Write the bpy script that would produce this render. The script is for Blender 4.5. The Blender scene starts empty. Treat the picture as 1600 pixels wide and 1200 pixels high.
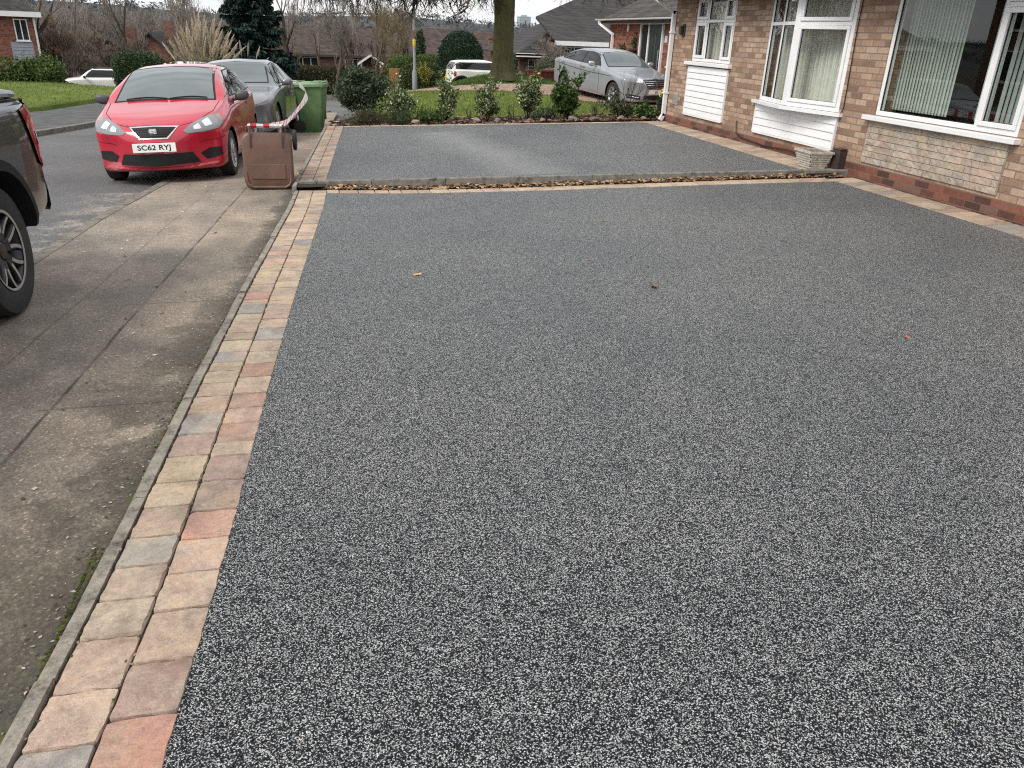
import bpy, bmesh, math, random
import numpy as np
from mathutils import Vector, Matrix
from mathutils.bvhtree import BVHTree
R_ = math.radians
scene = bpy.context.scene
COL = scene.collection

# ------------------------------------------------------------------ camera
cam_data = bpy.data.cameras.new('camera')
cam = bpy.data.objects.new('camera', cam_data)
COL.objects.link(cam)
cam_data.sensor_width = 36.0
cam_data.lens = 36.0 * 1202.0 / 1600.0
cam_data.clip_end = 3000.0
cam_data.clip_start = 0.05
_R = ((0.97625761, -0.05750899, 0.20883918),
      (-0.21377527, -0.4113331, 0.88606163),
      (0.03494596, -0.90966906, -0.41386107))
_m = Matrix.Identity(4)
for i in range(3):
    _m[i][0] = _R[i][0]; _m[i][1] = -_R[i][1]; _m[i][2] = -_R[i][2]
_m[2][3] = 1.5
cam.matrix_world = _m
scene.camera = cam

# ------------------------------------------------------------------ sky, sun, exposure
SUN_EL, SUN_AZ = R_(46), R_(-118)          # azimuth from +Y, negative is to the left
world = bpy.data.worlds.new("World"); scene.world = world; world.use_nodes = True
wn = world.node_tree.nodes; wl = world.node_tree.links
wn.clear()
wo = wn.new('ShaderNodeOutputWorld'); bg = wn.new('ShaderNodeBackground')
sky = wn.new('ShaderNodeTexSky'); sky.sky_type = 'NISHITA'; sky.sun_disc = False
sky.sun_elevation = SUN_EL; sky.sun_rotation = SUN_AZ
sky.air_density = 1.0; sky.dust_density = 2.0; sky.ozone_density = 1.0
tc = wn.new('ShaderNodeTexCoord')
mp = wn.new('ShaderNodeMapping'); mp.inputs['Scale'].default_value = (1.0, 1.0, 4.5)
nz = wn.new('ShaderNodeTexNoise'); nz.inputs['Scale'].default_value = 2.6
nz.inputs['Detail'].default_value = 6; nz.inputs['Roughness'].default_value = 0.55
cr = wn.new('ShaderNodeValToRGB')
cr.color_ramp.elements[0].position = 0.36; cr.color_ramp.elements[0].color = (3.9, 4.1, 4.45, 1)
cr.color_ramp.elements[1].position = 0.62; cr.color_ramp.elements[1].color = (7.0, 6.95, 6.85, 1)
mx = wn.new('ShaderNodeMixRGB'); mx.inputs[0].default_value = 0.86
wl.new(tc.outputs['Generated'], mp.inputs[0]); wl.new(mp.outputs[0], nz.inputs['Vector'])
wl.new(nz.outputs[0], cr.inputs[0]); wl.new(sky.outputs[0], mx.inputs[1]); wl.new(cr.outputs[0], mx.inputs[2])
wl.new(mx.outputs[0], bg.inputs[0]); wl.new(bg.outputs[0], wo.inputs[0])
bg.inputs[1].default_value = 0.12
sun_d = bpy.data.lights.new('sun', 'SUN'); sun_d.energy = 1.5; sun_d.angle = R_(24); sun_d.color = (1.0, 0.95, 0.87)
sun = bpy.data.objects.new('sun', sun_d); COL.objects.link(sun)
_sd = Vector((math.sin(SUN_AZ) * math.cos(SUN_EL), math.cos(SUN_AZ) * math.cos(SUN_EL), math.sin(SUN_EL)))
sun.rotation_euler = _sd.to_track_quat('Z', 'Y').to_euler(); sun.location = (0, 0, 30)
scene.view_settings.view_transform = 'Standard'; scene.view_settings.look = 'None'
scene.view_settings.exposure = 0.88; scene.view_settings.gamma = 1.0
scene.cycles.use_denoising = False; scene.cycles.sample_clamp_indirect = 2.5; scene.cycles.blur_glossy = 1.0; scene.cycles.pixel_filter_type = 'BLACKMAN_HARRIS'; scene.cycles.filter_width = 1.15
scene.cycles.max_bounces = 6; scene.cycles.diffuse_bounces = 3; scene.cycles.glossy_bounces = 3
scene.cycles.transparent_max_bounces = 12
scene.cycles.caustics_reflective = False; scene.cycles.caustics_refractive = False

# ------------------------------------------------------------------ helpers
def tag(o, label=None, cat=None, group=None, kind=None):
    if label: o['label'] = label
    if cat: o['category'] = cat
    if group: o['group'] = group
    if kind: o['kind'] = kind
    return o

def empty(name, loc, label, cat, rz=0.0, group=None, rx=0.0, ry=0.0):
    o = bpy.data.objects.new(name, None); COL.objects.link(o)
    o.location = loc; o.rotation_euler = (rx, ry, rz); o.empty_display_size = 0.2
    return tag(o, label, cat, group)

class MB:
    """collects geometry for ONE mesh object"""
    def __init__(self): self.v = []; self.f = []; self.mi = []; self.c = []; self.col = (1, 1, 1)
    def add(self, vs, fs, mi=0):
        b = len(self.v)
        self.v.extend(tuple(map(float, p)) for p in vs); self.c.extend([self.col] * len(vs))
        for f in fs: self.f.append(tuple(b + i for i in f)); self.mi.append(mi)
    def box(self, x0, x1, y0, y1, z0, z1, mi=0, xf=None):
        vs = [(x, y, z) for z in (z0, z1) for y in (y0, y1) for x in (x0, x1)]
        if xf is not None: vs = [tuple(xf @ Vector(p)) for p in vs]
        self.add(vs, [(0, 2, 3, 1), (4, 5, 7, 6), (0, 1, 5, 4), (2, 6, 7, 3), (0, 4, 6, 2), (1, 3, 7, 5)], mi)
    def cbox(self, x0, x1, y0, y1, z0, z1, b=0.005, mi=0, xf=None):
        """box with chamfered edges"""
        vs = []; 
        def P(sx, sy, sz):
            x = (x0, x1)[sx]; y = (y0, y1)[sy]; z = (z0, z1)[sz]
            dx = b if sx == 0 else -b; dy = b if sy == 0 else -b; dz = b if sz == 0 else -b
            return [(x, y + dy, z + dz), (x + dx, y, z + dz), (x + dx, y + dy, z)]
        idx = {}
        for sx in (0, 1):
            for sy in (0, 1):
                for sz in (0, 1):
                    for k, p in enumerate(P(sx, sy, sz)): idx[(sx, sy, sz, k)] = len(vs); vs.append(p)
        g = lambda *a: idx[a]
        fs = []
        for s in (0, 1):
            q = [g(s, 0, 0, 0), g(s, 1, 0, 0), g(s, 1, 1, 0), g(s, 0, 1, 0)]; fs.append(q if s else q[::-1])
            q = [g(0, s, 0, 1), g(0, s, 1, 1), g(1, s, 1, 1), g(1, s, 0, 1)]; fs.append(q if s else q[::-1])
            q = [g(0, 0, s, 2), g(1, 0, s, 2), g(1, 1, s, 2), g(0, 1, s, 2)]; fs.append(q if s else q[::-1])
        for a in (0, 1):
            for c in (0, 1):
                fs.append([g(a, c, 0, 0), g(a, c, 1, 0), g(a, c, 1, 1), g(a, c, 0, 1)])
                fs.append([g(a, 0, c, 0), g(a, 1, c, 0), g(a, 1, c, 2), g(a, 0, c, 2)])
                fs.append([g(0, a, c, 1), g(1, a, c, 1), g(1, a, c, 2), g(0, a, c, 2)])
                for d in (0, 1): fs.append([g(a, c, d, 0), g(a, c, d, 1), g(a, c, d, 2)])
        if xf is not None: vs = [tuple(xf @ Vector(p)) for p in vs]
        self.add(vs, fs, mi)
    def grid(self, fn, nu, nv, mi=0, flip=False):
        vs = [fn(i / nu, j / nv) for j in range(nv + 1) for i in range(nu + 1)]
        w = nu + 1
        fs = [(j * w + i, j * w + i + 1, (j + 1) * w + i + 1, (j + 1) * w + i) for j in range(nv) for i in range(nu)]
        if flip: fs = [f[::-1] for f in fs]
        self.add(vs, fs, mi)
    def tube(self, pts, r, n=8, mi=0, caps=True, flat=1.0):
        pts = [Vector(p) for p in pts]; k = len(pts)
        rs = r if isinstance(r, (list, tuple)) else [r] * k
        vs = []; up = Vector((0, 0, 1)); prev = None
        for i, p in enumerate(pts):
            d = (pts[min(i + 1, k - 1)] - pts[max(i - 1, 0)]).normalized()
            if prev is None:
                a = d.orthogonal().normalized() if abs(d.dot(up)) > .95 else d.cross(up).normalized()
            else:
                a = (prev - d * prev.dot(d)).normalized()
            prev = a; b = d.cross(a)
            for j in range(n):
                t = 2 * math.pi * j / n
                vs.append(p + (a * math.cos(t) + b * math.sin(t) * flat) * rs[i])
        fs = [(i * n + j, i * n + (j + 1) % n, (i + 1) * n + (j + 1) % n, (i + 1) * n + j) for i in range(k - 1) for j in range(n)]
        if caps: fs += [tuple(range(n))[::-1], tuple((k - 1) * n + j for j in range(n))]
        self.add(vs, fs, mi)
    def lathe(self, prof, n=32, axis='Z', xf=None, mi=0, closed=False):
        """prof: (radius, along)"""
        vs = []
        for j in range(n):
            t = 2 * math.pi * j / n
            for r, h in prof:
                p = (r * math.cos(t), r * math.sin(t), h) if axis == 'Z' else (h, r * math.cos(t), r * math.sin(t))
                vs.append(tuple(xf @ Vector(p)) if xf is not None else p)
        m = len(prof); fs = []
        for j in range(n):
            k = (j + 1) % n
            for i in range(m - (0 if closed else 1)):
                i2 = (i + 1) % m
                fs.append((j * m + i, k * m + i, k * m + i2, j * m + i2))
        self.add(vs, fs, mi)
    def prism(self, poly, z0, z1, mi=0, xf=None):
        n = len(poly)
        vs = [(x, y, z0) for x, y in poly] + [(x, y, z1) for x, y in poly]
        if xf is not None: vs = [tuple(xf @ Vector(p)) for p in vs]
        fs = [tuple(range(n))[::-1], tuple(range(n, 2 * n))] + [(i, (i + 1) % n, n + (i + 1) % n, n + i) for i in range(n)]
        self.add(vs, fs, mi)
    def build(self, name, mats, parent=None, loc=(0, 0, 0), smooth=False, world=False, angle=40, colors=False, bevel=0, recalc=False):
        me = bpy.data.meshes.new(name)
        off = Vector((0, 0, 0))
        if world and parent is not None: off = Vector(parent.location)
        vs = np.array(self.v, dtype=float).reshape(-1, 3) - np.array(off)
        me.from_pydata(vs.tolist(), [], self.f)
        if not isinstance(mats, (list, tuple)): mats = [mats]
        for m in mats: me.materials.append(m)
        if len(mats) > 1: me.polygons.foreach_set('material_index', self.mi)
        if colors:
            ca = me.color_attributes.new('tint', 'FLOAT_COLOR', 'POINT')
            arr = np.ones((len(self.v), 4)); arr[:, :3] = np.array(self.c); ca.data.foreach_set('color', arr.ravel())
        me.update()
        if recalc:
            b = bmesh.new(); b.from_mesh(me); bmesh.ops.recalc_face_normals(b, faces=b.faces); b.to_mesh(me); b.free()
        if smooth:
            me.polygons.foreach_set('use_smooth', [True] * len(me.polygons))
            if angle < 180: me.set_sharp_from_angle(angle=R_(angle))
        o = bpy.data.objects.new(name, me); COL.objects.link(o); o.location = loc
        if parent is not None: o.parent = parent
        if bevel:
            mo = o.modifiers.new('bevel', 'BEVEL'); mo.width = bevel; mo.segments = 2; mo.limit_method = 'ANGLE'; mo.angle_limit = R_(40)
        return o

def fast_mesh(name, verts, faces_n, mats, parent=None, loc=(0, 0, 0), per=4, smooth=False, mi=None):
    """numpy verts (N*per,3): faces are consecutive groups of `per` verts, or faces_n is an index array (F,per)"""
    me = bpy.data.meshes.new(name)
    verts = np.asarray(verts, dtype=np.float32).reshape(-1, 3)
    if faces_n is None: faces_n = np.arange(len(verts), dtype=np.int32).reshape(-1, per)
    F = len(faces_n); per = faces_n.shape[1]
    me.vertices.add(len(verts)); me.vertices.foreach_set('co', verts.ravel())
    me.loops.add(F * per); me.loops.foreach_set('vertex_index', faces_n.astype(np.int32).ravel())
    me.polygons.add(F)
    me.polygons.foreach_set('loop_start', np.arange(F, dtype=np.int32) * per)
    me.polygons.foreach_set('loop_total', np.full(F, per, dtype=np.int32))
    if not isinstance(mats, (list, tuple)): mats = [mats]
    for m in mats: me.materials.append(m)
    if mi is not None: me.polygons.foreach_set('material_index', np.asarray(mi, dtype=np.int32))
    if smooth: me.polygons.foreach_set('use_smooth', np.ones(F, dtype=bool))
    me.update(calc_edges=True); me.validate()
    o = bpy.data.objects.new(name, me); COL.objects.link(o); o.location = loc
    if parent is not None: o.parent = parent
    return o

# ------------------------------------------------------------------ materials
class NT:
    def __init__(self, name):
        self.m = bpy.data.materials.new(name); self.m.use_nodes = True
        self.n = self.m.node_tree.nodes; self.l = self.m.node_tree.links
        self.p = self.n['Principled BSDF']; self.out = self.n['Material Output']
    def new(self, t, **kw):
        nd = self.n.new(t)
        for k, v in kw.items():
            if k.startswith('i_'):
                key = k[2:]; key = int(key) if key.isdigit() else key.replace('_', ' ')
                nd.inputs[key].default_value = v
            else: setattr(nd, k, v)
        return nd
    def link(self, a, b): self.l.new(a, b)
    def pos(self): 
        return self.new('ShaderNodeNewGeometry').outputs['Position']
    def objc(self): return self.new('ShaderNodeTexCoord').outputs['Object']
    def noise(self, vec, scale, detail=4, rough=.55, dist=0.0):
        nd = self.new('ShaderNodeTexNoise'); nd.inputs['Scale'].default_value = scale; nd.inputs['Detail'].default_value = detail
        nd.inputs['Roughness'].default_value = rough; nd.inputs['Distortion'].default_value = dist
        self.link(vec, nd.inputs['Vector']); return nd.outputs[0]
    def ramp(self, fac, stops, const=False):
        nd = self.new('ShaderNodeValToRGB'); cr = nd.color_ramp
        if const: cr.interpolation = 'CONSTANT'
        while len(cr.elements) < len(stops): cr.elements.new(0.5)
        for e, (p, c) in zip(cr.elements, stops):
            e.position = p; e.color = tuple(c) + (1,) if len(c) == 3 else c
        self.link(fac, nd.inputs[0]); return nd.outputs[0]
    def mix(self, fac, a, b, blend='MIX'):
        nd = self.new('ShaderNodeMixRGB', blend_type=blend)
        for i, x in enumerate((fac, a, b)):
            if isinstance(x, (int, float)): nd.inputs[i].default_value = x
            elif isinstance(x, tuple): nd.inputs[i].default_value = x + (1,) if len(x) == 3 else x
            else: self.link(x, nd.inputs[i])
        return nd.outputs[0]
    def math(self, op, a, b=None, c=None, clamp=False):
        nd = self.new('ShaderNodeMath', operation=op, use_clamp=clamp)
        for i, x in enumerate((a, b, c)):
            if x is None: continue
            if isinstance(x, (int, float)): nd.inputs[i].default_value = x
            else: self.link(x, nd.inputs[i])
        return nd.outputs[0]
    def sep(self, v):
        nd = self.new('ShaderNodeSeparateXYZ'); self.link(v, nd.inputs[0]); return nd.outputs
    def comb(self, x, y, z):
        nd = self.new('ShaderNodeCombineXYZ')
        for i, a in enumerate((x, y, z)):
            if isinstance(a, (int, float)): nd.inputs[i].default_value = a
            else: self.link(a, nd.inputs[i])
        return nd.outputs[0]
    def bump(self, h, strength=.3, dist=.01):
        nd = self.new('ShaderNodeBump'); nd.inputs['Strength'].default_value = strength; nd.inputs['Distance'].default_value = dist
        self.link(h, nd.inputs['Height']); self.link(nd.outputs[0], self.p.inputs['Normal'])
    def base(self, c):
        if isinstance(c, tuple): self.p.inputs['Base Color'].default_value = c + (1,)
        else: self.link(c, self.p.inputs['Base Color'])
    def set(self, rough=None, metal=None, spec=None, coat=None, ior=None, coat_rough=None):
        P = self.p.inputs
        if rough is not None: P['Roughness'].default_value = rough
        if metal is not None: P['Metallic'].default_value = metal
        if spec is not None: P['Specular IOR Level'].default_value = spec
        if coat is not None: P['Coat Weight'].default_value = coat
        if coat_rough is not None: P['Coat Roughness'].default_value = coat_rough
        if ior is not None: P['IOR'].default_value = ior
        return self

def simple(name, col, rough=.6, metal=0, spec=.5, var=.25, scale=6, bump=0, bscale=None, coat=None, detail=4):
    t = NT(name); v = t.objc()
    n = t.noise(v, scale, detail)
    lo = tuple(c * (1 - var) for c in col); hi = tuple(min(1, c * (1 + var)) for c in col)
    t.base(t.ramp(n, [(.3, lo), (.7, hi)])); t.set(rough, metal, spec, coat)
    if bump: t.bump(t.noise(v, bscale or scale * 4, 4), bump, .01)
    return t.m

def leafmat(name, cols, rough=.55, transl=.25, spec=.3):
    """each leaf (mesh island) picks its own colour"""
    t = NT(name); g = t.new('ShaderNodeNewGeometry')
    k = len(cols)
    c = t.ramp(g.outputs['Random Per Island'], [((i + .0) / k, cc) for i, cc in enumerate(cols)], const=True)
    t.base(c); t.set(rough, 0, spec)
    if transl:
        tr = t.new('ShaderNodeBsdfTranslucent'); t.link(c, tr.inputs[0])
        ms = t.new('ShaderNodeMixShader'); ms.inputs[0].default_value = transl
        t.link(t.p.outputs[0], ms.inputs[1]); t.link(tr.outputs[0], ms.inputs[2]); t.link(ms.outputs[0], t.out.inputs[0])
    return t.m

def brickmat(name, stops, mortar, bw=.225, bh=.075, ms=.010, rough=.85, bump=.6, off=.5, xoff=0., zoff=0., mottled=.35):
    t = NT(name); p = t.pos(); s = t.sep(p)
    u = t.math('ADD', t.math('ADD', s[0], s[1]), xoff); w = t.math('ADD', s[2], zoff)
    vec = t.comb(u, w, 0.0)
    b = t.new('ShaderNodeTexBrick', offset=off, squash=1.0); t.link(vec, b.inputs['Vector'])
    for k, v in {'Scale': 1.0, 'Mortar Size': ms / 2, 'Mortar Smooth': .25, 'Bias': 0.0, 'Brick Width': bw, 'Row Height': bh}.items():
        b.inputs[k].default_value = v
    b.inputs['Color1'].default_value = (0, 0, 0, 1); b.inputs['Color2'].default_value = (1, 1, 1, 1); b.inputs['Mortar'].default_value = (.5, .5, .5, 1)
    c = t.ramp(b.outputs['Color'], stops)
    n = t.noise(p, 22, 5, .65)
    c = t.mix(mottled, c, t.ramp(n, [(.3, (.35, .33, .33)), (.7, (1.35, 1.3, 1.25))]), 'MULTIPLY')
    n2 = t.noise(p, 1.3, 3)
    c = t.mix(.35, c, t.ramp(n2, [(.3, (.7, .7, .72)), (.7, (1.15, 1.12, 1.1))]), 'MULTIPLY')
    mo = t.mix(.5, mortar, t.ramp(t.noise(p, 60, 3), [(.3, tuple(x * .7 for x in mortar)), (.7, tuple(min(1, x * 1.25) for x in mortar))]))
    c = t.mix(b.outputs['Fac'], c, mo)
    t.base(c); t.set(rough, 0, .25)
    h = t.math('ADD', t.math('MULTIPLY', b.outputs['Fac'], -1.0), t.math('MULTIPLY', t.noise(p, 70, 4), .5))
    t.bump(h, bump, .006)
    return t.m
# ------------------------------------------------------------------ terrain
_LY = [-12, 0, 10, 14.5, 17, 19, 22, 30, 33, 38, 50, 80, 130, 200]
_LZ = [.42, 0, -.35, -.47, -.53, -.6, -.68, -.85, -.97, -2.2, -2.9, -3.3, -5, -6]
_RY = [-12, 15, 20, 22.5, 25.5, 29, 32, 34, 38, 50, 80, 130, 200]
_RZ = [0, 0, -.18, -.23, -.12, -.14, -.36, -.52, -1.1, -1.9, -3.2, -5, -6]
def Lz(y): return float(np.interp(y, _LY, _LZ))
def Rz(y): return float(np.interp(y, _RY, _RZ))
def T(x, y):
    s = min(1, max(0, (x + .5) / 7.)); s = s * s * (3 - 2 * s)
    return Lz(y) * (1 - s) + Rz(y) * s
_EY = [-4, 0, 1.42, 1.96, 2.5, 3.6, 5.4, 8.8, 9.8, 17.3, 30]
_EX = [-.93, -.84, -.792, -.762, -.742, -.712, -.64, -.472, -.448, -.10, .5]
def Ex(y): return float(np.interp(y, _EY, _EX))            # outer edge of the paving border
_KY = [-8, 5, 6.9, 8.7, 11, 14, 18, 22, 26]
_KX = [-2.52, -2.48, -2.46, -2.43, -2.25, -2.02, -1.6, -.9, .2]
def Kx(y): return float(np.interp(y, _KY, _KX))            # kerb line between footway and road
WX = 6.43                                                   # house wall plane
BW = .335                                                   # two rows of setts
ROW_L, ROW_R = 9.72, 8.60                                   # near edge of the cross row of the near drive at the two sides
def rowy(x): return ROW_L + (ROW_R - ROW_L) * (x + .11) / 6.12
RIS = .41                                                   # riser stands this far behind the row edge
def risy(x): return rowy(x) + RIS
def z1(x, y):                                               # near drive surface
    e = Ex(y); s = min(1, max(0, (x - e) / (WX - e))); s = s * s * (2 - s) if s < 1 else 1
    return Lz(y) * (1 - s)
def fary(x): return 17.32 + (14.95 - 17.32) * (x + .1) / 6.53
def ktop(x): return -.282 + (.064 + .282) * min(1, max(0, (x + .47) / 6.6))
def z2(x, y):                                               # far drive surface
    s = min(1, max(0, (x + .3) / 6.7)); yr = risy(x); t = min(1, max(0, (y - yr) / (fary(x) - yr)))
    return (-.286 * (1 - s) + .056 * s) * (1 - t) + (-.41 * (1 - s) + .035 * s) * t

# --- materials of the ground
def m_resin():
    t = NT('resin_bound_stone'); p = t.pos()
    vo = t.new('ShaderNodeTexVoronoi'); vo.inputs['Scale'].default_value = 320; t.link(p, vo.inputs['Vector'])
    r = t.sep(vo.outputs['Color'])[0]
    c = t.ramp(r, [(0, (.008, .009, .012)), (.32, (.017, .019, .023)), (.52, (.042, .046, .052)), (.61, (.13, .135, .137)),
                   (.71, (.38, .39, .385)), (.87, (.63, .64, .615)), (.95, (.46, .435, .38))], const=True)
    edge = t.ramp(vo.outputs['Distance'], [(.30, (1, 1, 1)), (.62, (.22, .22, .24))])
    c = t.mix(.7, c, edge, 'MULTIPLY')
    big = t.noise(p, .45, 5, .6, .6)
    c = t.mix(.75, c, t.ramp(big, [(.28, (.72, .74, .78)), (.5, (1, 1, 1)), (.72, (1.22, 1.2, 1.15))]), 'MULTIPLY')
    s = t.sep(p); ax_ = t.math('ADD', t.math('SUBTRACT', s[0], 2.35), t.math('MULTIPLY', t.math('SUBTRACT', s[1], 12.0), .12)); wv = t.math('MULTIPLY', t.noise(p, 1.6, 4), .9)
    dust = t.math('SUBTRACT', 1.0, t.math('ABSOLUTE', t.math('ADD', t.math('MULTIPLY', ax_, 1.5), t.math('SUBTRACT', wv, .45))), clamp=True)
    dust = t.math('MULTIPLY', dust, t.math('MULTIPLY', t.math('GREATER_THAN', s[1], 9.9), t.math('LESS_THAN', s[1], 15.2)))
    c = t.mix(t.math('MULTIPLY', dust, .28), c, (.34, .34, .33))
    mid = t.noise(p, 30, 2, .5)
    c = t.mix(.35, c, t.ramp(mid, [(.3, (.6, .6, .62)), (.7, (1.3, 1.3, 1.28))]), 'MULTIPLY')
    t.base(c); t.set(.55, 0, .12); t.p.inputs['Sheen Weight'].default_value = .16; t.p.inputs['Sheen Roughness'].default_value = .28
    t.bump(t.math('MULTIPLY', vo.outputs['Distance'], -1.0), .35, .004)
    return t.m
def m_sett():
    t = NT('tumbled_sett'); p = t.pos()
    at = t.new('ShaderNodeAttribute'); at.attribute_name = 'tint'
    n1 = t.noise(p, 9, 5, .6, .5); n2 = t.noise(p, 48, 6, .7); n3 = t.noise(p, 240, 2)
    c = t.mix(.30, at.outputs['Color'], t.ramp(n1, [(.3, (.30, .22, .20)), (.5, (.38, .32, .26)), (.7, (.44, .38, .31))]))
    c = t.mix(.8, c, t.ramp(t.noise(p, 5, 5, .65, .8), [(.25, (.50, .45, .45)), (.48, (1, 1, 1)), (.72, (1.32, 1.2, 1.0))]), 'MULTIPLY')
    c = t.mix(t.math('MULTIPLY', t.ramp(t.noise(p, 3.3, 6, .7, 1.0), [(.5, (0, 0, 0)), (.66, (1, 1, 1))]), .55), c, (.19, .155, .12))
    vn = t.noise(p, 13, 4, .6, 2.5); vein = t.ramp(t.math('ABSOLUTE', t.math('SUBTRACT', vn, .5)), [(0, (1, 1, 1)), (.016, (0, 0, 0))])
    c = t.mix(t.math('MULTIPLY', t.math('MULTIPLY', vein, t.ramp(t.noise(p, 7, 3), [(.48, (0, 0, 0)), (.6, (1, 1, 1))])), .35), c, (.68, .62, .54))
    pit = t.ramp(t.noise(p, 95, 2), [(.27, (1, 1, 1)), (.33, (0, 0, 0))]); c = t.mix(t.math('MULTIPLY', pit, .5), c, (.12, .085, .06))
    c = t.mix(.6, c, t.ramp(n2, [(.3, (.62, .6, .58)), (.55, (1, 1, 1)), (.75, (1.3, 1.28, 1.24))]), 'MULTIPLY')
    c = t.mix(.35, c, t.ramp(n3, [(.35, (.6, .58, .56)), (.65, (1.3, 1.3, 1.28))]), 'MULTIPLY')
    t.base(c); t.set(.8, 0, .3)
    t.bump(t.math('ADD', n2, t.math('MULTIPLY', n3, .5)), .45, .006)
    return t.m
def m_footway():
    t = NT('old_tarmac_footway'); p = t.pos(); s = t.sep(p)
    wob = t.math('MULTIPLY', t.math('SUBTRACT', t.noise(p, 1.4, 3), .5), .05)
    fine = t.noise(p, 130, 3, .7); st = t.noise(p, 1.1, 5, .62); st2 = t.noise(p, 4.5, 5, .65)
    c = t.ramp(st, [(.24, (.145, .133, .118)), (.42, (.195, .176, .154)), (.56, (.265, .23, .196)), (.74, (.345, .294, .246))])
    side = t.math('GREATER_THAN', t.math('ADD', t.math('SUBTRACT', s[0], t.math('MULTIPLY', s[1], .035)), wob), -1.47)
    c = t.mix(side, t.mix(.6, c, (1.10, 1.04, .98), 'MULTIPLY'), t.mix(.6, c, (1.30, 1.18, 1.04), 'MULTIPLY'))
    c = t.mix(.55, c, t.ramp(st2, [(.3, (.62, .62, .64)), (.7, (1.3, 1.28, 1.24))]), 'MULTIPLY')
    vo = t.new('ShaderNodeTexVoronoi'); vo.inputs['Scale'].default_value = 115; t.link(p, vo.inputs['Vector'])
    chip = t.ramp(t.sep(vo.outputs['Color'])[1], [(0, (.55, .55, .55)), (.4, (.9, .9, .9)), (.75, (1.25, 1.22, 1.18)), (.962, (2.4, 2.3, 2.15))], const=True)
    c = t.mix(.55, c, chip, 'MULTIPLY')
    c = t.mix(.5, c, t.ramp(fine, [(.3, (.55, .55, .55)), (.7, (1.35, 1.35, 1.35))]), 'MULTIPLY')
    # old trench seams running along the street: x - .05 y = const
    u = t.math('ADD', t.math('SUBTRACT', s[0], t.math('MULTIPLY', s[1], .035)), wob)
    def band(x, c0, w):                              # 1 inside a thin band round c0
        d = t.math('ABSOLUTE', t.math('SUBTRACT', x, c0))
        return t.math('SUBTRACT', 1.0, t.math('SMOOTH_MIN', t.math('DIVIDE', d, w), 1.0, .3), clamp=True)
    seam = t.math('ADD', band(u, -1.47, .014), t.math('MULTIPLY', band(u, -1.90, .012), .5))
    brk = t.ramp(t.noise(p, 2.3, 2), [(.35, (.25, .25, .25)), (.6, (1, 1, 1))])
    seam = t.math('MULTIPLY', seam, brk)
    v = t.math('ADD', s[1], t.math('MULTIPLY', wob, 1.2))
    for y0, x0, x1 in ((3.55, -1.4, -.7), (5.25, -1.4, -.6), (7.55, -1.9, -.5), (8.45, -1.35, -.5), (12.4, -2, 0)):
        inx = t.math('MULTIPLY', t.math('GREATER_THAN', s[0], x0), t.math('LESS_THAN', s[0], x1))
        seam = t.math('MAXIMUM', seam, t.math('MULTIPLY', t.math('MULTIPLY', band(v, y0, .012), inx), .6))
    c = t.mix(t.math('MULTIPLY', seam, .95, clamp=True), c, (.026, .025, .02))
    # dirt, damp and moss that collect against the edging kerb
    ed = t.math('ADD', t.math('SUBTRACT', s[0], t.math('MULTIPLY', s[1], .043)), .885)   # 0 at the kerb, negative away
    n4 = t.noise(p, 1.9, 5, .6)
    near_ = t.math('SUBTRACT', 1.0, t.math('MULTIPLY', t.math('SUBTRACT', s[1], 2.2), .30), clamp=True); lim = t.math('MULTIPLY', t.math('SUBTRACT', n4, .34), t.math('ADD', t.math('MULTIPLY', near_, 2.0), .9))
    k = t.math('POWER', t.math('ADD', t.math('DIVIDE', ed, t.math('MAXIMUM', lim, .03)), 1.0, clamp=True), .6)
    k = t.math('MULTIPLY', k, t.math('LESS_THAN', s[1], 12.0))
    c = t.mix(t.math('MULTIPLY', k, .85), c, t.mix(.6, (.036, .036, .026), chip, 'MULTIPLY'))
    n5 = t.noise(p, 16, 4, .7)
    mk = t.math('MULTIPLY', t.math('GREATER_THAN', n5, .56), t.math('GREATER_THAN', ed, t.math('MULTIPLY', n4, -.11)))
    c = t.mix(t.math('MULTIPLY', mk, .75), c, (.075, .085, .018))
    t.base(c); t.set(.85, 0, .3)
    t.bump(t.math('ADD', fine, t.math('MULTIPLY', vo.outputs['Distance'], .6)), .5, .006)
    return t.m
def m_road():
    t = NT('road_asphalt'); p = t.pos(); s = t.sep(p)
    fine = t.noise(p, 110, 3, .7); st = t.noise(p, .7, 5, .6)
    c = t.ramp(st, [(.3, (.085, .085, .088)), (.7, (.135, .132, .13))])
    vo = t.new('ShaderNodeTexVoronoi'); vo.inputs['Scale'].default_value = 95; t.link(p, vo.inputs['Vector'])
    chip = t.ramp(t.sep(vo.outputs['Color'])[1], [(0, (.6, .6, .6)), (.5, (1, 1, 1)), (.8, (1.4, 1.4, 1.38)), (.965, (3.2, 3.1, 2.9))], const=True)
    c = t.mix(.6, c, chip, 'MULTIPLY')
    # pale grit washed against the kerb
    u = t.math('ADD', s[0], t.noise(p, 2.2, 5, .65))
    g = t.math('MULTIPLY', t.ramp(u, [(.0, (0, 0, 0)), (1, (1, 1, 1))]), 1.0)
    gx = t.math('SUBTRACT', s[0], -3.05)
    gk = t.math('MULTIPLY', t.math('MULTIPLY', gx, 1.5, clamp=True), t.ramp(t.noise(p, 3.4, 6, .7), [(.45, (0, 0, 0)), (.62, (1, 1, 1))]))
    gk = t.math('MULTIPLY', gk, t.math('LESS_THAN', s[1], 10.5))
    c = t.mix(t.math('MULTIPLY', gk, .95), c, t.mix(.7, (.36, .31, .26), chip, 'MULTIPLY'))
    t.base(c); t.set(.82, 0, .35); t.bump(fine, .4, .006)
    return t.m
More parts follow.
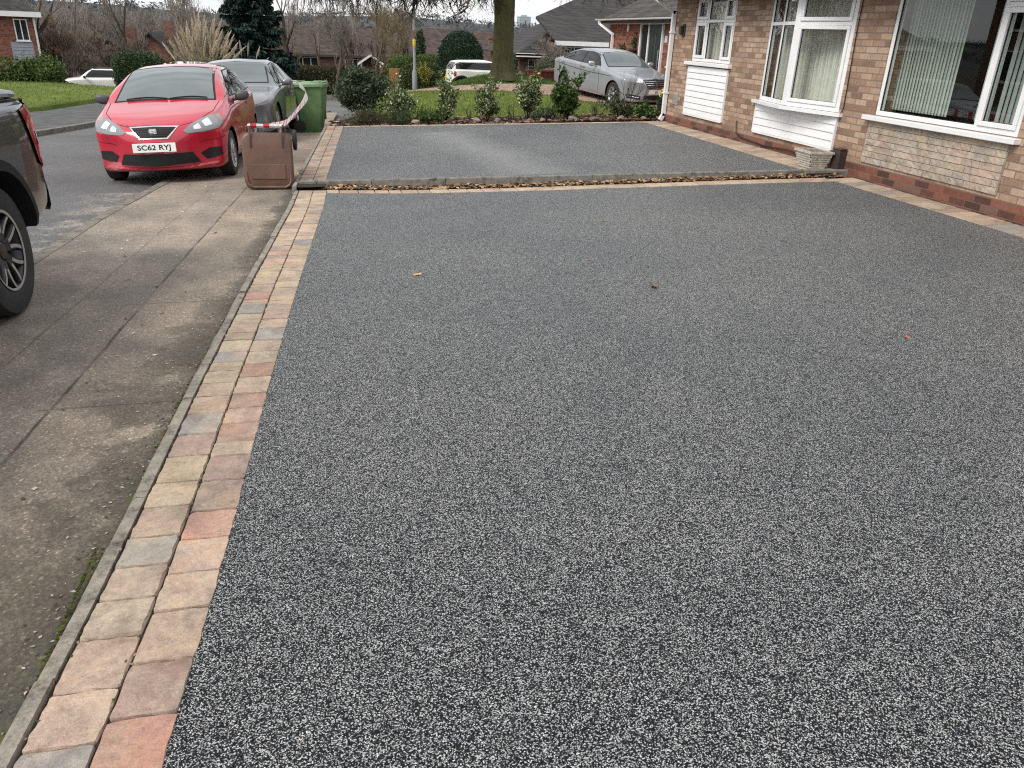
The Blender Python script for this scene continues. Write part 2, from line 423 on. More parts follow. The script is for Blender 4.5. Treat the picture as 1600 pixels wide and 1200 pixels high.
def m_grass(name, a, b, c3):
    t = NT(name); p = t.pos()
    n = t.noise(p, .9, 4, .6); f = t.noise(p, 55, 4, .75)
    c = t.ramp(n, [(.3, a), (.5, b), (.72, c3)])
    c = t.mix(.7, c, t.ramp(f, [(.3, (.5, .5, .5)), (.7, (1.4, 1.4, 1.3))]), 'MULTIPLY')
    t.base(c); t.set(.9, 0, .15); t.bump(f, .8, .03)
    return t.m
def m_gravel():
    t = NT('pea_gravel'); p = t.pos()
    vo = t.new('ShaderNodeTexVoronoi'); vo.inputs['Scale'].default_value = 26; t.link(p, vo.inputs['Vector'])
    c = t.ramp(t.sep(vo.outputs['Color'])[0], [(0, (.16, .10, .075)), (.3, (.27, .175, .13)), (.6, (.36, .25, .19)), (.85, (.46, .37, .30))], const=True)
    c = t.mix(.5, c, t.ramp(t.noise(p, .8, 4), [(.3, (.75, .75, .75)), (.7, (1.15, 1.15, 1.15))]), 'MULTIPLY')
    t.base(c); t.set(.9, 0, .2); t.bump(vo.outputs['Distance'], .6, .02)
    return t.m
def m_soil():
    t = NT('bed_soil'); p = t.pos()
    n = t.noise(p, 24, 5, .7); 
    c = t.ramp(n, [(.3, (.018, .012, .01)), (.55, (.05, .03, .024)), (.72, (.12, .075, .055))])
    t.base(c); t.set(.95, 0, .15); t.bump(n, .9, .03)
    return t.m
def m_concrete(name='edging_concrete', col=(.30, .28, .25)):
    t = NT(name); p = t.pos()
    n = t.noise(p, 11, 7, .75); f = t.noise(p, 140, 3)
    c = t.ramp(n, [(.32, tuple(x * .30 for x in col)), (.48, col), (.68, tuple(x * 1.5 for x in col))])
    c = t.mix(.5, c, t.ramp(f, [(.3, (.6, .6, .6)), (.7, (1.35, 1.35, 1.33))]), 'MULTIPLY')
    t.base(c); t.set(.88, 0, .25); t.bump(t.math('ADD', n, f), .45, .006)
    return t.m
M_RESIN, M_SETT, M_FOOT, M_ROAD = m_resin(), m_sett(), m_footway(), m_road()
M_GRASS = m_grass('lawn_grass', (.085, .12, .022), (.12, .165, .03), (.17, .20, .05))
M_GRASS2 = m_grass('bank_grass', (.045, .085, .018), (.065, .11, .022), (.10, .14, .035))
M_GRAVEL, M_SOIL, M_CONC = m_gravel(), m_soil(), m_concrete('edging_concrete', (.235, .21, .175))
M_JOINT = simple('joint_sand', (.045, .038, .032), .95, spec=.1, var=.5, scale=40)

# --- base terrain to the horizon
def struct(mb, name, m, **kw):
    o = mb.build(name, m, **kw); o['kind'] = 'structure'; return o
def m_ground():
    t = NT('rough_ground'); p = t.pos()
    n = t.noise(p, .12, 6, .6); f = t.noise(p, 6, 5, .7)
    c = t.ramp(n, [(.3, (.045, .05, .024)), (.5, (.07, .06, .035)), (.7, (.085, .072, .045))])
    c = t.mix(.6, c, t.ramp(f, [(.3, (.5, .5, .5)), (.7, (1.4, 1.4, 1.4))]), 'MULTIPLY')
    t.base(c); t.set(.95, 0, .1); return t.m
mb = MB()
xs = np.concatenate([np.linspace(-900, -60, 12), np.linspace(-50, 60, 56), np.linspace(80, 900, 12)])
ys = np.concatenate([np.linspace(-60, -14, 5), np.linspace(-10, 60, 71), np.linspace(64, 200, 18), np.linspace(240, 1500, 10)])
def gz(x, y):
    z = T(x, min(y, 200))
    if y > 200: z -= .004 * (y - 200)
    return z - .22
vs = [(x, y, gz(x, y)) for y in ys for x in xs]; w = len(xs)
mb.add(vs, [(j * w + i, j * w + i + 1, (j + 1) * w + i + 1, (j + 1) * w + i) for j in range(len(ys) - 1) for i in range(w - 1)])
struct(mb, 'ground', m_ground(), smooth=True, angle=180)

def footz(x, y): return Lz(y) - .018 - .016 * (Ex(y) - x)
def roadz(x, y):
    k = Kx(min(y, 26)); return Lz(y) - .018 - .016 * (Ex(min(y, 26)) - k) - .055 - .006 * (k - x) * (1 if x > -9 else 1)
# road (a sheet that runs back to the verge)
mb = MB()
mb.grid(lambda u, v: (-16 + u * (min(Kx(min(-10 + v * 41.5, 26)) + (0 if v * 41.5 - 10 < 22 else 3.0), 2.4) + 16), -10 + v * 41.5,
        roadz(-16 + u * (Kx(min(-10 + v * 41.5, 26)) + 16), -10 + v * 41.5)), 24, 83)
struct(mb, 'road', M_ROAD, smooth=True, angle=180)
# footway with its flush concrete kerb
mb = MB()
KW = .13
mb.grid(lambda u, v: ((Kx(-8 + v * 32) + KW) + u * (Ex(-8 + v * 32) - .05 - Kx(-8 + v * 32) - KW), -8 + v * 32,
        footz((Kx(-8 + v * 32) + KW) + u * (Ex(-8 + v * 32) - .05 - Kx(-8 + v * 32) - KW), -8 + v * 32)), 10, 128)
struct(mb, 'footway', M_FOOT, smooth=True, angle=180)
mb = MB()
y = -8.0; rnd = random.Random(4)
while y < 24:
    y2 = y + .91
    for a, b in ((y, y2 - .008),):
        o_ = [(Kx(a), a), (Kx(b), b), (Kx(b) + KW - .004, b), (Kx(a) + KW - .004, a)]
        zt = [footz(px, py) + .004 + rnd.uniform(-.002, .002) for px, py in o_]
        vs = [(px, py, z - .16) for (px, py), z in zip(o_, zt)] + [(px + (.012 if i < 2 else 0), py, z) for i, ((px, py), z) in enumerate(zip(o_, zt))]
        vs[4] = (o_[0][0] + .012, vs[4][1], vs[4][2]); vs[5] = (o_[1][0] + .012, vs[5][1], vs[5][2])
        mb.add(vs, [(4, 5, 6, 7)[::-1], (0, 1, 5, 4), (1, 2, 6, 5), (2, 3, 7, 6), (3, 0, 4, 7)])
    y = y2
M_KERB = m_concrete('kerb_concrete', (.165, .15, .125))
struct(mb, 'kerb', M_KERB, recalc=True)

# near resin drive and far resin drive
mb = MB()
def d1(u, v):
    x0 = -.1; y = -5 + v * (rowy(2.9) + 5)
    xl = Ex(y) + BW - .006; x = xl + u * (WX - .395 - xl)
    y = -5 + v * (rowy(x) + 5); xl = Ex(y) + BW - .006; x = xl + u * (WX - .395 - xl)
    return (x, y, z1(x, y))
mb.grid(d1, 30, 60)
struct(mb, 'near_driveway', M_RESIN, smooth=True, angle=180)
mb = MB()
def d2x(y): return -.10 - .36 * (17.3 - y) / 7.2
def d2(u, v):
    xl = d2x(9.9 + v * 7) + BW; x = xl
    for _ in range(3):
        y = risy(x) + .052 + v * (fary(x) - .14 - risy(x) - .052); xl = d2x(y) + BW - .004
        xr = 6.02 + .12 * v - .12; x = xl + u * (xr - xl)
    return (x, y, z2(x, y))
mb.grid(d2, 30, 40)
struct(mb, 'far_driveway', M_RESIN, smooth=True, angle=180)

# setts: every block is modelled, the whole border is one paved surface
TAN, BUFF, PINK, RED, MAUV, GREY, BRN = (.42, .325, .215), (.455, .37, .275), (.44, .315, .245), (.385, .175, .135), (.275, .185, .165), (.235, .245, .255), (.355, .265, .19)
def sett(mb, P, quad, col, rnd, bev=.003, drop=.0015):
    """quad: four plan corners (ccw); P(x,y) gives the height"""
    c = [Vector((q[0], q[1], 0)) for q in quad]; g_ = rnd.uniform(.86, 1.12); mb.col = tuple(min(1, max(.02, k * g_ * rnd.uniform(.97, 1.03))) for k in col)
    top = []; low = []; vc = []; c1_ = mb.col; k2 = rnd.choice([BUFF, PINK, BUFF, BRN, MAUV]); f2 = rnd.uniform(.35, .9); ph = rnd.uniform(0, 6.28)
    cen = sum(c, Vector()) / 4
    tilt = rnd.uniform(-.0025, .0025)
    for i in range(4):
        a, b = c[i], c[(i + 1) % 4]; e = (b - a)
        for s in (.03, .15, .3, .5, .7, .85, .97):
            p = a + e * s; inw = (cen - p).normalized()
            j = rnd.uniform(0, .003)
            if s in (.03, .97): j += .0025
            elif s in (.15, .85): j += .001
            q = p + inw * j; low.append((q.x, q.y, P(q.x, q.y) - drop - .004))
            q2 = q + inw * (bev + rnd.uniform(-.003, .004)); top.append((q2.x, q2.y, P(q2.x, q2.y) + .002 + tilt)); m2 = f2 * (.5 + .5 * math.sin(ph + (q2.x - cen.x) * 22 + (q2.y - cen.y) * 9)); vc.append(tuple(u_ + (v_ - u_) * m2 for u_, v_ in zip(c1_, k2)))
    n = len(top); vs = top + low + [(x, y, z - .05) for x, y, z in low]
    fs = [tuple(range(n))] + [(i, n + i, n + (i + 1) % n, (i + 1) % n) for i in range(n)] + [(n + i, 2 * n + i, 2 * n + (i + 1) % n, n + (i + 1) % n) for i in range(n)]
    mb.add(vs, fs); mb.c[-3 * n:] = vc * 3
    mb.col = (1, 1, 1)
rnd = random.Random(11)
def pickcol(): return rnd.choice([TAN, BUFF, BUFF, BUFF, PINK, PINK, PINK, RED, MAUV, GREY, BRN, BRN])
nearL = [PINK, BRN, BUFF, BUFF, GREY, BRN, TAN, TAN, MAUV, GREY, TAN, BUFF, BUFF, TAN, GREY, BUFF, TAN, PINK, BUFF, GREY]
nearR = [MAUV, BRN, PINK, PINK, RED, MAUV, MAUV, BUFF, RED, PINK, RED, PINK, RED, BUFF, PINK, GREY, BUFF, PINK, BUFF]
mb = MB()
def border_left(mb, y0, y1, ef, P, cl=None, cols=None, start=None):
    for r in range(2):
        y = y0 - rnd.uniform(0, .05); k = 0
        while y < y1:
            ln = (rnd.choice([.165, .18, .19, .20, .215, .125] if rnd.random() < .8 else [.19]) if y < y1 - .26 else max(.1, y1 - y))
            if cols and start is not None and y < start[r] - .01 < y + ln + .08: ln = start[r] - y
            g = .0012
            quad = []
            for (yy, side) in ((y + g, 0), (y + g, 1), (y + ln - g, 1), (y + ln - g, 0)):
                quad.append((ef(yy) + BW / 2 * (r + side) + (g if side == 0 else -g), yy + (.02 if side == r else 0) * 0))
            cc = None
            if cols and start is not None and y < start[r] - .005 and y > start[r] - .3: cc = (GREY, RED)[r]
            if cols and start is not None and y >= start[r] - .005:
                if k < len(cols[r]): cc = cols[r][k]
                k += 1
            sett(mb, P, quad, cc or pickcol(), rnd)
            y += ln
border_left(mb, -4.5, rowy(-.45) + .15, Ex, z1, cols=(nearL, nearR), start=(1.464, 1.528))
# cross row at the head of the near drive
x = Ex(9.8) + BW
while x < 6.03:
    ln = rnd.choice([.15, .17, .2, .23]); 
    if x + ln > 6.03: ln = 6.031 - x
    if ln > .04:
        quad = [(x + .003, rowy(x) + .003), (x + ln - .003, rowy(x + ln) + .003), (x + ln - .003, rowy(x + ln) + .255), (x + .003, rowy(x) + .255)]
        sett(mb, z1, quad, rnd.choice([BUFF, PINK, PINK, GREY, BUFF, BRN]), rnd)
    x += ln
# rows beside the house
def wall_border(mb, y0, y1, x0f, x1, P):
    y = y0
    while y < y1:
        ln = rnd.choice([.165, .19, .2, .215])
        if y + ln > y1: ln = y1 - y + .001
        if ln > .05:
            xa, xb = x0f(y + .003), x0f(y + ln - .003); ma, mb_ = (xa + x1) / 2, (xb + x1) / 2
            sett(mb, P, [(xa + .002, y + .0015), (x1 - .003, y + .0015), (x1 - .003, y + ln - .0015), (xb + .002, y + ln - .0015)], rnd.choice([BUFF, PINK, BUFF, PINK, BUFF, BRN, GREY]), rnd)
        y += ln
wall_border(mb, -4.5, 8.78, lambda y: WX - .395, WX - .035, z1)
struct(mb, 'near_paving_border', M_SETT, colors=True)
mb = MB()
border_left(mb, risy(-.45) + .05, 17.2, d2x, z2)
wall_border(mb, risy(6.2) + .06, 14.9, lambda y: 6.02 + .12 * (y - 8.9) / 6 - .12 + .004, WX - .035, z2)
x = d2x(17) + .01
while x < 6.35:
    ln = rnd.choice([.15, .17, .2, .23]); yy = fary(x)
    sett(mb, z2, [(x + .003, yy - .135), (x + ln - .003, fary(x + ln) - .135), (x + ln - .003, fary(x + ln) + .03), (x + .003, yy + .03)], rnd.choice([BUFF, PINK, PINK, BUFF, BRN]), rnd)
    x += ln
struct(mb, 'far_paving_border', M_SETT, colors=True)
# bedding under the blocks
mb = MB()
mb.grid(lambda u, v: (Ex(-4.9 + v * 15) - .003 + u * (BW), -4.9 + v * 15, z1(Ex(-4.9 + v * 15) - .003 + u * BW, -4.9 + v * 15) - .010), 2, 60)
mb.grid(lambda u, v: (-.15 + u * 6.5, rowy(-.15 + u * 6.5) - .01 + v * .36, z1(-.15 + u * 6.5, 9.5) * 1.0 - .020 - .0 * v), 20, 2)
mb.grid(lambda u, v: (WX - .41 + u * .42, -4.9 + v * 13.8, -.022), 1, 4)
mb.grid(lambda u, v: (d2x(9.9 + v * 7.4) + u * BW, 9.95 + v * 7.3, z2(d2x(9.9 + v * 7.4) + u * BW, 9.95 + v * 7.3) - .022), 2, 30)
mb.grid(lambda u, v: (5.86 + u * .6, 8.95 + v * 6.05, z2(5.86 + u * .6, 8.95 + v * 6.05) - .022), 2, 20)
mb.grid(lambda u, v: (-.2 + u * 6.6, fary(-.2 + u * 6.6) - .15 + v * .2, z2(-.2 + u * 6.6, fary(-.2 + u * 6.6)) - .022), 20, 1)
struct(mb, 'paving_bed', M_JOINT)
# concrete edging beside the footway (lengths of 0.9 m) and the riser kerb between the two drives
mb = MB(); y = -4.7
while y < 17.2:
    ln = .915; a, b = y + .004, min(y + ln, 17.25) - .004
    ef, P = (Ex, z1) if y < 9.6 else (d2x, z2)
    up = rnd.uniform(-.004, .008)
    def pt(yy, o, dz): return (ef(yy) + o, yy, (P(ef(yy) + .01, yy)) + dz + up)
    ks = [a, (2 * a + b) / 3, (a + 2 * b) / 3, b]
    for i in range(3):
        p, q = ks[i], ks[i + 1]
        j = [rnd.uniform(-.004, .004) for _ in range(2)]
        vs = [pt(p, -.060, -.2), pt(q, -.060, -.2), pt(q, -.058 + j[1], -.008), pt(p, -.058 + j[0], -.008), pt(p, -.046 + j[0] * 1.6, .002), pt(q, -.046 + j[1] * 1.6, .002), pt(q, -.009, .001), pt(p, -.009, .001), pt(q, -.006, -.05), pt(p, -.006, -.05)]
        mb.add(vs, [(0, 1, 2, 3), (3, 2, 5, 4), (4, 5, 6, 7), (7, 6, 8, 9), (0, 3, 4, 7, 9), (1, 8, 6, 5, 2)])
    y += ln
struct(mb, 'edging_kerb', M_CONC, recalc=True)
mb = MB(); x = -.47
while x < 6.35:
    ln = .915; x1_ = min(x + ln, 6.425)
    for (a, b) in ((x + .003, x1_ - .003),):
        vs = []
        for xx in (a, b):
            yy = risy(xx); zt = ktop(xx) + .004; zb = z1(xx, 9.5) - .12
            vs += [(xx, yy, zb), (xx, yy, zt - .012), (xx, yy + .012, zt), (xx, yy + .04, zt), (xx, yy + .048, zt - .01), (xx, yy + .05, zb)]
        mb.add(vs, [(0, 1, 2, 3, 4, 5)[::-1], (6, 7, 8, 9, 10, 11)] + [(i, 6 + i, 7 + i, i + 1) for i in range(5)])
    x += ln
struct(mb, 'riser_kerb', m_concrete('riser_concrete', (.165, .158, .145)), recalc=True)

# bed, lawn, gravel, grass bank and the lawn across the road
def sheet(name, m, poly, zoff, step=.5, zf=T, kind='structure', skirt=.35):
    """triangulated sheet of a plan polygon that follows the terrain"""
    b = bmesh.new(); vs = [b.verts.new((x, y, 0)) for x, y in poly]; b.faces.new(vs)
    xs = [p[0] for p in poly]; ys = [p[1] for p in poly]
    for ax, lo, hi in ((0, min(xs), max(xs)), (1, min(ys), max(ys))):
        k = lo + step
        while k < hi:
            no = (1, 0, 0) if ax == 0 else (0, 1, 0); co = (k, 0, 0) if ax == 0 else (0, k, 0)
            bmesh.ops.bisect_plane(b, geom=b.verts[:] + b.edges[:] + b.faces[:], plane_co=co, plane_no=no); k += step
    for v in b.verts: v.co.z = zf(v.co.x, v.co.y) + zoff
    bmesh.ops.recalc_face_normals(b, faces=b.faces)
    for f in b.faces:
        if f.normal.z < 0: f.normal_flip()
        f.smooth = True
    ed = [e for e in b.edges if e.is_boundary]
    r = bmesh.ops.extrude_edge_only(b, edges=ed)
    for v in r['geom']:
        if isinstance(v, bmesh.types.BMVert): v.co.z -= skirt
    bmesh.ops.recalc_face_normals(b, faces=b.faces)
    me = bpy.data.meshes.new(name); b.to_mesh(me); b.free(); me.materials.append(m)
    o = bpy.data.objects.new(name, me); COL.objects.link(o); o['kind'] = kind; return o
bedfar = [(7.2, 16.9), (6.2, 17.1), (4.6, 17.45), (3.2, 18.7), (1.9, 20.0), (.75, 21.2)]
sheet('flower_bed', M_SOIL, [(-.12, 17.40), (2, 16.62), (4.5, 15.70), (6.5, 14.99), (7.2, 14.99)] + bedfar + [(.1, 20.2)], .03, .4,
      zf=lambda x, y: max(T(x, y), -9) + .03 * math.sin(x * 5) * math.sin(y * 4))
lawnz = lambda x, y: T(x, y)
sheet('front_lawn', M_GRASS, bedfar[::-1] + [(8.6, 18.0), (7.6, 21.6), (6.6, 23.6), (5.2, 25.4), (4.0, 27.2), (2.74, 29.4), (1.4, 29.2), (.9, 25)], .045, .6)
sheet('gravel_drive', M_GRAVEL, [(2.6, 29.3), (4.0, 27.1), (5.2, 25.3), (6.6, 23.5), (7.6, 21.5), (8.6, 17.9), (7.1, 16.8), (6.6, 15.02), (10.4, 15.02), (10.4, 36), (9.5, 36.4), (9.2, 33.8), (6, 32.6), (2.6, 31.4)], .025, .8)
def bankz(x, y):
    f = 31.3 + .36 * (x - 2.6); t = min(1, max(0, (y - f) / 2.2)); t = t * t * (3 - 2 * t)
    bk = min(1, max(0, (39.5 - y) / 3.0))
    e = min(1, max(0, (x - 1.8) / 4)) * min(1, max(0, (11.5 - x) / 2.5))
    return T(x, min(y, 34)) * 1.0 + (.05 + .30 * math.exp(-((x - 7.7) / 2.1) ** 2)) * t * bk - .30 * min(1, max(0, (6.6 - x) / 3)) * t - (1 - bk) * .9
sheet('grass_bank', M_GRASS2, [(1.6, 31.0), (2.6, 31.3), (6, 32.5), (9.2, 33.7), (11, 35.4), (11, 39.5), (6, 39.5), (2, 37), (1.2, 33)], .02, .5, zf=bankz)
lcrest = lambda x, y: Lz(y) + .05 + .22 * math.exp(-((y - 30.5) / 5.0) ** 2) * min(1, max(0, (y - 22) / 5)) * min(1, max(0, (-5.6 - x) / 4))
sheet('left_lawn', M_GRASS, [(-16, 15.5), (-9.5, 19.6), (-7.24, 22.8), (-6.58, 27.4), (-5.0, 31.2), (-3.5, 34.5), (-12, 36), (-26, 34)], .03, .8, zf=lcrest)
# path strip on the other side of the road with its kerb
mb = MB()
KL = [(-13, 5.5), (-9.0, 12), (-5.8, 17.5), (-5.28, 20.4), (-4.6, 24.5), (-3.7, 28.6), (-2.6, 31.2)]
WL = [(-18, 8), (-13, 15.2), (-9.4, 19.5), (-7.2, 22.7), (-6.5, 27.3), (-5.0, 31.0), (-3.4, 34)]
def lerp_pl(pl, t):
    k = min(len(pl) - 2, int(t * (len(pl) - 1))); s = t * (len(pl) - 1) - k
    return (pl[k][0] + (pl[k + 1][0] - pl[k][0]) * s, pl[k][1] + (pl[k + 1][1] - pl[k][1]) * s)
def far_path(u, v):
    a, b = lerp_pl(KL, v), lerp_pl(WL, v); x = a[0] + (b[0] - a[0]) * u; y = a[1] + (b[1] - a[1]) * u
    return (x, y, roadz(-4.5, y) + .085 + .02 * u)
mb.grid(far_path, 6, 48, flip=True)
struct(mb, 'far_footway', m_road() if False else simple('far_footway_tarmac', (.085, .083, .082), .9, var=.35, scale=3, spec=.3), smooth=True, angle=180)
mb = MB()
for i in range(48):
    a, b = lerp_pl(KL, i / 48), lerp_pl(KL, (i + 1) / 48)
    za, zb = roadz(-4.5, a[1]) + .09, roadz(-4.5, b[1]) + .09
    vs = [(a[0] + .12, a[1] - .03, za - .25), (b[0] + .12, b[1] - .03, zb - .25), (b[0] + .10, b[1] - .03, zb), (a[0] + .10, a[1] - .03, za), (b[0] - .03, b[1], zb + .003), (a[0] - .03, a[1], za + .003)]
    mb.add(vs, [(0, 1, 2, 3), (3, 2, 4, 5)])
struct(mb, 'far_kerb', M_KERB)
# concrete drive crossing at the far left
sheet('crossing_slab', simple('pale_slab', (.36, .34, .32), .85, var=.15, scale=3), [(-13, 15.4), (-7.4, 22.9), (-8.6, 24.2), (-14.5, 17.2)], .085, .8, zf=lambda x, y: roadz(-4.5, y) + .07)
# verge and its kerb at the end of the road
mb = MB()
mb.grid(lambda u, v: (-5 + u * 9, 31.3 + v * 3.0, Lz(31.3 + v * 3) + .05), 8, 3)
struct(mb, 'verge', m_grass('verge_grass', (.06, .06, .03), (.085, .08, .04), (.11, .095, .05)))
mb = MB(); mb.box(-5, 4, 31.15, 31.3, -1.3, Lz(31.2) + .07)
struct(mb, 'verge_kerb', M_KERB)
# ------------------------------------------------------------------ the bungalow beside the drive
M_BRICK = brickmat('buff_facing_brick', [(0, (.22, .142, .102)), (.2, (.305, .197, .14)), (.42, (.375, .25, .173)), (.62, (.435, .30, .21)), (.82, (.50, .368, .268)), (1, (.33, .232, .178))], (.215, .165, .13), zoff=-.013, ms=.015)
M_PLINTH = brickmat('red_plinth_brick', [(0, (.075, .04, .035)), (.25, (.13, .058, .045)), (.5, (.19, .075, .052)), (.75, (.235, .095, .066)), (1, (.17, .10, .085))], (.15, .115, .09), zoff=-.013, xoff=.06)
def m_upvc():
    t = NT('white_upvc'); n = t.noise(t.pos(), 3.5, 4)
    t.base(t.ramp(n, [(.3, (.72, .73, .74)), (.7, (.82, .82, .82))])); t.set(.28, 0, .5); return t.m
M_UPVC = m_upvc()
def m_glass(tint=(.90, .94, .92), gloss=1.0):
    t = NT('window_glass'); t.n.remove(t.p)
    tr = t.new('ShaderNodeBsdfTransparent'); tr.inputs[0].default_value = tint + (1,)
    gl = t.new('ShaderNodeBsdfGlossy'); gl.inputs['Roughness'].default_value = .01; gl.inputs['Color'].default_value = (gloss, gloss, gloss, 1)
    lw = t.new('ShaderNodeLayerWeight'); lw.inputs[0].default_value = .5; fr = t.new('ShaderNodeMath', operation='MULTIPLY_ADD'); t.link(t.math('POWER', lw.outputs['Facing'], 4.0), fr.inputs[0]); fr.inputs[1].default_value = .9; fr.inputs[2].default_value = .065
    ms = t.new('ShaderNodeMixShader'); t.link(fr.outputs[0], ms.inputs[0]); t.link(tr.outputs[0], ms.inputs[1]); t.link(gl.outputs[0], ms.inputs[2])
    t.link(ms.outputs[0], t.out.inputs[0]); return t.m
M_GLASS = m_glass()
M_RUBBER = simple('black_gasket', (.015, .015, .015), .6, var=.1)
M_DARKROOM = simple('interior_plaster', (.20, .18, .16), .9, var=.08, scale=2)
def m_rooftile(name, cols, row=.30, col=.30):
    t = NT(name); p = t.pos(); s = t.sep(p)
    # rows follow the height of the slope
    w = t.math('DIVIDE', s[2], row * .55); saw = t.math('FRACT', w)
    u = t.math('FRACT', t.math('ADD', t.math('DIVIDE', t.math('ADD', s[0], s[1]), col), t.math('MULTIPLY', t.math('FLOOR', w), .5)))
    wn_ = t.new('ShaderNodeTexWhiteNoise', noise_dimensions='3D')
    t.link(t.comb(t.math('FLOOR', t.math('ADD', t.math('DIVIDE', t.math('ADD', s[0], s[1]), col), t.math('MULTIPLY', t.math('FLOOR', w), .5))), t.math('FLOOR', w), 0.), wn_.inputs[0])
    c = t.ramp(wn_.outputs[0], [(0, cols[0]), (.5, cols[1]), (1, cols[2])])
    c = t.mix(.55, c, t.ramp(t.noise(p, 7, 5, .7), [(.3, (.6, .6, .6)), (.7, (1.45, 1.45, 1.4))]), 'MULTIPLY')
    lich = t.ramp(t.noise(p, 3.2, 5, .75), [(.62, (0, 0, 0)), (.70, (1, 1, 1))])
    c = t.mix(t.math('MULTIPLY', lich, .35), c, (.24, .23, .19))
    line = t.math('LESS_THAN', saw, .16)
    c = t.mix(t.math('MULTIPLY', line, .6), c, (.012, .011, .011))
    t.base(c); t.set(.85, 0, .3)
    t.bump(t.math('SUBTRACT', 1.0, saw), .45, .03); return t.m
M_ROOF1 = m_rooftile('grey_brown_roof_tiles', [(.036, .032, .030), (.055, .048, .044), (.078, .069, .062)])

HX = WX; house = empty('brick_bungalow', (HX, 6.0, 0), 'buff brick bungalow with white windows and red brick plinth beside the dark stone driveway', 'house')
def wall_with_holes(mb, y0, y1, z0, z1, holes, th=.29, x=HX):
    """plane x = const, holes (ya, yb, za, zb)"""
    ys = sorted({y0, y1, *[h[0] for h in holes], *[h[1] for h in holes]}); zs = sorted({z0, z1, *[h[2] for h in holes], *[h[3] for h in holes]})
    def solid(i, j):
        if i < 0 or j < 0 or i >= len(ys) - 1 or j >= len(zs) - 1: return False
        cy, cz = (ys[i] + ys[i + 1]) / 2, (zs[j] + zs[j + 1]) / 2
        return not any(h[0] < cy < h[1] and h[2] < cz < h[3] for h in holes)
    for i in range(len(ys) - 1):
        for j in range(len(zs) - 1):
            if not solid(i, j): continue
            a, b, c, d = ys[i], ys[i + 1], zs[j], zs[j + 1]
            mb.add([(x, a, c), (x, b, c), (x, b, d), (x, a, d)], [(0, 3, 2, 1)])
            mb.add([(x + th, a, c), (x + th, b, c), (x + th, b, d), (x + th, a, d)], [(0, 1, 2, 3)])
            for di, dj, q in ((-1, 0, [(x, a, c), (x, a, d), (x + th, a, d), (x + th, a, c)]), (1, 0, [(x, b, c), (x + th, b, c), (x + th, b, d), (x, b, d)]),
                              (0, -1, [(x, a, c), (x + th, a, c), (x + th, b, c), (x, b, c)]), (0, 1, [(x, a, d), (x, b, d), (x + th, b, d), (x + th, a, d)])):
                if not solid(i + di, j + dj): mb.add(q, [(0, 1, 2, 3)])
W1 = (12.60, 14.10, 1.17, 2.22); WB = (9.40, 11.44, .72, 2.22); W3 = (6.50, 8.68, .76, 2.22); W4 = (1.6, 4.2, .76, 2.22)
WEND = 15.0; EAVE = 2.36
mb = MB()
wall_with_holes(mb, -4.0, WEND, .165, EAVE, [W1, WB, W3, W4])
# gable/end walls and back wall
mb.box(HX + .29, HX + 8.5, WEND - .29, WEND, .165, EAVE); mb.box(HX + .29, HX + 8.5, -4.0, -3.71, .165, EAVE); mb.box(HX + 8.21, HX + 8.5, -3.71, WEND - .29, .165, EAVE)
for ys_ in (WEND - .29, -4.0):
    mb.add([(HX, ys_, EAVE), (HX + 8.5, ys_, EAVE), (HX + 4.25, ys_, EAVE + 2.55), (HX, ys_ + .29, EAVE), (HX + 8.5, ys_ + .29, EAVE), (HX + 4.25, ys_ + .29, EAVE + 2.55)],
           [(0, 1, 2), (3, 5, 4), (0, 2, 5, 3), (1, 4, 5, 2)])
mb.build('wall', M_BRICK, house, world=True)
mb = MB(); mb.box(HX - .012, HX + 8.52, -4.02, WEND + .012, -.6, .165)
pl = mb.build('plinth', M_PLINTH, house, world=True)
# pale split stone panel below the picture window, each stone raised on its own
mb = MB(); rnd = random.Random(5); z = .205; k = 0
SC = [(.46, .39, .325), (.47, .375, .315), (.43, .39, .35), (.47, .395, .285), (.47, .37, .31), (.44, .385, .33), (.49, .42, .35)]
while z < .66:
    h = .068; y = 6.545 - (.11 if k % 2 else 0)
    while y < 8.72:
        ln = rnd.choice([.19, .22, .25, .29]); a, b = max(y, 6.545), min(y + ln, 8.725)
        if b - a > .03:
            pr = rnd.uniform(.017, .022); cc = rnd.choice(SC); g_ = rnd.uniform(.84, 1.06); mb.col = tuple(v * g_ for v in cc)
            n = 5; g = .0022
            pts = [(HX - pr + rnd.uniform(-.004, .003), a + g + (b - a - 2 * g) * i / n, z + g + (h - 2 * g) * j / 2) for j in range(3) for i in range(n + 1)]
            base = [(HX - .004, a + g, z + g), (HX - .004, b - g, z + g), (HX - .004, b - g, z + h - g), (HX - .004, a + g, z + h - g)]
            vs = pts + base; N = 3 * (n + 1); fs = [(j * (n + 1) + i, (j + 1) * (n + 1) + i, (j + 1) * (n + 1) + i + 1, j * (n + 1) + i + 1) for j in range(2) for i in range(n)]
            fs += [tuple(list(range(n + 1)) + [N + 1, N]), tuple([N + 3, N + 2] + list(range(N - 1, N - n - 2, -1))), (0, N, N + 3, 2 * (n + 1), n + 1), (n, 2 * n + 1, N - 1, N + 2, N + 1)]
            mb.add(vs, fs)
        y += ln
    z += h + .003; k += 1
mb.col = (.34, .30, .26); mb.box(HX - .010, HX - .003, 6.54, 8.73, .20, .685)
mb.build('stone_panel', M_SETT, house, world=True, colors=True)
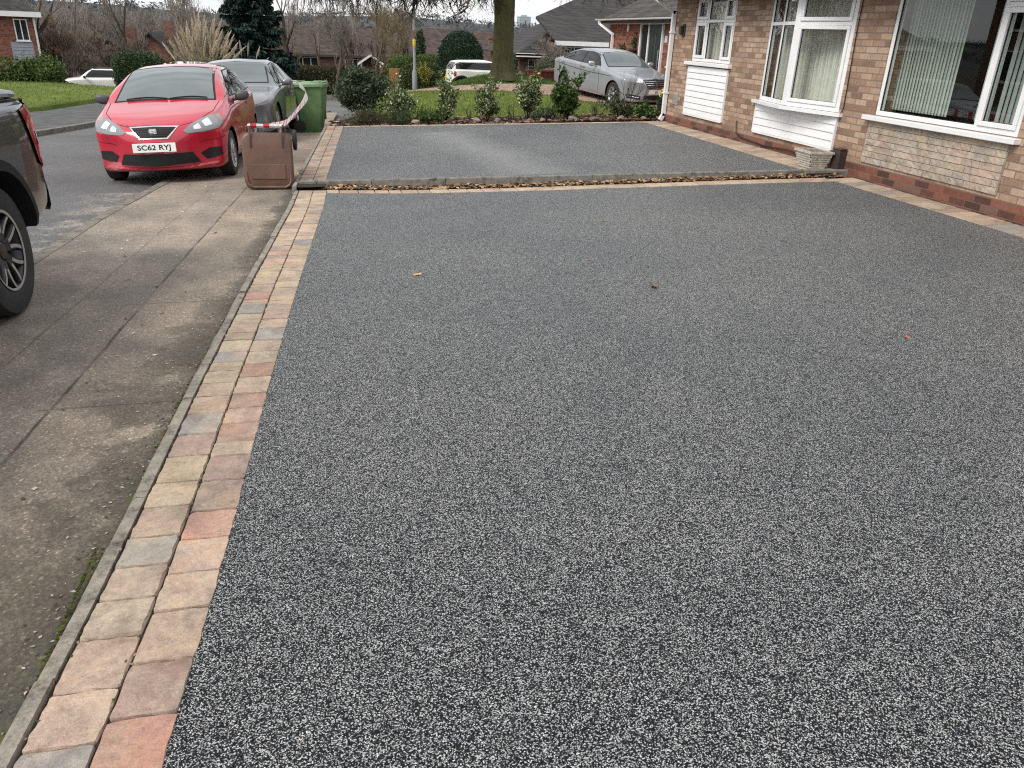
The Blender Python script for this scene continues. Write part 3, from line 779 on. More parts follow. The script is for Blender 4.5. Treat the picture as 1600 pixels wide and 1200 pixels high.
# roof, soffit, fascia, gutter
mb = MB()
ex = HX - .42
for sgn, xa in ((1, ex), (-1, HX + 8.5 + .42)):
    xr = HX + 4.25; sl = 2.55 / 4.25; zr = EAVE + 2.55 + .14; ze = zr - sl * abs(xr - xa)
    vs = [(xa, -4.3, ze), (xr, -4.3, zr), (xr, WEND + .12, zr), (xa, WEND + .12, ze)]
    vs2 = [(x, y, z - .09) for x, y, z in vs]
    mb.add(vs + vs2, [(0, 1, 2, 3), (4, 7, 6, 5), (0, 4, 5, 1), (3, 2, 6, 7), (0, 3, 7, 4)])
roof = mb.build('roof', M_ROOF1, house, world=True, recalc=True)
mb = MB(); mb.box(ex + .03, HX - .003, -4.2, WEND + .1, EAVE - .115, EAVE - .10); mb.box(ex + .012, ex + .03, -4.2, WEND + .1, EAVE - .13, EAVE + .04)
mb.build('soffit', M_UPVC, house, world=True)
mb = MB()
pr = [(-.058 * math.cos(t), -.058 * math.sin(t)) for t in np.linspace(0, math.pi, 9)]
def gutter(mb, p0, p1, out, r=.058):
    d = (Vector(p1) - Vector(p0)); o = Vector(out)
    vs = []
    for p in (Vector(p0), Vector(p1)):
        for rr in (r, r - .006):
            for t in np.linspace(0, math.pi, 9): vs.append(p + o * (rr * math.cos(t)) + Vector((0, 0, -rr * math.sin(t))))
    fs = []
    for i in range(8):
        fs += [(i, i + 1, 19 + i, 18 + i), (9 + i, 27 + i, 28 + i, 10 + i), (i, 9 + i, 10 + i, i + 1), (18 + i, 19 + i, 28 + i, 27 + i)]
    fs += [(0, 18, 27, 9), (8, 17, 35, 26)]
    mb.add(vs, fs)
gutter(mb, (ex - .055, -4.3, EAVE + .02), (ex - .055, WEND + .12, EAVE + .02), (1, 0, 0))
mb.build('gutter', M_UPVC, house, world=True, smooth=True)
# square white downpipe with its swan neck at the corner
def sqpipe(mb, pts, s=.032):
    mb.tube(pts, s * 1.25, n=4, caps=True)
mb = MB(); px, py = HX - .055, WEND - .03
def boxpipe(mb, pts, w=.034):
    for a, b in zip(pts[:-1], pts[1:]):
        a, b = Vector(a), Vector(b); d = (b - a).normalized(); a2, b2 = a - d * w * .55, b + d * w * .55
        s1 = Vector((0, 1, 0)); s2 = d.cross(s1).normalized()
        vs = [q + s1 * w * i + s2 * w * j for q in (a2, b2) for i, j in ((-1, -1), (1, -1), (1, 1), (-1, 1))]
        mb.add(vs, [(0, 3, 2, 1), (4, 5, 6, 7), (0, 1, 5, 4), (1, 2, 6, 5), (2, 3, 7, 6), (3, 0, 4, 7)])
boxpipe(mb, [(px - .05, py, .075), (px, py, .16), (px, py, 1.98), (ex - .055, py, 2.20), (ex - .055, py, EAVE - .02)])
for zc in (.55, 1.62): mb.box(px - .046, HX - .002, py - .045, py + .045, zc, zc + .03)
mb.build('downpipe', M_UPVC, house, world=True)
# outside lamp, air vent, cables
mb = MB(); mb.cbox(HX - .03, HX - .001, 14.49, 14.60, 1.57, 1.78, .008); mb.cbox(HX - .10, HX - .03, 14.505, 14.585, 1.60, 1.75, .012)
wlamp = mb.build('wall_lamp', simple('black_lamp_metal', (.02, .021, .022), .45, var=.2), house, world=True)
mb = MB(); mb.cbox(HX - .015, HX - .001, 14.46, 14.68, .38, .58, .004, 0)
for i in range(7): mb.box(HX - .019, HX - .015, 14.48, 14.66, .40 + i * .024, .412 + i * .024, 0)
mb.build('air_vent', simple('grey_vent', (.30, .29, .27), .7, var=.2), house, world=True)
mb = MB()
mb.tube([(HX - .012, 9.33, 2.3), (HX - .013, 9.335, 1.7), (HX - .012, 9.31, 1.15), (HX - .014, 9.29, .78), (HX - .03, 9.32, .70), (HX - .05, 9.40, .685), (HX - .02, 9.46, .70)], .0065, 6)
mb.build('cable', M_RUBBER, house, world=True, smooth=True)
mb = MB()
mb.tube([(HX + .02, 12.02, .34), (HX - .03, 12.02, .345), (HX - .035, 12.01, .31), (HX - .03, 11.98, .17), (HX - .03, 11.8, .115), (HX - .028, 11.4, .10), (HX - .03, 11.0, .085), (HX - .035, 10.4, .12), (HX - .03, 9.9, .10), (HX - .05, 9.5, .07)], .008, 6)
mb.build('cable', M_RUBBER, house, world=True, smooth=True)

# white boarded panels
def boards(name, y0, y1, z0, z1, n, slope=0.0):
    mb = MB(); h = (z1 - z0) / n
    for i in range(n):
        a = z0 + i * h
        mb.add([(HX - .030, y0, a), (HX - .030, y1, a), (HX - .034, y0, a + .006), (HX - .034, y1, a + .006), (HX - .020, y0, a + h), (HX - .020, y1, a + h), (HX - .004, y0, a), (HX - .004, y1, a), (HX - .004, y0, a + h), (HX - .004, y1, a + h)],
               [(6, 0, 1, 7), (0, 2, 3, 1), (2, 4, 5, 3), (0, 6, 8, 4, 2), (1, 3, 5, 9, 7)])
    mb.box(HX - .036, HX - .003, y0 - .022, y0, z0 - .01, z1); mb.box(HX - .036, HX - .003, y1, y1 + .022, z0 - .01, z1)
    mb.box(HX - .036, HX - .003, y0, y1, z0 - .022, z0 - .001)
    return mb.build(name, M_UPVC, house, world=True, recalc=True)
boards('cladding_panel', 12.58, 14.10, .275, 1.085, 8)
boards('cladding_panel', 9.38, 11.47, .262, .665, 4)

# windows: frame (part) > panes and sill (sub-parts)
def bars(mb, xf, ya, yb, za, zb, t, x0=-.03, x1=.04):
    """rectangular frame ring in local (x depth, y, z)"""
    mb.cbox(x0, x1, ya, yb, za, za + t, .005, xf=xf); mb.cbox(x0, x1, ya, yb, zb - t, zb, .005, xf=xf)
    mb.cbox(x0 + .0005, x1 - .0005, ya, ya + t, za + t, zb - t, .005, xf=xf); mb.cbox(x0 + .0005, x1 - .0005, yb - t, yb, za + t, zb - t, .005, xf=xf)
def window(name, xf, ya, yb, za, zb, lights, sill=None, t=.055):
    """lights: list of (y0,y1,z0,z1,sash) fractions of the opening -> glazed lights"""
    mb = MB(); gl = MB(); sl = MB(); gk = MB()
    bars(mb, xf, ya, yb, za, zb, t)
    W, H = yb - ya, zb - za
    for (a, b, c, d, sash) in lights:
        y0, y1, z0, z1_ = ya + a * W, ya + b * W, za + c * H, za + d * H
        m_ = .024
        p0 = y0 + (t if a == 0 else m_); p1 = y1 - (t if b == 1 else m_); q0 = z0 + (t if c == 0 else m_); q1 = z1_ - (t if d == 1 else m_)
        # mullion / transom strips
        if b < 1: mb.cbox(-.028, .038, y1 - m_, y1 + m_, z0 + (t if c == 0 else 0), z1_ - (t if d == 1 else 0), .004, xf=xf)
        if d < 1: mb.cbox(-.027, .037, p0 - (0 if a == 0 else 0), p1, z1_ - m_, z1_ + m_, .004, xf=xf)
        if sash:
            s_ = .048
            bars(mb, xf, p0 + .002, p1 - .002, q0 + .002, q1 - .002, s_, -.047, .02)
            p0 += s_; p1 -= s_; q0 += s_; q1 -= s_
        for (e, f_, g, h) in ((p0 - .003, p0 + .006, q0, q1), (p1 - .006, p1 + .003, q0, q1), (p0, p1, q0 - .003, q0 + .006), (p0, p1, q1 - .006, q1 + .003)):
            gk.box(-.020, -.004, e, f_, g, h, xf=xf)
        vs = [xf @ Vector((.0, yy, zz)) for yy, zz in ((p0, q0), (p1, q0), (p1, q1), (p0, q1))]
        gl.add(vs, [(0, 3, 2, 1)])
    fr = mb.build(name, M_UPVC, house, world=True)
    gk.build('gasket', M_RUBBER, fr, loc=tuple(-Vector(house.location)))
    # one mesh per window for its panes
    gl.build('pane', M_GLASS, fr, loc=tuple(-Vector(house.location)))
    if sill: 
        sl.cbox(*sill, .006, xf=xf if False else None); sl.build('sill', M_UPVC, fr, loc=tuple(-Vector(house.location)))
    return fr
I = Matrix.Translation((HX + .045, 0, 0))
SASH = True
window('window', I, W1[0], W1[1], W1[2], W1[3], [(0, .27, 0, .62, SASH), (.27, .68, 0, .62, False), (.68, 1, 0, .62, SASH), (0, .27, .62, 1, SASH), (.27, .68, .62, 1, False), (.68, 1, .62, 1, SASH)],
       sill=(HX - .075, HX + .03, 12.50, 14.24, 1.105, 1.165))
window('window', I, W3[0], W3[1], W3[2], W3[3], [(0, .265, 0, .80, SASH), (.265, 1, 0, 1, False), (0, .265, .80, 1, SASH)],
       sill=(HX - .085, HX + .03, 6.44, 8.80, .70, .755))
window('window', I, W4[0], W4[1], W4[2], W4[3], [(0, .265, 0, .80, SASH), (.265, 1, 0, 1, False), (0, .265, .80, 1, SASH)], sill=(HX - .085, HX + .03, 1.54, 4.32, .70, .755))
# splayed bay: two flat facets meeting at a thick post
by0, by1, bym = WB[0], WB[1], 10.42; pj = .17
def facet(ya, xa, yb, xb):
    L_ = math.hypot(yb - ya, xb - xa); a = math.atan2(-(xb - xa), yb - ya)
    return Matrix.Translation((xa, ya, 0)) @ Matrix.Rotation(a, 4, 'Z'), L_
F1, L1 = facet(by0, HX + .02, bym, HX - pj); F2, L2 = facet(bym, HX - pj, by1, HX + .02)
fr = window('window', F1, 0, L1, WB[2], WB[3], [(0, 1, 0, .70, SASH), (0, 1, .70, 1, SASH)], t=.06)
fr2 = window('window', F2, 0, L2, WB[2], WB[3], [(0, .5, 0, .70, False), (.5, 1, 0, .70, False), (0, .5, .70, 1, False), (.5, 1, .70, 1, False)], t=.06)
mb = MB(); mb.cbox(HX - pj - .035, HX - pj + .05, bym - .055, bym + .055, WB[2] + .001, WB[3] - .001, .01); mb.build('bay_post', M_UPVC, house, world=True)
mb = MB()
o_ = [(HX - .06, by0 - .05), (HX - pj - .085, bym), (HX - .06, by1 + .19), (HX + .02, by1 + .19), (HX + .02, by0 - .05)]
o_ = [(HX - .055, by0 - .1), (HX - pj * .62 - .085, by0 + .5), (HX - pj - .095, bym), (HX - pj * .62 - .085, by1 - .5), (HX - .055, by1 + .16), (HX + .0, by1 + .16), (HX + .0, by0 - .1)]
mb.prism(o_, .672, .716); mb.build('bay_sill', M_UPVC, house, world=True, recalc=True)
mb = MB(); o2 = [(HX - .03, by0 - .02), (HX - pj - .05, bym), (HX - .03, by1 + .02), (HX + .0, by1 + .02), (HX + .0, by0 - .02)]
mb.prism(o2, 2.222, 2.26); mb.build('bay_head', M_UPVC, house, world=True, recalc=True)
# rooms behind the glass
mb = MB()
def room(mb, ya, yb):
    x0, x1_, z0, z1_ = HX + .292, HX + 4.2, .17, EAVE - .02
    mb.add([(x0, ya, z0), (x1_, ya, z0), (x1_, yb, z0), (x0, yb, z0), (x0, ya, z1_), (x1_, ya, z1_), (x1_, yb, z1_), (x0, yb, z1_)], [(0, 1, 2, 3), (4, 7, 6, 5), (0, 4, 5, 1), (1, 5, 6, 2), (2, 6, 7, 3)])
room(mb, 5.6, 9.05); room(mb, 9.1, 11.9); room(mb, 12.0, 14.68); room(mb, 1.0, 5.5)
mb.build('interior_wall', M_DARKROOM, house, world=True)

# blinds and curtains hang inside and are things of their own
M_BLIND = simple('pale_green_blind_fabric', (.58, .61, .565), .85, var=.08, scale=20)
M_BLIND2 = simple('grey_blind_fabric', (.40, .42, .415), .85, var=.08, scale=20)
def slats(name, label, y0, y1, z0, z1, n, m, ang, w=.089, x=HX + .20):
    mb = MB(); rr = random.Random(n)
    for i in range(n):
        yc = y0 + (y1 - y0) * (i + .5) / n; a = ang + rr.uniform(-.05, .05)
        c, s = math.cos(a) * w / 2, math.sin(a) * w / 2
        vs = []
        for k in range(5):
            f = k / 2 - 1; bow = .014 * (1 - f * f)
            for zz in (z0, z1): vs.append((x + f * s + bow * math.cos(a), yc + f * c - bow * math.sin(a), zz))
        mb.add(vs, [(2 * k, 2 * k + 2, 2 * k + 3, 2 * k + 1) for k in range(4)])
        mb.tube([(x - .012, yc, z0 + .03), (x - .012, yc + (y1 - y0) / n, z0 + .022)], .002, 4)
    mb.box(x - .02, x + .02, y0, y1, z1 + .002, z1 + .035)
    o = mb.build(name, m, smooth=True, angle=180); return tag(o, label, 'blind')
slats('vertical_blind', 'pale green vertical blind drawn across the left half of the large picture window', 7.72, 8.98, .83, 2.17, 24, M_BLIND, .36)
slats('vertical_blind', 'narrow stack of pale blind slats beside the dark gap in the large picture window', 7.14, 7.30, .83, 2.17, 3, M_BLIND, .1)
slats('vertical_blind', 'grey vertical blind with spaced slats behind the narrow opening light of the large window', 6.52, 7.05, .83, 2.17, 8, M_BLIND2, .34)
def curtain(label, y0, y1, z0, z1, m, n, x=HX + .22, amp=.05):
    mb = MB(); rr = random.Random(int(y0 * 100)); ph = [rr.uniform(.7, 1.3) for _ in range(64)]
    def f(u, v):
        k = u * n; return (x + amp * math.sin(k * 6.283 + .5 * math.sin(k)) * (1 + .25 * v), y0 + (y1 - y0) * u + .01 * math.sin(k * 3.1), z0 + (z1 - z0) * v)
    mb.grid(f, n * 8, 2); o = mb.build('curtain', m, smooth=True, angle=180); return tag(o, label, 'curtain')
M_NET = simple('beige_curtain_fabric', (.66, .64, .57), .9, var=.1, scale=15)
curtain('pleated beige curtain behind the small window over the tall white boarded panel', 12.62, 14.62, 1.0, 2.2, M_NET, 26)
curtain('pleated beige curtain behind the left half of the splayed bay window', 10.40, 11.85, .70, 2.2, M_NET, 18)
curtain('pleated pale curtain behind the single light at the right of the bay window', 9.42, 10.41, .70, 2.2, simple('pale_curtain_fabric', (.70, .69, .63), .9, var=.1, scale=15), 13)

# planter and box by the wall
def m_stoneware():
    t = NT('weathered_stoneware'); p = t.objc(); n = t.noise(p, 18, 6, .7)
    t.base(t.ramp(n, [(.3, (.27, .25, .21)), (.55, (.48, .455, .40)), (.75, (.60, .58, .53))])); t.set(.9, 0, .2); t.bump(n, .5, .01); return t.m
zp = z2(6.1, 9.28)
pt_ = empty('planter', (6.12, 9.30, zp), 'weathered stone planter with a basket weave pattern below the bay window', 'planter', R_(-3))
mb = MB()
# tapered trough: wide rim, rows of weave pressed out in relief
L0, L1_, D0, D1, H_ = .145, .205, .10, .155, .20
def trough(v): return (L0 + (L1_ - L0) * v, D0 + (D1 - D0) * v)
NR = 7
def weave(side):
    nu, nv = 44, NR * 4
    def f(u, v):
        l, d = trough(v); r = int(v * NR * .999); ph = (u * 14 + (r % 2) * .5)
        k = .009 * abs(math.sin(ph * math.pi)) * max(0, math.sin((v * NR % 1) * math.pi)) ** .6
        if side == 0: return ((d + k), -l + 2 * l * u, H_ * v)
        if side == 1: return (-(d + k), l - 2 * l * u, H_ * v)
        if side == 2: return (d - 2 * d * u, l + k, H_ * v)
        return (-d + 2 * d * u, -l - k, H_ * v)
    mb.grid(f, nu, nv)
for s_ in range(4): weave(s_)
o_ = .012
mb.box(-D1 - o_, D1 + o_, -L1_ - o_, -L1_ + .028, H_ - .004, H_ + .022); mb.box(-D1 - o_, D1 + o_, L1_ - .028, L1_ + o_, H_ - .004, H_ + .022)
mb.box(-D1 - o_, -D1 + .028, -L1_ + .028, L1_ - .028, H_ - .0045, H_ + .0215); mb.box(D1 - .028, D1 + o_, -L1_ + .028, L1_ - .028, H_ - .0045, H_ + .0215)
mb.build('trough', m_stoneware(), pt_)
mb = MB(); rnd = random.Random(2)
mb.grid(lambda u, v: (-D1 + .026 + u * (2 * D1 - .052), -L1_ + .026 + v * (2 * L1_ - .052), H_ + .004 + rnd.uniform(0, .018)), 10, 18)
mb.build('compost', simple('dry_compost', (.20, .165, .12), .95, var=.5, scale=30, bump=.6), pt_)
bx = empty('wooden_box', (6.355, 9.10, z2(6.3, 9.12)), 'dark brown wooden box standing at the brick wall right of the stone planter', 'box', R_(4))
mb = MB(); mb.cbox(-.052, .052, -.075, .075, 0, .245, .006)
mb.build('box_body', simple('dark_stained_wood', (.045, .03, .026), .7, var=.3, scale=9), bx)
mb = MB(); mb.cbox(-.058, .058, -.082, .082, .246, .262, .005)
mb.build('box_lid', simple('dark_stained_lid', (.055, .038, .032), .65, var=.3, scale=9), bx)
# ------------------------------------------------------------------ vehicles
def paint(name, col, metal=0.0, rough=.32, coat=1.0, flake=.12):
    t = NT(name); n = t.noise(t.objc(), 3.0, 4); f = t.noise(t.objc(), 300, 1)
    c = t.ramp(n, [(.3, tuple(x * .9 for x in col)), (.7, tuple(min(1, x * 1.06) for x in col))])
    c = t.mix(flake, c, t.ramp(f, [(.3, (.5, .5, .5)), (.7, (1.5, 1.5, 1.5))]), 'MULTIPLY')
    # road film towards the sills
    z = t.sep(t.objc())[2]
    d = t.math('MULTIPLY', t.math('SUBTRACT', .52, z, clamp=True), t.math('MULTIPLY', t.noise(t.objc(), 5, 5, .7), 1.3))
    c = t.mix(d, c, (.11, .10, .09))
    t.base(c); t.set(rough, metal, .5, coat); t.p.inputs['Coat Roughness'].default_value = .06; return t.m
def glassy(name, col, rough=.04, ior=1.9):
    t = NT(name); t.base(t.ramp(t.noise(t.objc(), 4, 3), [(.3, col), (.7, tuple(x * 1.25 for x in col))])); t.set(rough, 0, .5, ior=ior); return t.m
M_CGLASS = glassy('car_glass', (.009, .011, .011), .03, 1.45)
M_WSCREEN = glassy('windscreen_glass', (.085, .105, .105), ior=1.9)
M_TRIM = simple('black_trim', (.013, .013, .014), .6, var=.2, spec=.3)
M_ARCHGAP = simple('arch_gap_black', (.010, .010, .011), .8, var=.2, spec=.25); M_TYRE = simple('tyre_rubber', (.022, .021, .021), .8, var=.25, scale=12)
M_WELL = simple('wheel_well', (.008, .008, .008), .95, spec=.1, var=.1)
def m_metal(name, col, rough): 
    t = NT(name); t.base(t.ramp(t.noise(t.objc(), 9, 4), [(.3, tuple(c * .8 for c in col)), (.7, col)])); t.set(rough, .9, .5); return t.m
M_ALLOY = m_metal('wheel_alloy', (.55, .56, .57), .32); M_DALLOY = m_metal('dark_alloy', (.06, .06, .065), .4); M_CHROME = m_metal('chrome', (.78, .78, .79), .12)
M_LAMP = simple('lamp_reflector', (.70, .72, .74), .25, metal=.25, var=.2, scale=30)
M_LENS = glassy('lamp_lens', (.20, .21, .22), .06, 1.5); M_REDL = glassy('red_lamp_lens', (.26, .012, .016), .08, 1.6); M_AMBER = glassy('amber_lens', (.5, .16, .02), .1, 1.6)
M_PLATEW = simple('white_number_plate', (.76, .76, .74), .35, var=.04); M_PLATEY = simple('yellow_number_plate', (.72, .50, .03), .35, var=.04); M_INK = simple('plate_black', (.012, .012, .012), .5, var=.05)

def pchip(tab):
    xs = np.array([t[0] for t in tab], float); ys = np.array([t[1] for t in tab], float)
    h = np.diff(xs); d = np.diff(ys) / h; m = np.zeros(len(xs)); m[0], m[-1] = d[0], d[-1]
    for i in range(1, len(xs) - 1):
        if d[i - 1] * d[i] > 0:
            w1, w2 = 2 * h[i] + h[i - 1], h[i] + 2 * h[i - 1]; m[i] = (w1 + w2) / (w1 / d[i - 1] + w2 / d[i])
    def f(x):
        x = min(max(x, xs[0]), xs[-1]); i = min(len(xs) - 2, max(0, int(np.searchsorted(xs, x) - 1))); t = (x - xs[i]) / h[i]
        return (ys[i] * (1 + 2 * t) * (1 - t) ** 2 + m[i] * h[i] * t * (1 - t) ** 2 + ys[i + 1] * t * t * (3 - 2 * t) + m[i + 1] * h[i] * t * t * (t - 1))
    return f
def crom(P, n):
    P = [np.array(p, float) for p in P]; Q = [2 * P[0] - P[1]] + P + [2 * P[-1] - P[-2]]; out = []
    for i in range(1, len(Q) - 2):
        for k in range(n):
            t = k / n; a, b, c, d = Q[i - 1], Q[i], Q[i + 1], Q[i + 2]
            out.append(.5 * ((2 * b) + (-a + c) * t + (2 * a - 5 * b + 4 * c - d) * t * t + (-a + 3 * b - 3 * c + d) * t ** 3))
    out.append(P[-1]); return out

class Car:
    """body is a closed loft; local axes: x across, y from nose (-) to tail (+), z up"""
    def __init__(s, root, spec, m_body, name='body'):
        s.root = root; s.L = spec['L']; s.sp = spec; S = spec
        zb, zs, zt, w, wr = (pchip(S[k]) for k in ('zb', 'zs', 'zt', 'w', 'wr'))
        L = s.L; fb, rb = S.get('fbow', .22), S.get('rbow', .14)
        st = np.unique(np.concatenate([np.linspace(0, .3, 10), np.linspace(.3, L - .4, 62), np.linspace(L - .4, L, 12), [t[0] for t in S['zt']]]))
        rings = []; tf = S.get('tuck', .10)
        for x in st:
            b, sh, tp, W, wR = zb(x), zs(x), zt(x), w(x), wr(x)
            sh = min(sh, tp - .012)
            hd = .10 * (tp - sh) + .012
            pts = [(0, b), (.72 * W, b), (.93 * W, b + .015), (.985 * W, b + .10), (1.0 * W, b + .55 * (sh - b)), (.992 * W, sh - .055), (.955 * W, sh), (max(wR, .1) + (.955 * W - wR) * .5 * (1 if tp - sh > .15 else .5), sh + (tp - sh) * .52), (wR, tp - hd), (.62 * wR, tp - hd * .28), (0, tp)]
            c = crom(pts, 4)
            ring = []
            for (yy, zz) in c:
                k = (yy / max(W, .01)) ** 2
                xx = x
                if x < 1.0: xx += fb * k * (1 - x) ** 2
                r = L - x
                if r < .8: xx -= rb * k * (1 - r / .8) ** 2
                ring.append((yy, xx - L / 2, zz))
            full = ring + [(-a, b_, c_) for a, b_, c_ in ring[-2:0:-1]]
            rings.append(full)
        n = len(rings[0]); mb = MB(); vs = [p for r in rings for p in r]; fs = []
        for i in range(len(rings) - 1):
            for j in range(n):
                k = (j + 1) % n; fs.append((i * n + j, i * n + k, (i + 1) * n + k, (i + 1) * n + j))
        for end, sgn in ((0, 1), (len(rings) - 1, -1)):
            R0 = rings[end]; Wm = max(abs(p[0]) for p in R0); zc = sum(p[2] for p in R0) / n; xe = (0 if end == 0 else L) - L / 2
            prev = [end * n + j for j in range(n)]
            for kf in (.72, .42, .16):
                cur = []
                for p in R0:
                    yv = p[0] * kf; bw = (fb if end == 0 else rb) * (yv / Wm) ** 2
                    cur.append(len(vs)); vs.append((yv, xe + sgn * bw * (1 if end == 0 else 1) - sgn * .012 * (1 - kf), zc + (p[2] - zc) * kf))
                for j in range(n):
                    k = (j + 1) % n; q = (prev[j], prev[k], cur[k], cur[j]); fs.append(q[::-1] if end == 0 else q)
                prev = cur
            fs.append(tuple(prev) if end else tuple(prev)[::-1])
        mb.add(vs, fs)
        o = mb.build(name, [m_body, M_WELL], root, smooth=True, angle=180, recalc=True)
        s.body = o
        s.bvh = s._bvh(o)
        # wheel wells cut out of the loft
        s.r = S['wr_']; s.track = S['track']; s.ax = (S['axf'] - L / 2, S['axr'] - L / 2); ra = s.r * S.get('arch', 1.16)
        cut = MB()
        for ay in s.ax:
            for sg in (-1, 1):
                xi, xo = s.track / 2 - .20, 1.3
                c0, c1 = sorted((sg * xi, sg * xo))
                cut.lathe([(.001, c0), (ra, c0), (ra, c1), (.001, c1)], 40, 'X', Matrix.Translation((0, ay, s.r * 1.02)))
        co = cut.build('cutter', M_WELL, None, recalc=True)
        b = bmesh.new(); b.from_mesh(co.data); bmesh.ops.remove_doubles(b, verts=b.verts, dist=.002); bmesh.ops.recalc_face_normals(b, faces=b.faces); b.to_mesh(co.data); b.free()
        co.parent = root
        mo = o.modifiers.new('arch', 'BOOLEAN'); mo.operation = 'DIFFERENCE'; mo.object = co; mo.solver = 'EXACT'
        dg = bpy.context.evaluated_depsgraph_get(); me = bpy.data.meshes.new_from_object(o.evaluated_get(dg)); o.modifiers.clear()
        old = o.data; o.data = me; bpy.data.objects.remove(co)
        for p in me.polygons:
            p.use_smooth = True; c = p.center
            p.material_index = 0
            for ay in s.ax:
                d = math.hypot(c[1] - ay, c[2] - s.r * 1.02)
                if d < ra + .001 and (abs(d - ra) < .012 and abs(p.normal[0]) < .5 or abs(abs(c[0]) - (s.track / 2 - .20)) < .01): p.material_index = 1
        me.set_sharp_from_angle(angle=R_(35))
    def _bvh(s, o):
        return BVHTree.FromPolygons([v.co.copy() for v in o.data.vertices], [tuple(p.vertices) for p in o.data.polygons])
    def hit(s, o, d):
        h = s.bvh.ray_cast(Vector(o), Vector(d)); return h if h[0] is not None else (None, None, None, None)
    def ray(s, mode, a, b):
        if mode == 'F': return s.hit((a, -9, b), (0, 1, 0))
        if mode == 'R': return s.hit((a, 9, b), (0, -1, 0))
        if mode == 'S+': return s.hit((5, a, b), (-1, 0, 0))
        if mode == 'S-': return s.hit((-5, a, b), (1, 0, 0))
        if mode == 'T': return s.hit((a, b, 6), (0, 0, -1))
        # oblique: 'F+' / 'F-' look at the front corner along a 45 degree line; a runs along the perpendicular
        k = math.sqrt(.5)
        if mode in ('F+', 'F-'):
            g = 1 if mode == 'F+' else -1; a = .30 + 1.2 * a
            o = Vector((g * k * a, k * a, b)) + Vector((g * k, -k, 0)) * 9; return s.hit(o + Vector((0, -s.L / 2, 0)), (-g * k, k, 0))
        if mode in ('R+', 'R-'):
            g = 1 if mode == 'R+' else -1; a = .60 + .65 * a
            o = Vector((g * k * a, -k * a, b)) + Vector((g * k, k, 0)) * 9; return s.hit(o + Vector((0, s.L / 2, 0)), (-g * k, -k, 0))
    def patch(s, name, mode, bot, top, m, off=.004, nu=16, nv=8, parent=None, thick=.0):
        """sheet laid on the body between two polylines given in the view's own plane"""
        def res(pl, u):
            d = [0]
            for p, q in zip(pl[:-1], pl[1:]): d.append(d[-1] + math.hypot(q[0] - p[0], q[1] - p[1]))
            t = u * d[-1]
            for i in range(len(pl) - 1):
                if t <= d[i + 1] + 1e-9:
                    f = (t - d[i]) / max(1e-9, d[i + 1] - d[i]); return (pl[i][0] + (pl[i + 1][0] - pl[i][0]) * f, pl[i][1] + (pl[i + 1][1] - pl[i][1]) * f)
            return pl[-1]
        mb = MB(); vs = []; ok = []
        for j in range(nv + 1):
            for i in range(nu + 1):
                a, b = res(bot, i / nu), res(top, i / nu); v = j / nv; p, nrm, _, _ = s.ray(mode, a[0] + (b[0] - a[0]) * v, a[1] + (b[1] - a[1]) * v)
                if p is None: vs.append((0, 0, 0)); ok.append(False)
                else: vs.append(tuple(p + nrm * off)); ok.append(True)
        w = nu + 1; fs = []
        for j in range(nv):
            for i in range(nu):
                q = (j * w + i, j * w + i + 1, (j + 1) * w + i + 1, (j + 1) * w + i)
                if all(ok[k] for k in q): fs.append(q)
        if not fs: return None
        mb.add(vs, fs)
        return mb.build(name, m, parent or s.root, smooth=True, angle=180)
    def seam(s, mode, pts, m=None, width=.007, off=.0025, mb=None, n=10):
        """dark shut line along a polyline"""
        P = []
        for (a, b), (c, d) in zip(pts[:-1], pts[1:]):
            for k in range(n):
                f = k / n; h = s.ray(mode, a + (c - a) * f, b + (d - b) * f)
                if h[0] is not None: P.append((h[0], h[1]))
        h = s.ray(mode, *pts[-1])
        if h[0] is not None: P.append((h[0], h[1]))
        for (p, n1), (q, n2) in zip(P[:-1], P[1:]):
            if (q - p).length > .25: continue
            d = (q - p).normalized(); a = n1.cross(d) * width / 2; b_ = n2.cross(d) * width / 2
            mb.add([p + n1 * off - a, p + n1 * off + a, q + n2 * off + b_, q + n2 * off - b_], [(0, 1, 2, 3)])
    def wheels(s, m_rim, style='multi', spokes=5, tw=.195, cap=None):
        rim = s.r * s.sp.get('rimf', .66)
        for ay in s.ax:
            for sg in (-1, 1):
                wheel(s.root, (sg * (s.track / 2), ay, s.r), sg, s.r, rim, tw, m_rim, spokes, style)
    def mirror(s, y, z, x, m, size=(.10, .055, .062), stalk=True):
        for sg in (-1, 1):
            mb = MB(); a, b, c = size
            def f(u, v):
                th = u * 2 * math.pi; ph = (v - .5) * math.pi
                cx_, cy_, cz_ = math.cos(ph) * math.cos(th), math.cos(ph) * math.sin(th), math.sin(ph)
                q = lambda k: math.copysign(abs(k) ** .72, k)
                yy = b * q(cy_); 
                if yy > .25 * b: yy = .25 * b
                return (sg * (x + a * .9) + sg * a * q(cx_), y + yy, z + c * q(cz_) + .12 * a * q(cx_))
            mb.grid(f, 24, 12)
            if stalk: mb.tube([(sg * (x - .08), y + .02, z - .055), (sg * (x + .03), y, z - .04)], .022, 8)
            mb.build('mirror', m, s.root, smooth=True, angle=60, recalc=True)
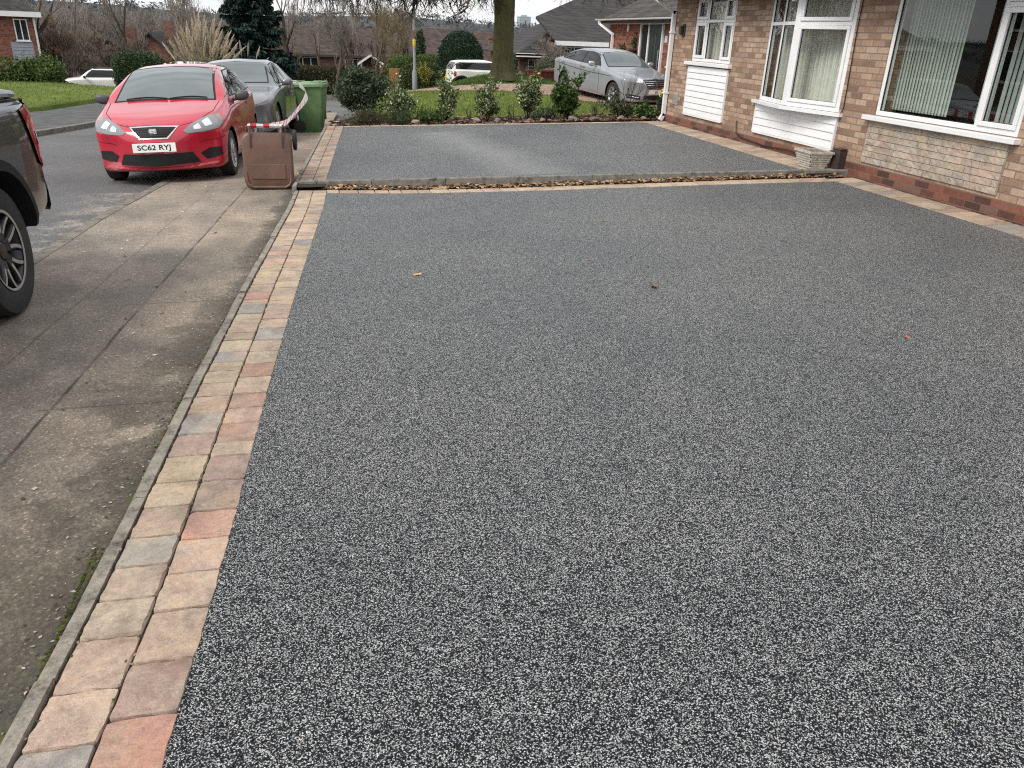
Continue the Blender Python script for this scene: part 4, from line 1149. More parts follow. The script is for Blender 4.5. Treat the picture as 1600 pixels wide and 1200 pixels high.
    def plate(s, text, mode, z, m, tilt=0.0, x=0.0, w=.52, h=.111, dy=.012):
        y = s.ray(mode, x, z)[0].y; g = -1 if mode == 'F' else 1
        mb = MB(); mb.cbox(-w / 2, w / 2, -.006, .006, -h / 2, h / 2, .003)
        o = mb.build('number_plate', m, s.root, loc=(x, y + g * dy, z)); o.rotation_euler = (tilt, 0, 0)
        if text:
            cu = bpy.data.curves.new('plate_text', 'FONT'); cu.body = text; cu.align_x = 'CENTER'; cu.align_y = 'CENTER'; cu.size = .108; cu.offset = .0026; cu.space_character = 1.02
            to = bpy.data.objects.new('plate_text', cu); COL.objects.link(to)
            dg = bpy.context.evaluated_depsgraph_get(); me = bpy.data.meshes.new_from_object(to.evaluated_get(dg)); bpy.data.objects.remove(to)
            me.materials.clear(); me.materials.append(M_INK)
            t = bpy.data.objects.new('plate_lettering', me); COL.objects.link(t); t.parent = o
            bw = max(v.co.x for v in me.vertices) - min(v.co.x for v in me.vertices); bh = max(v.co.y for v in me.vertices) - min(v.co.y for v in me.vertices)
            t.scale = (min(w * .9 / bw, .95), .082 / bh, 1); t.rotation_euler = (R_(90), 0, 0 if mode == 'F' else R_(180)); t.location = (0, g * .0075, 0)
        return o

def wheel(root, loc, sg, r, rim, tw, m_rim, spokes, style):
    """tyre (part) and rim (part of the wheel); the outer face looks towards sg*x"""
    mb = MB(); h = tw / 2
    prof = [(rim * .98, -h * .86), (rim + (r - rim) * .45, -h), (r * .965, -h * .88), (r, -h * .62), (r, h * .62), (r * .965, h * .88), (rim + (r - rim) * .45, h), (rim * .98, h * .86)]
    prof = [(p, q * sg) for p, q in prof]
    mb.lathe(prof, 56, 'X')
    wobj = mb.build('wheel', M_TYRE, root, loc=loc, smooth=True, angle=40, recalc=True)
    mb = MB(); o = h * .80 * sg
    mb.lathe([(rim * 1.02, h * .90 * sg), (rim * .985, h * .84 * sg), (rim * .90, h * .62 * sg), (rim * .88, -h * .4 * sg)], 48, 'X')
    def spoke(a0, w0, w1, r0, r1, d0, d1, sweep=0.0):
        n = 6; vs = []
        for i in range(n + 1):
            f = i / n; rr = r0 + (r1 - r0) * f; ww = w0 + (w1 - w0) * f; a = a0 + sweep * f * f; dd = d0 + (d1 - d0) * f
            c, s_ = math.cos(a), math.sin(a)
            for k, dep in ((-1, .0), (-.7, .012), (.7, .012), (1, .0)):
                vs.append((sg * (dd + dep), rr * c - k * ww * s_, rr * s_ + k * ww * c))
            for k in (1, -1): vs.append((sg * (dd - .035), rr * c - k * ww * s_, rr * s_ + k * ww * c))
        fs = [(i * 6 + j, i * 6 + (j + 1) % 6, (i + 1) * 6 + (j + 1) % 6, (i + 1) * 6 + j) for i in range(n) for j in range(6)]
        fs += [tuple(range(6)), tuple(n * 6 + j for j in range(6))[::-1]]
        mb.add(vs, fs)
    hh = h * .72
    for k in range(spokes):
        a = 2 * math.pi * k / spokes + .2
        if style == 'split':
            spoke(a - .13, .018, .014, rim * .22, rim * .93, hh * .85, hh, -.10); spoke(a + .13, .018, .014, rim * .22, rim * .93, hh * .85, hh, .10)
        elif style == 'bold':
            spoke(a - .16, .028, .020, rim * .24, rim * .94, hh * .8, hh * 1.05, -.16); spoke(a + .16, .028, .020, rim * .24, rim * .94, hh * .8, hh * 1.05, .16)
        else:
            spoke(a, .034, .022, rim * .2, rim * .93, hh * .9, hh)
    mb.lathe([(.001, hh * 1.02 * sg), (rim * .2, hh * .98 * sg), (rim * .27, hh * .8 * sg), (rim * .27, hh * .2 * sg)], 24, 'X')
    mb.build('rim', m_rim, wobj, smooth=True, angle=35, recalc=True)
    mb = MB(); mb.lathe([(.001, -h * .1 * sg), (rim * .90, -h * .1 * sg), (rim * .90, -h * .3 * sg)], 32, 'X'); mb.build('brake_disc', M_DALLOY if m_rim is not M_DALLOY else M_WELL, wobj, recalc=True)
    if style == 'bold':
        mb = MB()
        for k in range(spokes):
            a = 2 * math.pi * k / spokes + .2
            for q in (-.16, .16):
                n = 6; vs = []
                for i in range(n + 1):
                    f = i / n; rr = rim * (.30 + .64 * f); aa = a + q + q * f * f; c, s_ = math.cos(aa), math.sin(aa); dd = (hh * .8 + hh * .25 * f) + .0135; ww = .011
                    for kk in (-1, 1): vs.append((sg * dd, rr * c - kk * ww * s_, rr * s_ + kk * ww * c))
                mb.add(vs, [(2 * i, 2 * i + 1, 2 * i + 3, 2 * i + 2) for i in range(n)])
        mb.lathe([(rim * .94, h * .89 * sg), (rim * .99, h * .93 * sg), (rim * 1.01, h * .92 * sg)], 48, 'X')
        mb.build('polished_face', M_ALLOY, wobj, smooth=True, angle=40)
    return wobj

# ---- red three-door hatchback, one pair of wheels on the footway
RL = 4.03
red_spec = dict(L=RL, fbow=.30, rbow=.16, track=1.455, axf=.80, axr=3.27, wr_=.302, arch=1.13,
    zb=[(0, .25), (.05, .19), (.2, .165), (.6, .19), (3.3, .21), (3.8, .28), (RL, .42)],
    zs=[(0, .54), (.06, .63), (.16, .70), (.4, .775), (.8, .86), (1.05, .915), (2.0, .955), (3.2, 1.0), (3.7, 1.0), (3.93, .82), (RL, .60)],
    zt=[(0, .57), (.06, .665), (.16, .735), (.4, .835), (.75, .925), (1.0, .985), (1.2, 1.10), (1.5, 1.26), (1.85, 1.385), (2.3, 1.435), (2.9, 1.42), (3.45, 1.36), (3.65, 1.31), (3.9, 1.02), (3.97, .85), (RL, .62)],
    w=[(0, .62), (.05, .72), (.18, .775), (.5, .82), (.9, .84), (2, .846), (3.2, .846), (3.7, .80), (3.95, .73), (RL, .62)],
    wr=[(0, .50), (.16, .62), (.6, .70), (1.0, .735), (1.25, .71), (1.6, .625), (2.0, .575), (2.6, .56), (3.3, .54), (3.6, .53), (3.85, .60), (RL, .5)])
def car_ground(x, y, yaw, L, z_at):
    """ground heights under the four corners -> z, pitch, roll"""
    c, s = math.cos(yaw), math.sin(yaw); f = lambda lx, ly: z_at(x + lx * c - ly * s, y + lx * s + ly * c)
    a, b, d, e = f(-.72, -1.25), f(.72, -1.25), f(-.72, 1.25), f(.72, 1.25)
    return (a + b + d + e) / 4, math.atan2((d + e - a - b) / 2, 2.5), -math.atan2((b + e - a - d) / 2, 1.44)
def gz_street(x, y): return footz(x, y) if x > Kx(min(y, 26)) else roadz(x, y)
def place(name, x, y, yaw, L, label, cat='car', zf=gz_street, group=None, flat=None):
    z, p, r = car_ground(x, y, yaw, L, zf) if flat is None else flat
    o = empty(name, (x, y, z), label, cat, yaw, group, p, r); o.rotation_mode = 'XYZ'; return o
ryaw = R_(-2.4)
rx, ry = -2.10, 11.62 + 1.22
red = place('parked_car', rx, ry, ryaw, RL, 'bright red three door hatchback parked half on the footway, reading SC62 RYJ on its plate', group='cars parked along the street')
M_RED = paint('red_paint', (.46, .004, .026), 0, .3, 1.0, .06)
C = Car(red, red_spec, M_RED)
Hf = RL / 2
yy = lambda x: x - Hf
ws_b = [(-.63, .985), (-.35, 1.0), (0, 1.005), (.35, 1.0), (.63, .985)]; ws_t = [(-.535, 1.35), (-.3, 1.378), (0, 1.388), (.3, 1.378), (.535, 1.35)]
C.patch('windscreen_seal', 'F', [(a * 1.045, b - .012) for a, b in ws_b], [(a * 1.05, b + .012) for a, b in ws_t], M_TRIM, .003, 24, 10)
C.patch('windscreen', 'F', ws_b, ws_t, M_WSCREEN, .006, 24, 10)
for sg, md in ((1, 'S+'), (-1, 'S-')):
    C.patch('window_seal', md, [(yy(1.38), 1.0), (yy(2.4), 1.005), (yy(3.36), 1.045)], [(yy(1.42), 1.035), (yy(1.75), 1.22), (yy(2.05), 1.335), (yy(2.6), 1.355), (yy(3.05), 1.32), (yy(3.38), 1.10)], M_TRIM, .003, 24, 8)
    C.patch('side_window', md, [(yy(1.44), 1.015), (yy(2.49), 1.02)], [(yy(1.5), 1.05), (yy(1.78), 1.21), (yy(2.05), 1.318), (yy(2.49), 1.335)], M_CGLASS, .006, 18, 8)
    C.patch('side_window', md, [(yy(2.55), 1.022), (yy(3.3), 1.055)], [(yy(2.55), 1.335), (yy(3.0), 1.305), (yy(3.32), 1.10)], M_CGLASS, .006, 14, 8)
    C.patch('door_handle', md, [(yy(2.42), .835), (yy(2.62), .84)], [(yy(2.42), .87), (yy(2.62), .872)], M_RED, .022, 6, 3)
    C.patch('side_repeater', md, [(yy(1.17), .74), (yy(1.24), .742)], [(yy(1.17), .765), (yy(1.24), .765)], M_AMBER, .006, 4, 2)
    fm = 'F+' if sg > 0 else 'F-'
    hl = C.patch('headlight', fm, [(.05, .625), (.22, .63), (.40, .665), (.50, .72)], [(.02, .655), (.14, .73), (.33, .80), (.505, .832)], M_LENS, .006, 22, 8)
    C.patch('reflector', fm, [(.13, .662), (.21, .668)], [(.14, .70), (.21, .73)], M_LAMP, .009, 8, 6, parent=hl)
    C.patch('reflector', fm, [(.255, .69), (.34, .705)], [(.255, .75), (.345, .785)], M_LAMP, .009, 8, 6, parent=hl)
    C.patch('indicator', fm, [(.455, .755), (.475, .76)], [(.46, .79), (.48, .795)], M_AMBER, .008, 5, 4, parent=hl)
    C.patch('fog_recess', 'F', [(sg * .56, .29), (sg * .66, .30), (sg * .75, .33)] , [(sg * .50, .37), (sg * .60, .425), (sg * .745, .43)], M_TRIM, .006, 12, 4)
    C.patch('tail_light', 'R+' if sg > 0 else 'R-', [(-.12, .80), (.2, .80)], [(-.10, .98), (.2, .98)], M_REDL, .006, 10, 5)
gr = C.patch('grille_surround', 'F', [(-.17, .573), (.17, .573)], [(-.30, .715), (0, .725), (.30, .715)], M_CHROME, .007, 16, 6)
g2 = C.patch('grille', 'F', [(-.155, .587), (.155, .587)], [(-.268, .700), (0, .709), (.268, .700)], M_TRIM, .011, 16, 6)
mb = MB()
for k in range(4):
    for i in range(22):
        f = i / 22; wv = .16 + .09 * (k / 4); h = C.ray('F', -wv + 2 * wv * f, .600 + .024 * k)
        if h[0] is not None: p = h[0] + h[1] * .0125; mb.box(p.x, p.x + .012, p.y - .003, p.y + .001, p.z, p.z + .006)
mb.build('grille_mesh', simple('grille_plastic', (.022, .022, .023), .6, var=.1, spec=.3), g2)
# square chrome badge with a slanted slot
mb = MB(); yb = C.ray('F', 0, .65)[0].y - .016
mb.cbox(-.046, .046, yb - .006, yb + .006, .606, .698, .012)
bd = mb.build('badge', simple('badge_silver', (.72, .72, .73), .35, metal=.2, var=.05), gr)
mb = MB()
mb.add([(-.042, yb - .0075, .648), (.012, yb - .0075, .640), (.012, yb - .0075, .644), (-.042, yb - .0075, .654)], [(0, 1, 2, 3)]); mb.add([(-.012, yb - .0075, .664), (.042, yb - .0075, .655), (.042, yb - .0075, .661), (-.012, yb - .0075, .669)], [(0, 1, 2, 3)])
mb.build('badge_slots', M_TRIM, bd)
C.patch('lower_intake', 'F', [(-.49, .262), (0, .245), (.49, .262)], [(-.42, .395), (0, .395), (.42, .395)], M_TRIM, .006, 16, 6)
mb = MB()
C.seam('F', [(-.70, .235), (-.35, .218), (0, .212), (.35, .218), (.70, .235)], mb=mb, width=.03, off=.012, n=8); mb.build('front_lip', M_RED, red)
mb = MB()
C.seam('F', [(-.31, .722), (-.34, .74)], mb=mb)
for sg in (-1, 1):
    C.seam('T', [(sg * .31, yy(.17)), (sg * .52, yy(.30)), (sg * .67, yy(.60)), (sg * .70, yy(1.0))], mb=mb)
    md = 'S+' if sg > 0 else 'S-'
    C.seam(md, [(yy(1.36), .98), (yy(1.30), .60), (yy(1.34), .27), (yy(2.5), .26), (yy(2.66), .45), (yy(2.72), .98)], mb=mb)
    C.seam(md, [(yy(.20), .50), (yy(.44), .56)], mb=mb)
C.seam('F', [(-.30, .722), (0, .733), (.30, .722)], mb=mb)
mb.build('shut_lines', M_TRIM, red)
mb = MB()
for x0, x1_ in ((-.50, .02), (.05, .54)):
    P = [C.ray('F', x0 + (x1_ - x0) * f, .995 + .02 * math.sin(f * 3)) for f in np.linspace(0, 1, 9)]
    mb.tube([h[0] + h[1] * .016 for h in P if h[0] is not None], .008, 6)
mb.build('wiper', M_TRIM, red, smooth=True)
C.plate('SC62 RYJ', 'F', .475, M_PLATEW, R_(-6), dy=-.012 + .03)
C.mirror(yy(1.50), 1.0, .845, simple('grey_mirror_shell', (.055, .058, .062), .42, var=.15), (.098, .06, .066))
C.wheels(M_ALLOY, 'split', 7, .19)
mb = MB(); mb.box(-.6, .6, yy(.5), yy(3.6), .16, .24); mb.build('underbody', M_WELL, red)
mb = MB(); mb.tube([(-.46, yy(2.35), 1.445), (-.46, yy(2.36), 1.45)], .002, 4)
# seats and wheel seen through the screen are left to the tinted glass

# ---- grey saloon behind it
GL = 4.72
def saloon(L, H=1.46, W=.90, bonnet=1.25, wsx=1.95, roof=(2.1, 3.3), deck=4.25, ax=(.93, 3.70), nose=.60):
    return dict(L=L, fbow=.30, rbow=.20, track=2 * W - .28, axf=ax[0], axr=ax[1], wr_=.330, arch=1.12,
        zb=[(0, .32), (.06, .21), (.25, .19), (.7, .20), (L - .9, .22), (L - .25, .30), (L, .45)],
        zs=[(0, nose - .02), (.07, nose + .07), (.2, nose + .14), (.6, .82), (bonnet, .93), (2.2, .965), (L - 1.3, 1.0), (L - .3, .98), (L - .06, .9), (L, .70)],
        zt=[(0, nose), (.07, nose + .09), (.2, nose + .17), (.6, .87), (bonnet, .985), (bonnet + .15, 1.045), (bonnet + .45, 1.225), (wsx, H - .065), (roof[0] + .4, H), (roof[1] - .3, H - .03), (roof[1] + .2, H - .13), (deck - .28, 1.12), (deck, 1.03), (L - .06, .98), (L, .72)],
        w=[(0, .66), (.06, .77), (.25, W - .055), (.8, W - .01), (2, W), (L - 1, W - .005), (L - .3, W - .07), (L, W - .22)],
        wr=[(0, .52), (.2, .66), (.7, .74), (bonnet, W - .12), (bonnet + .4, W - .21), (wsx, W - .29), (L / 2 + .4, W - .31), (roof[1], W - .31), (deck - .2, W - .26), (deck, W - .16), (L, .6)])
def glaze(C, L, bonnet, wsx, roof, deck, H, W, rearscreen=True, doors=2, trim=None):
    h = L / 2; yy = lambda x: x - h; tr = trim or M_TRIM; zr = H - .075
    kx = W - .29
    ws_ = (H - 1.47) * .55; wb = [(-(kx + .06), 1.035 + ws_), (0, 1.05 + ws_), (kx + .06, 1.035 + ws_)]; wt = [(-(kx - .05), zr - .03), (0, zr + .012), (kx - .05, zr - .03)]
    C.patch('windscreen_seal', 'F', [(a * 1.04, b - .012) for a, b in wb], [(a * 1.04, b + .012) for a, b in wt], tr, .003, 22, 9)
    C.patch('windscreen', 'F', wb, wt, M_WSCREEN, .006, 22, 9)
    if rearscreen:
        C.patch('rear_window', 'R', [(-(kx + .05), 1.07), (0, 1.085), (kx + .05, 1.07)], [(-(kx - .05), zr - .06), (0, zr - .03), (kx - .05, zr - .06)], M_CGLASS, .006, 16, 8)
    for md in ('S+', 'S-'):
        a0, a1 = bonnet + .27, deck - .35
        C.patch('window_seal', md, [(yy(a0), 1.0), (yy((a0 + a1) / 2), 1.015), (yy(a1), 1.05)], [(yy(a0 + .03), 1.03), (yy(wsx - .06), zr - .055), (yy(wsx + .35), zr - .01), (yy(roof[1] - .25), zr - .03), (yy(roof[1] + .15), zr - .12), (yy(a1 + .02), 1.08)], tr, .003, 26, 8)
        mid = bonnet + 1.32
        C.patch('side_window', md, [(yy(a0 + .06), 1.015), (yy(mid - .03), 1.027)], [(yy(a0 + .09), 1.045), (yy(wsx - .02), zr - .075), (yy(wsx + .3), zr - .035), (yy(mid - .03), zr - .028)], M_CGLASS, .006, 16, 8)
        C.patch('side_window', md, [(yy(mid + .03), 1.028), (yy(a1 - .06), 1.058)], [(yy(mid + .03), zr - .028), (yy(roof[1] - .2), zr - .05), (yy(roof[1] + .12), zr - .13), (yy(a1 - .04), 1.085)], M_CGLASS, .006, 16, 8)
        mb = MB()
        C.seam(md, [(yy(bonnet + .25), .99), (yy(bonnet + .20), .55), (yy(bonnet + .25), .27), (yy(mid - .05), .27), (yy(mid), .5), (yy(mid), .99)], mb=mb, width=.011)
        C.seam(md, [(yy(mid), .27), (yy(deck - .62), .28), (yy(deck - .42), .62), (yy(deck - .35), .99)], mb=mb, width=.011)
        mb.build('shut_lines', M_TRIM, C.root)
        C.patch('door_handle', md, [(yy(mid - .26), .885), (yy(mid - .06), .888)], [(yy(mid - .26), .915), (yy(mid - .06), .916)], M_CHROME if trim is None else trim, .018, 5, 2)
        C.patch('door_handle', md, [(yy(deck - .72), .905), (yy(deck - .52), .91)], [(yy(deck - .72), .934), (yy(deck - .52), .938)], M_CHROME if trim is None else trim, .018, 5, 2)
gx, gy = -1.72, 17.75
grey = place('parked_car', gx, gy, R_(-5), GL, 'dark silver grey family car parked nose out behind the red hatchback', group='cars parked along the street')
gs = saloon(GL, 1.48, .90)
G_ = Car(grey, gs, paint('grey_paint', (.15, .155, .165), .55, .3, 1.0, .25))
glaze(G_, GL, 1.25, 1.95, (2.1, 3.3), 4.25, 1.48, .90)
for sg in (1, -1):
    fm = 'F+' if sg > 0 else 'F-'
    G_.patch('headlight', fm, [(.05, .66), (.3, .70), (.5, .78)], [(.02, .72), (.2, .80), (.52, .86)], M_LENS, .006, 16, 6)
    G_.patch('tail_light', 'R+' if sg > 0 else 'R-', [(-.15, .80), (.25, .80)], [(-.13, .97), (.25, .97)], M_REDL, .006, 10, 5)
G_.patch('grille', 'F', [(-.36, .58), (.36, .58)], [(-.42, .70), (0, .71), (.42, .70)], M_TRIM, .006, 14, 5)
G_.patch('lower_intake', 'F', [(-.5, .27), (.5, .27)], [(-.5, .40), (.5, .40)], M_TRIM, .006, 14, 5)
G_.mirror(1.75 - GL / 2, 1.03, .90, paint('grey_mirror_paint', (.16, .165, .175), .55, .3, 1.0, .2), (.10, .06, .065))
G_.wheels(M_ALLOY, 'split', 5, .215)

# ---- silver saloon on the gravel
SL = 4.87
sil = place('parked_car', 0, 0, 0, SL, 'silver executive saloon parked on the gravel outside the neighbouring red brick house', group=None, flat=(0, 0, 0))
ms_ = saloon(SL, 1.42, .92, 1.42, 2.12, (2.3, 3.55), 4.45, (.86, 3.73), .64)
S_ = Car(sil, ms_, paint('silver_paint', (.29, .305, .325), .3, .42, .5, .10))
glaze(S_, SL, 1.42, 2.12, (2.3, 3.55), 4.45, 1.42, .92)
for sg in (1, -1):
    fm = 'F+' if sg > 0 else 'F-'
    hl = S_.patch('headlight', fm, [(.02, .68), (.25, .70), (.48, .80)], [(.0, .79), (.2, .85), (.50, .885)], M_LENS, .006, 16, 6)
    S_.patch('reflector', fm, [(.06, .71), (.2, .715)], [(.06, .78), (.2, .82)], M_LAMP, .009, 6, 5, parent=hl)
    S_.patch('tail_light', 'R+' if sg > 0 else 'R-', [(-.15, .78), (.25, .80)], [(-.13, .95), (.25, .97)], M_REDL, .006, 10, 5)
    S_.patch('lower_intake', 'F', [(sg * .42, .27), (sg * .76, .30)], [(sg * .42, .36), (sg * .74, .41)], M_TRIM, .006, 10, 4)
    S_.patch('day_lamp', 'F', [(sg * .46, .315), (sg * .74, .34)], [(sg * .46, .34), (sg * .73, .365)], M_CHROME, .010, 8, 2)
    md = 'S+' if sg > 0 else 'S-'
    S_.patch('sill_strip', md, [(1.45 - SL / 2, .235), (3.3 - SL / 2, .245)], [(1.45 - SL / 2, .275), (3.3 - SL / 2, .285)], M_CHROME, .01, 14, 2)
    mb = MB(); S_.seam(md, [(.95 - SL / 2, .80), (2.3 - SL / 2, .80), (3.3 - SL / 2, .84), (4.3 - SL / 2, .90)], mb=mb, width=.014, off=.003); mb.build('crease_shade', M_TRIM, sil)  # dark strip laid on the flank to draw the shade of its crease
gf = S_.patch('grille_surround', 'F', [(-.27, .56), (0, .545), (.27, .56)], [(-.40, .80), (0, .815), (.40, .80)], M_CHROME, .008, 16, 8)
gg = S_.patch('grille', 'F', [(-.25, .575), (0, .56), (.25, .575)], [(-.37, .785), (0, .80), (.37, .785)], M_TRIM, .012, 16, 8)
mb = MB()
for k in range(4):
    zz = .60 + .05 * k; ww = .25 + .03 * k
    S_.seam('F', [(-ww, zz), (0, zz - .006), (ww, zz)], mb=mb, width=.016, off=.018, n=8)
S_.seam('F', [(0, .56), (0, .80)], mb=mb, width=.014, off=.019, n=6)
mb.build('grille_bars', M_CHROME, gg)
S_.patch('lower_intake', 'F', [(-.34, .27), (.34, .27)], [(-.34, .39), (.34, .39)], M_TRIM, .006, 10, 4)
S_.plate('E1', 'F', .485, M_PLATEW, R_(-4), dy=.025)
S_.mirror(1.92 - SL / 2, 1.04, .93, paint('silver_mirror_paint', (.55, .565, .58), .6, .28, 1.0, .1), (.105, .06, .07))
S_.wheels(M_ALLOY, 'split', 5, .235)
yaw_s = R_(13)
fwx, fwy = 7.95, 22.3
_c, _s = math.cos(yaw_s), math.sin(yaw_s)
lx, ly = -.79, .86 - SL / 2
sil.location = (fwx - (lx * _c - ly * _s), fwy - (lx * _s + ly * _c), -.20 - .02); sil.rotation_euler = (R_(2.6), 0, yaw_s)

# ---- white small hatch beyond the grass bank, dark wheel arches and roof rails
ML = 3.72
mini_spec = dict(L=ML, fbow=.28, rbow=.16, track=1.46, axf=.72, axr=3.19, wr_=.305, arch=1.22,
    zb=[(0, .32), (.06, .21), (.25, .19), (3.0, .21), (3.5, .28), (ML, .42)],
    zs=[(0, .56), (.08, .68), (.25, .80), (.7, .88), (1.1, .93), (2.2, .96), (3.3, .99), (3.6, .90), (ML, .60)],
    zt=[(0, .58), (.08, .72), (.25, .86), (.7, .95), (1.05, 1.0), (1.2, 1.08), (1.45, 1.27), (1.68, 1.375), (2.1, 1.41), (3.0, 1.395), (3.36, 1.35), (3.5, 1.22), (3.66, .95), (ML, .62)],
    w=[(0, .62), (.08, .74), (.3, .82), (.8, .84), (2, .845), (3.1, .845), (3.5, .79), (ML, .66)],
    wr=[(0, .5), (.25, .64), (1.0, .72), (1.4, .66), (1.7, .60), (2.2, .59), (3.0, .585), (3.35, .57), (3.55, .62), (ML, .5)])
def small_hatch(name, x, y, yaw, label, z, roofm, bodym, parts=True):
    o = place(name, x, y, yaw, ML, label, flat=(z, 0, 0))
    K = Car(o, mini_spec, bodym); y_ = lambda v: v - ML / 2
    K.patch('windscreen', 'F', [(-.62, 1.03), (0, 1.04), (.62, 1.03)], [(-.56, 1.33), (0, 1.355), (.56, 1.33)], M_WSCREEN, .005, 16, 8)
    K.patch('rear_window', 'R', [(-.56, 1.0), (0, 1.0), (.56, 1.0)], [(-.52, 1.29), (0, 1.31), (.52, 1.29)], M_CGLASS, .005, 16, 8)
    K.patch('roof_panel', 'T', [(-.66, y_(1.58)), (.66, y_(1.58))], [(-.63, y_(3.46)), (.63, y_(3.46))], roofm, .006, 12, 12)
    for sg, md in ((1, 'S+'), (-1, 'S-')):
        K.patch('side_window', md, [(y_(1.34), 1.0), (y_(3.52), 1.03)], [(y_(1.37), 1.05), (y_(1.62), 1.315), (y_(3.36), 1.31), (y_(3.52), 1.10)], M_CGLASS, .005, 26, 8)
        # black arch lips
        for ay in K.ax:
            mb = MB(); r0 = .305 * 1.22
            mb2 = [(ay + (r0 + .045) * math.cos(t), .31 + (r0 + .045) * math.sin(t)) for t in np.linspace(.05, math.pi - .05, 14)]
            K.seam(md, mb2, mb=mb, width=.09, off=.008, n=3); mb.build('arch_trim', M_TRIM, o)
        K.patch('headlight', 'F+' if sg > 0 else 'F-', [(.06, .68), (.34, .70)], [(.06, .86), (.34, .88)], M_LENS, .006, 8, 6)
        tl = K.patch('tail_light', 'R+' if sg > 0 else 'R-', [(.08, .72), (.26, .72)], [(.08, .93), (.26, .93)], M_REDL, .008, 8, 6)
    K.mirror(1.36 - ML / 2, 1.02, .845, roofm, (.09, .055, .06))
    K.plate('', 'R', .62, M_PLATEY, 0)
    K.wheels(M_ALLOY, 'multi', 6, .19)
    return o
M_WHITE = paint('cream_white_paint', (.74, .73, .68), 0, .3, 1.0, .03)
small_hatch('parked_car', 7.10, 38.3, R_(97), 'cream white small hatchback with black arches half hidden by the grass bank and trunk', -1.06, M_WHITE, M_WHITE)
M_BLK = simple('matt_black_roof', (.012, .012, .014), .7, spec=.2, var=.2)
small_hatch('parked_car', -10.45, 41.8, R_(-84), 'white small car with a black roof beyond the crest of the far lawn', -1.98, M_BLK, M_WHITE)
# white van-like roof behind the red car, and a silver car at the far left
wv = place('parked_car', -6.0, 42.2, R_(75), 4.3, 'white car of which only the roof shows above the red hatchback', flat=(-1.66, 0, 0))
est = dict(red_spec); K = Car(wv, est, paint('white_paint', (.78, .78, .77), 0, .3, 1.0, .03))
for md in ('S+', 'S-'):
    K.patch('side_window', md, [(yy(1.44), 1.015), (yy(3.3), 1.05)], [(yy(1.5), 1.05), (yy(2.0), 1.30), (yy(3.0), 1.30), (yy(3.3), 1.10)], M_CGLASS, .006, 18, 6)
K.patch('windscreen', 'F', ws_b, ws_t, M_WSCREEN, .006, 16, 8); K.wheels(M_ALLOY, 'multi', 6)
sv = place('parked_car', -15.1, 38.6, R_(20), 4.03, 'silver car at the far left edge beside the large rounded bush', flat=(-1.72, 0, 0))
K = Car(sv, red_spec, paint('pale_silver_paint', (.5, .51, .52), .6, .3, 1.0, .1))
for sg in (1, -1):
    K.patch('headlight', 'F+' if sg > 0 else 'F-', [(.05, .625), (.40, .665)], [(.02, .70), (.40, .82)], M_LENS, .006, 10, 6)
    K.patch('side_window', 'S+' if sg > 0 else 'S-', [(yy(1.44), 1.015), (yy(3.3), 1.05)], [(yy(1.5), 1.05), (yy(2.0), 1.30), (yy(3.0), 1.30), (yy(3.3), 1.10)], M_CGLASS, .006, 18, 6)
K.patch('windscreen', 'F', ws_b, ws_t, M_WSCREEN, .006, 16, 8); K.wheels(M_ALLOY, 'multi', 6)

# ---- dark pickup, only its rear quarter is in the picture
PL = 5.36
pk = dict(L=PL, fbow=.28, rbow=.10, track=1.60, axf=.93, axr=4.22, wr_=.395, arch=1.20, rimf=.62,
    zb=[(0, .45), (.06, .36), (.3, .33), (.8, .36), (PL - .9, .42), (PL - .15, .48), (PL, .55)],
    zs=[(0, .72), (.06, .90), (.2, 1.0), (.7, 1.10), (1.5, 1.16), (3.4, 1.19), (3.6, 1.19), (PL - .1, 1.21), (PL, 1.16)],
    zt=[(0, .75), (.06, .95), (.2, 1.06), (.7, 1.15), (1.35, 1.22), (1.55, 1.30), (1.95, 1.58), (2.3, 1.76), (2.7, 1.82), (3.3, 1.80), (3.5, 1.62), (3.62, 1.27), (3.72, 1.245), (PL - .25, 1.255), (PL - .06, 1.25), (PL, 1.20)],
    w=[(0, .72), (.06, .84), (.3, .90), (.9, .925), (3, .93), (PL - .6, .93), (PL - .12, .905), (PL, .86)],
    wr=[(0, .6), (.3, .78), (1.3, .82), (1.9, .70), (2.3, .66), (3.3, .66), (3.55, .78), (3.75, .86), (PL - .1, .86), (PL, .82)])
ax_y, flank = 5.17, -1.955
pick = place('pickup_truck', flank - .93, ax_y + (PL / 2 - 4.22) + 0, 0, PL, 'dark grey pickup truck at the left edge, its rear wheel and tail lamp showing', 'pickup truck',
             zf=lambda x, y: gz_street(-2.1, y) if x > -3 else gz_street(-3.5, y))
M_PICK = paint('dark_grey_paint', (.010, .011, .013), .2, .3, .8, .2)
P_ = Car(pick, pk, M_PICK); py_ = lambda v: v - PL / 2
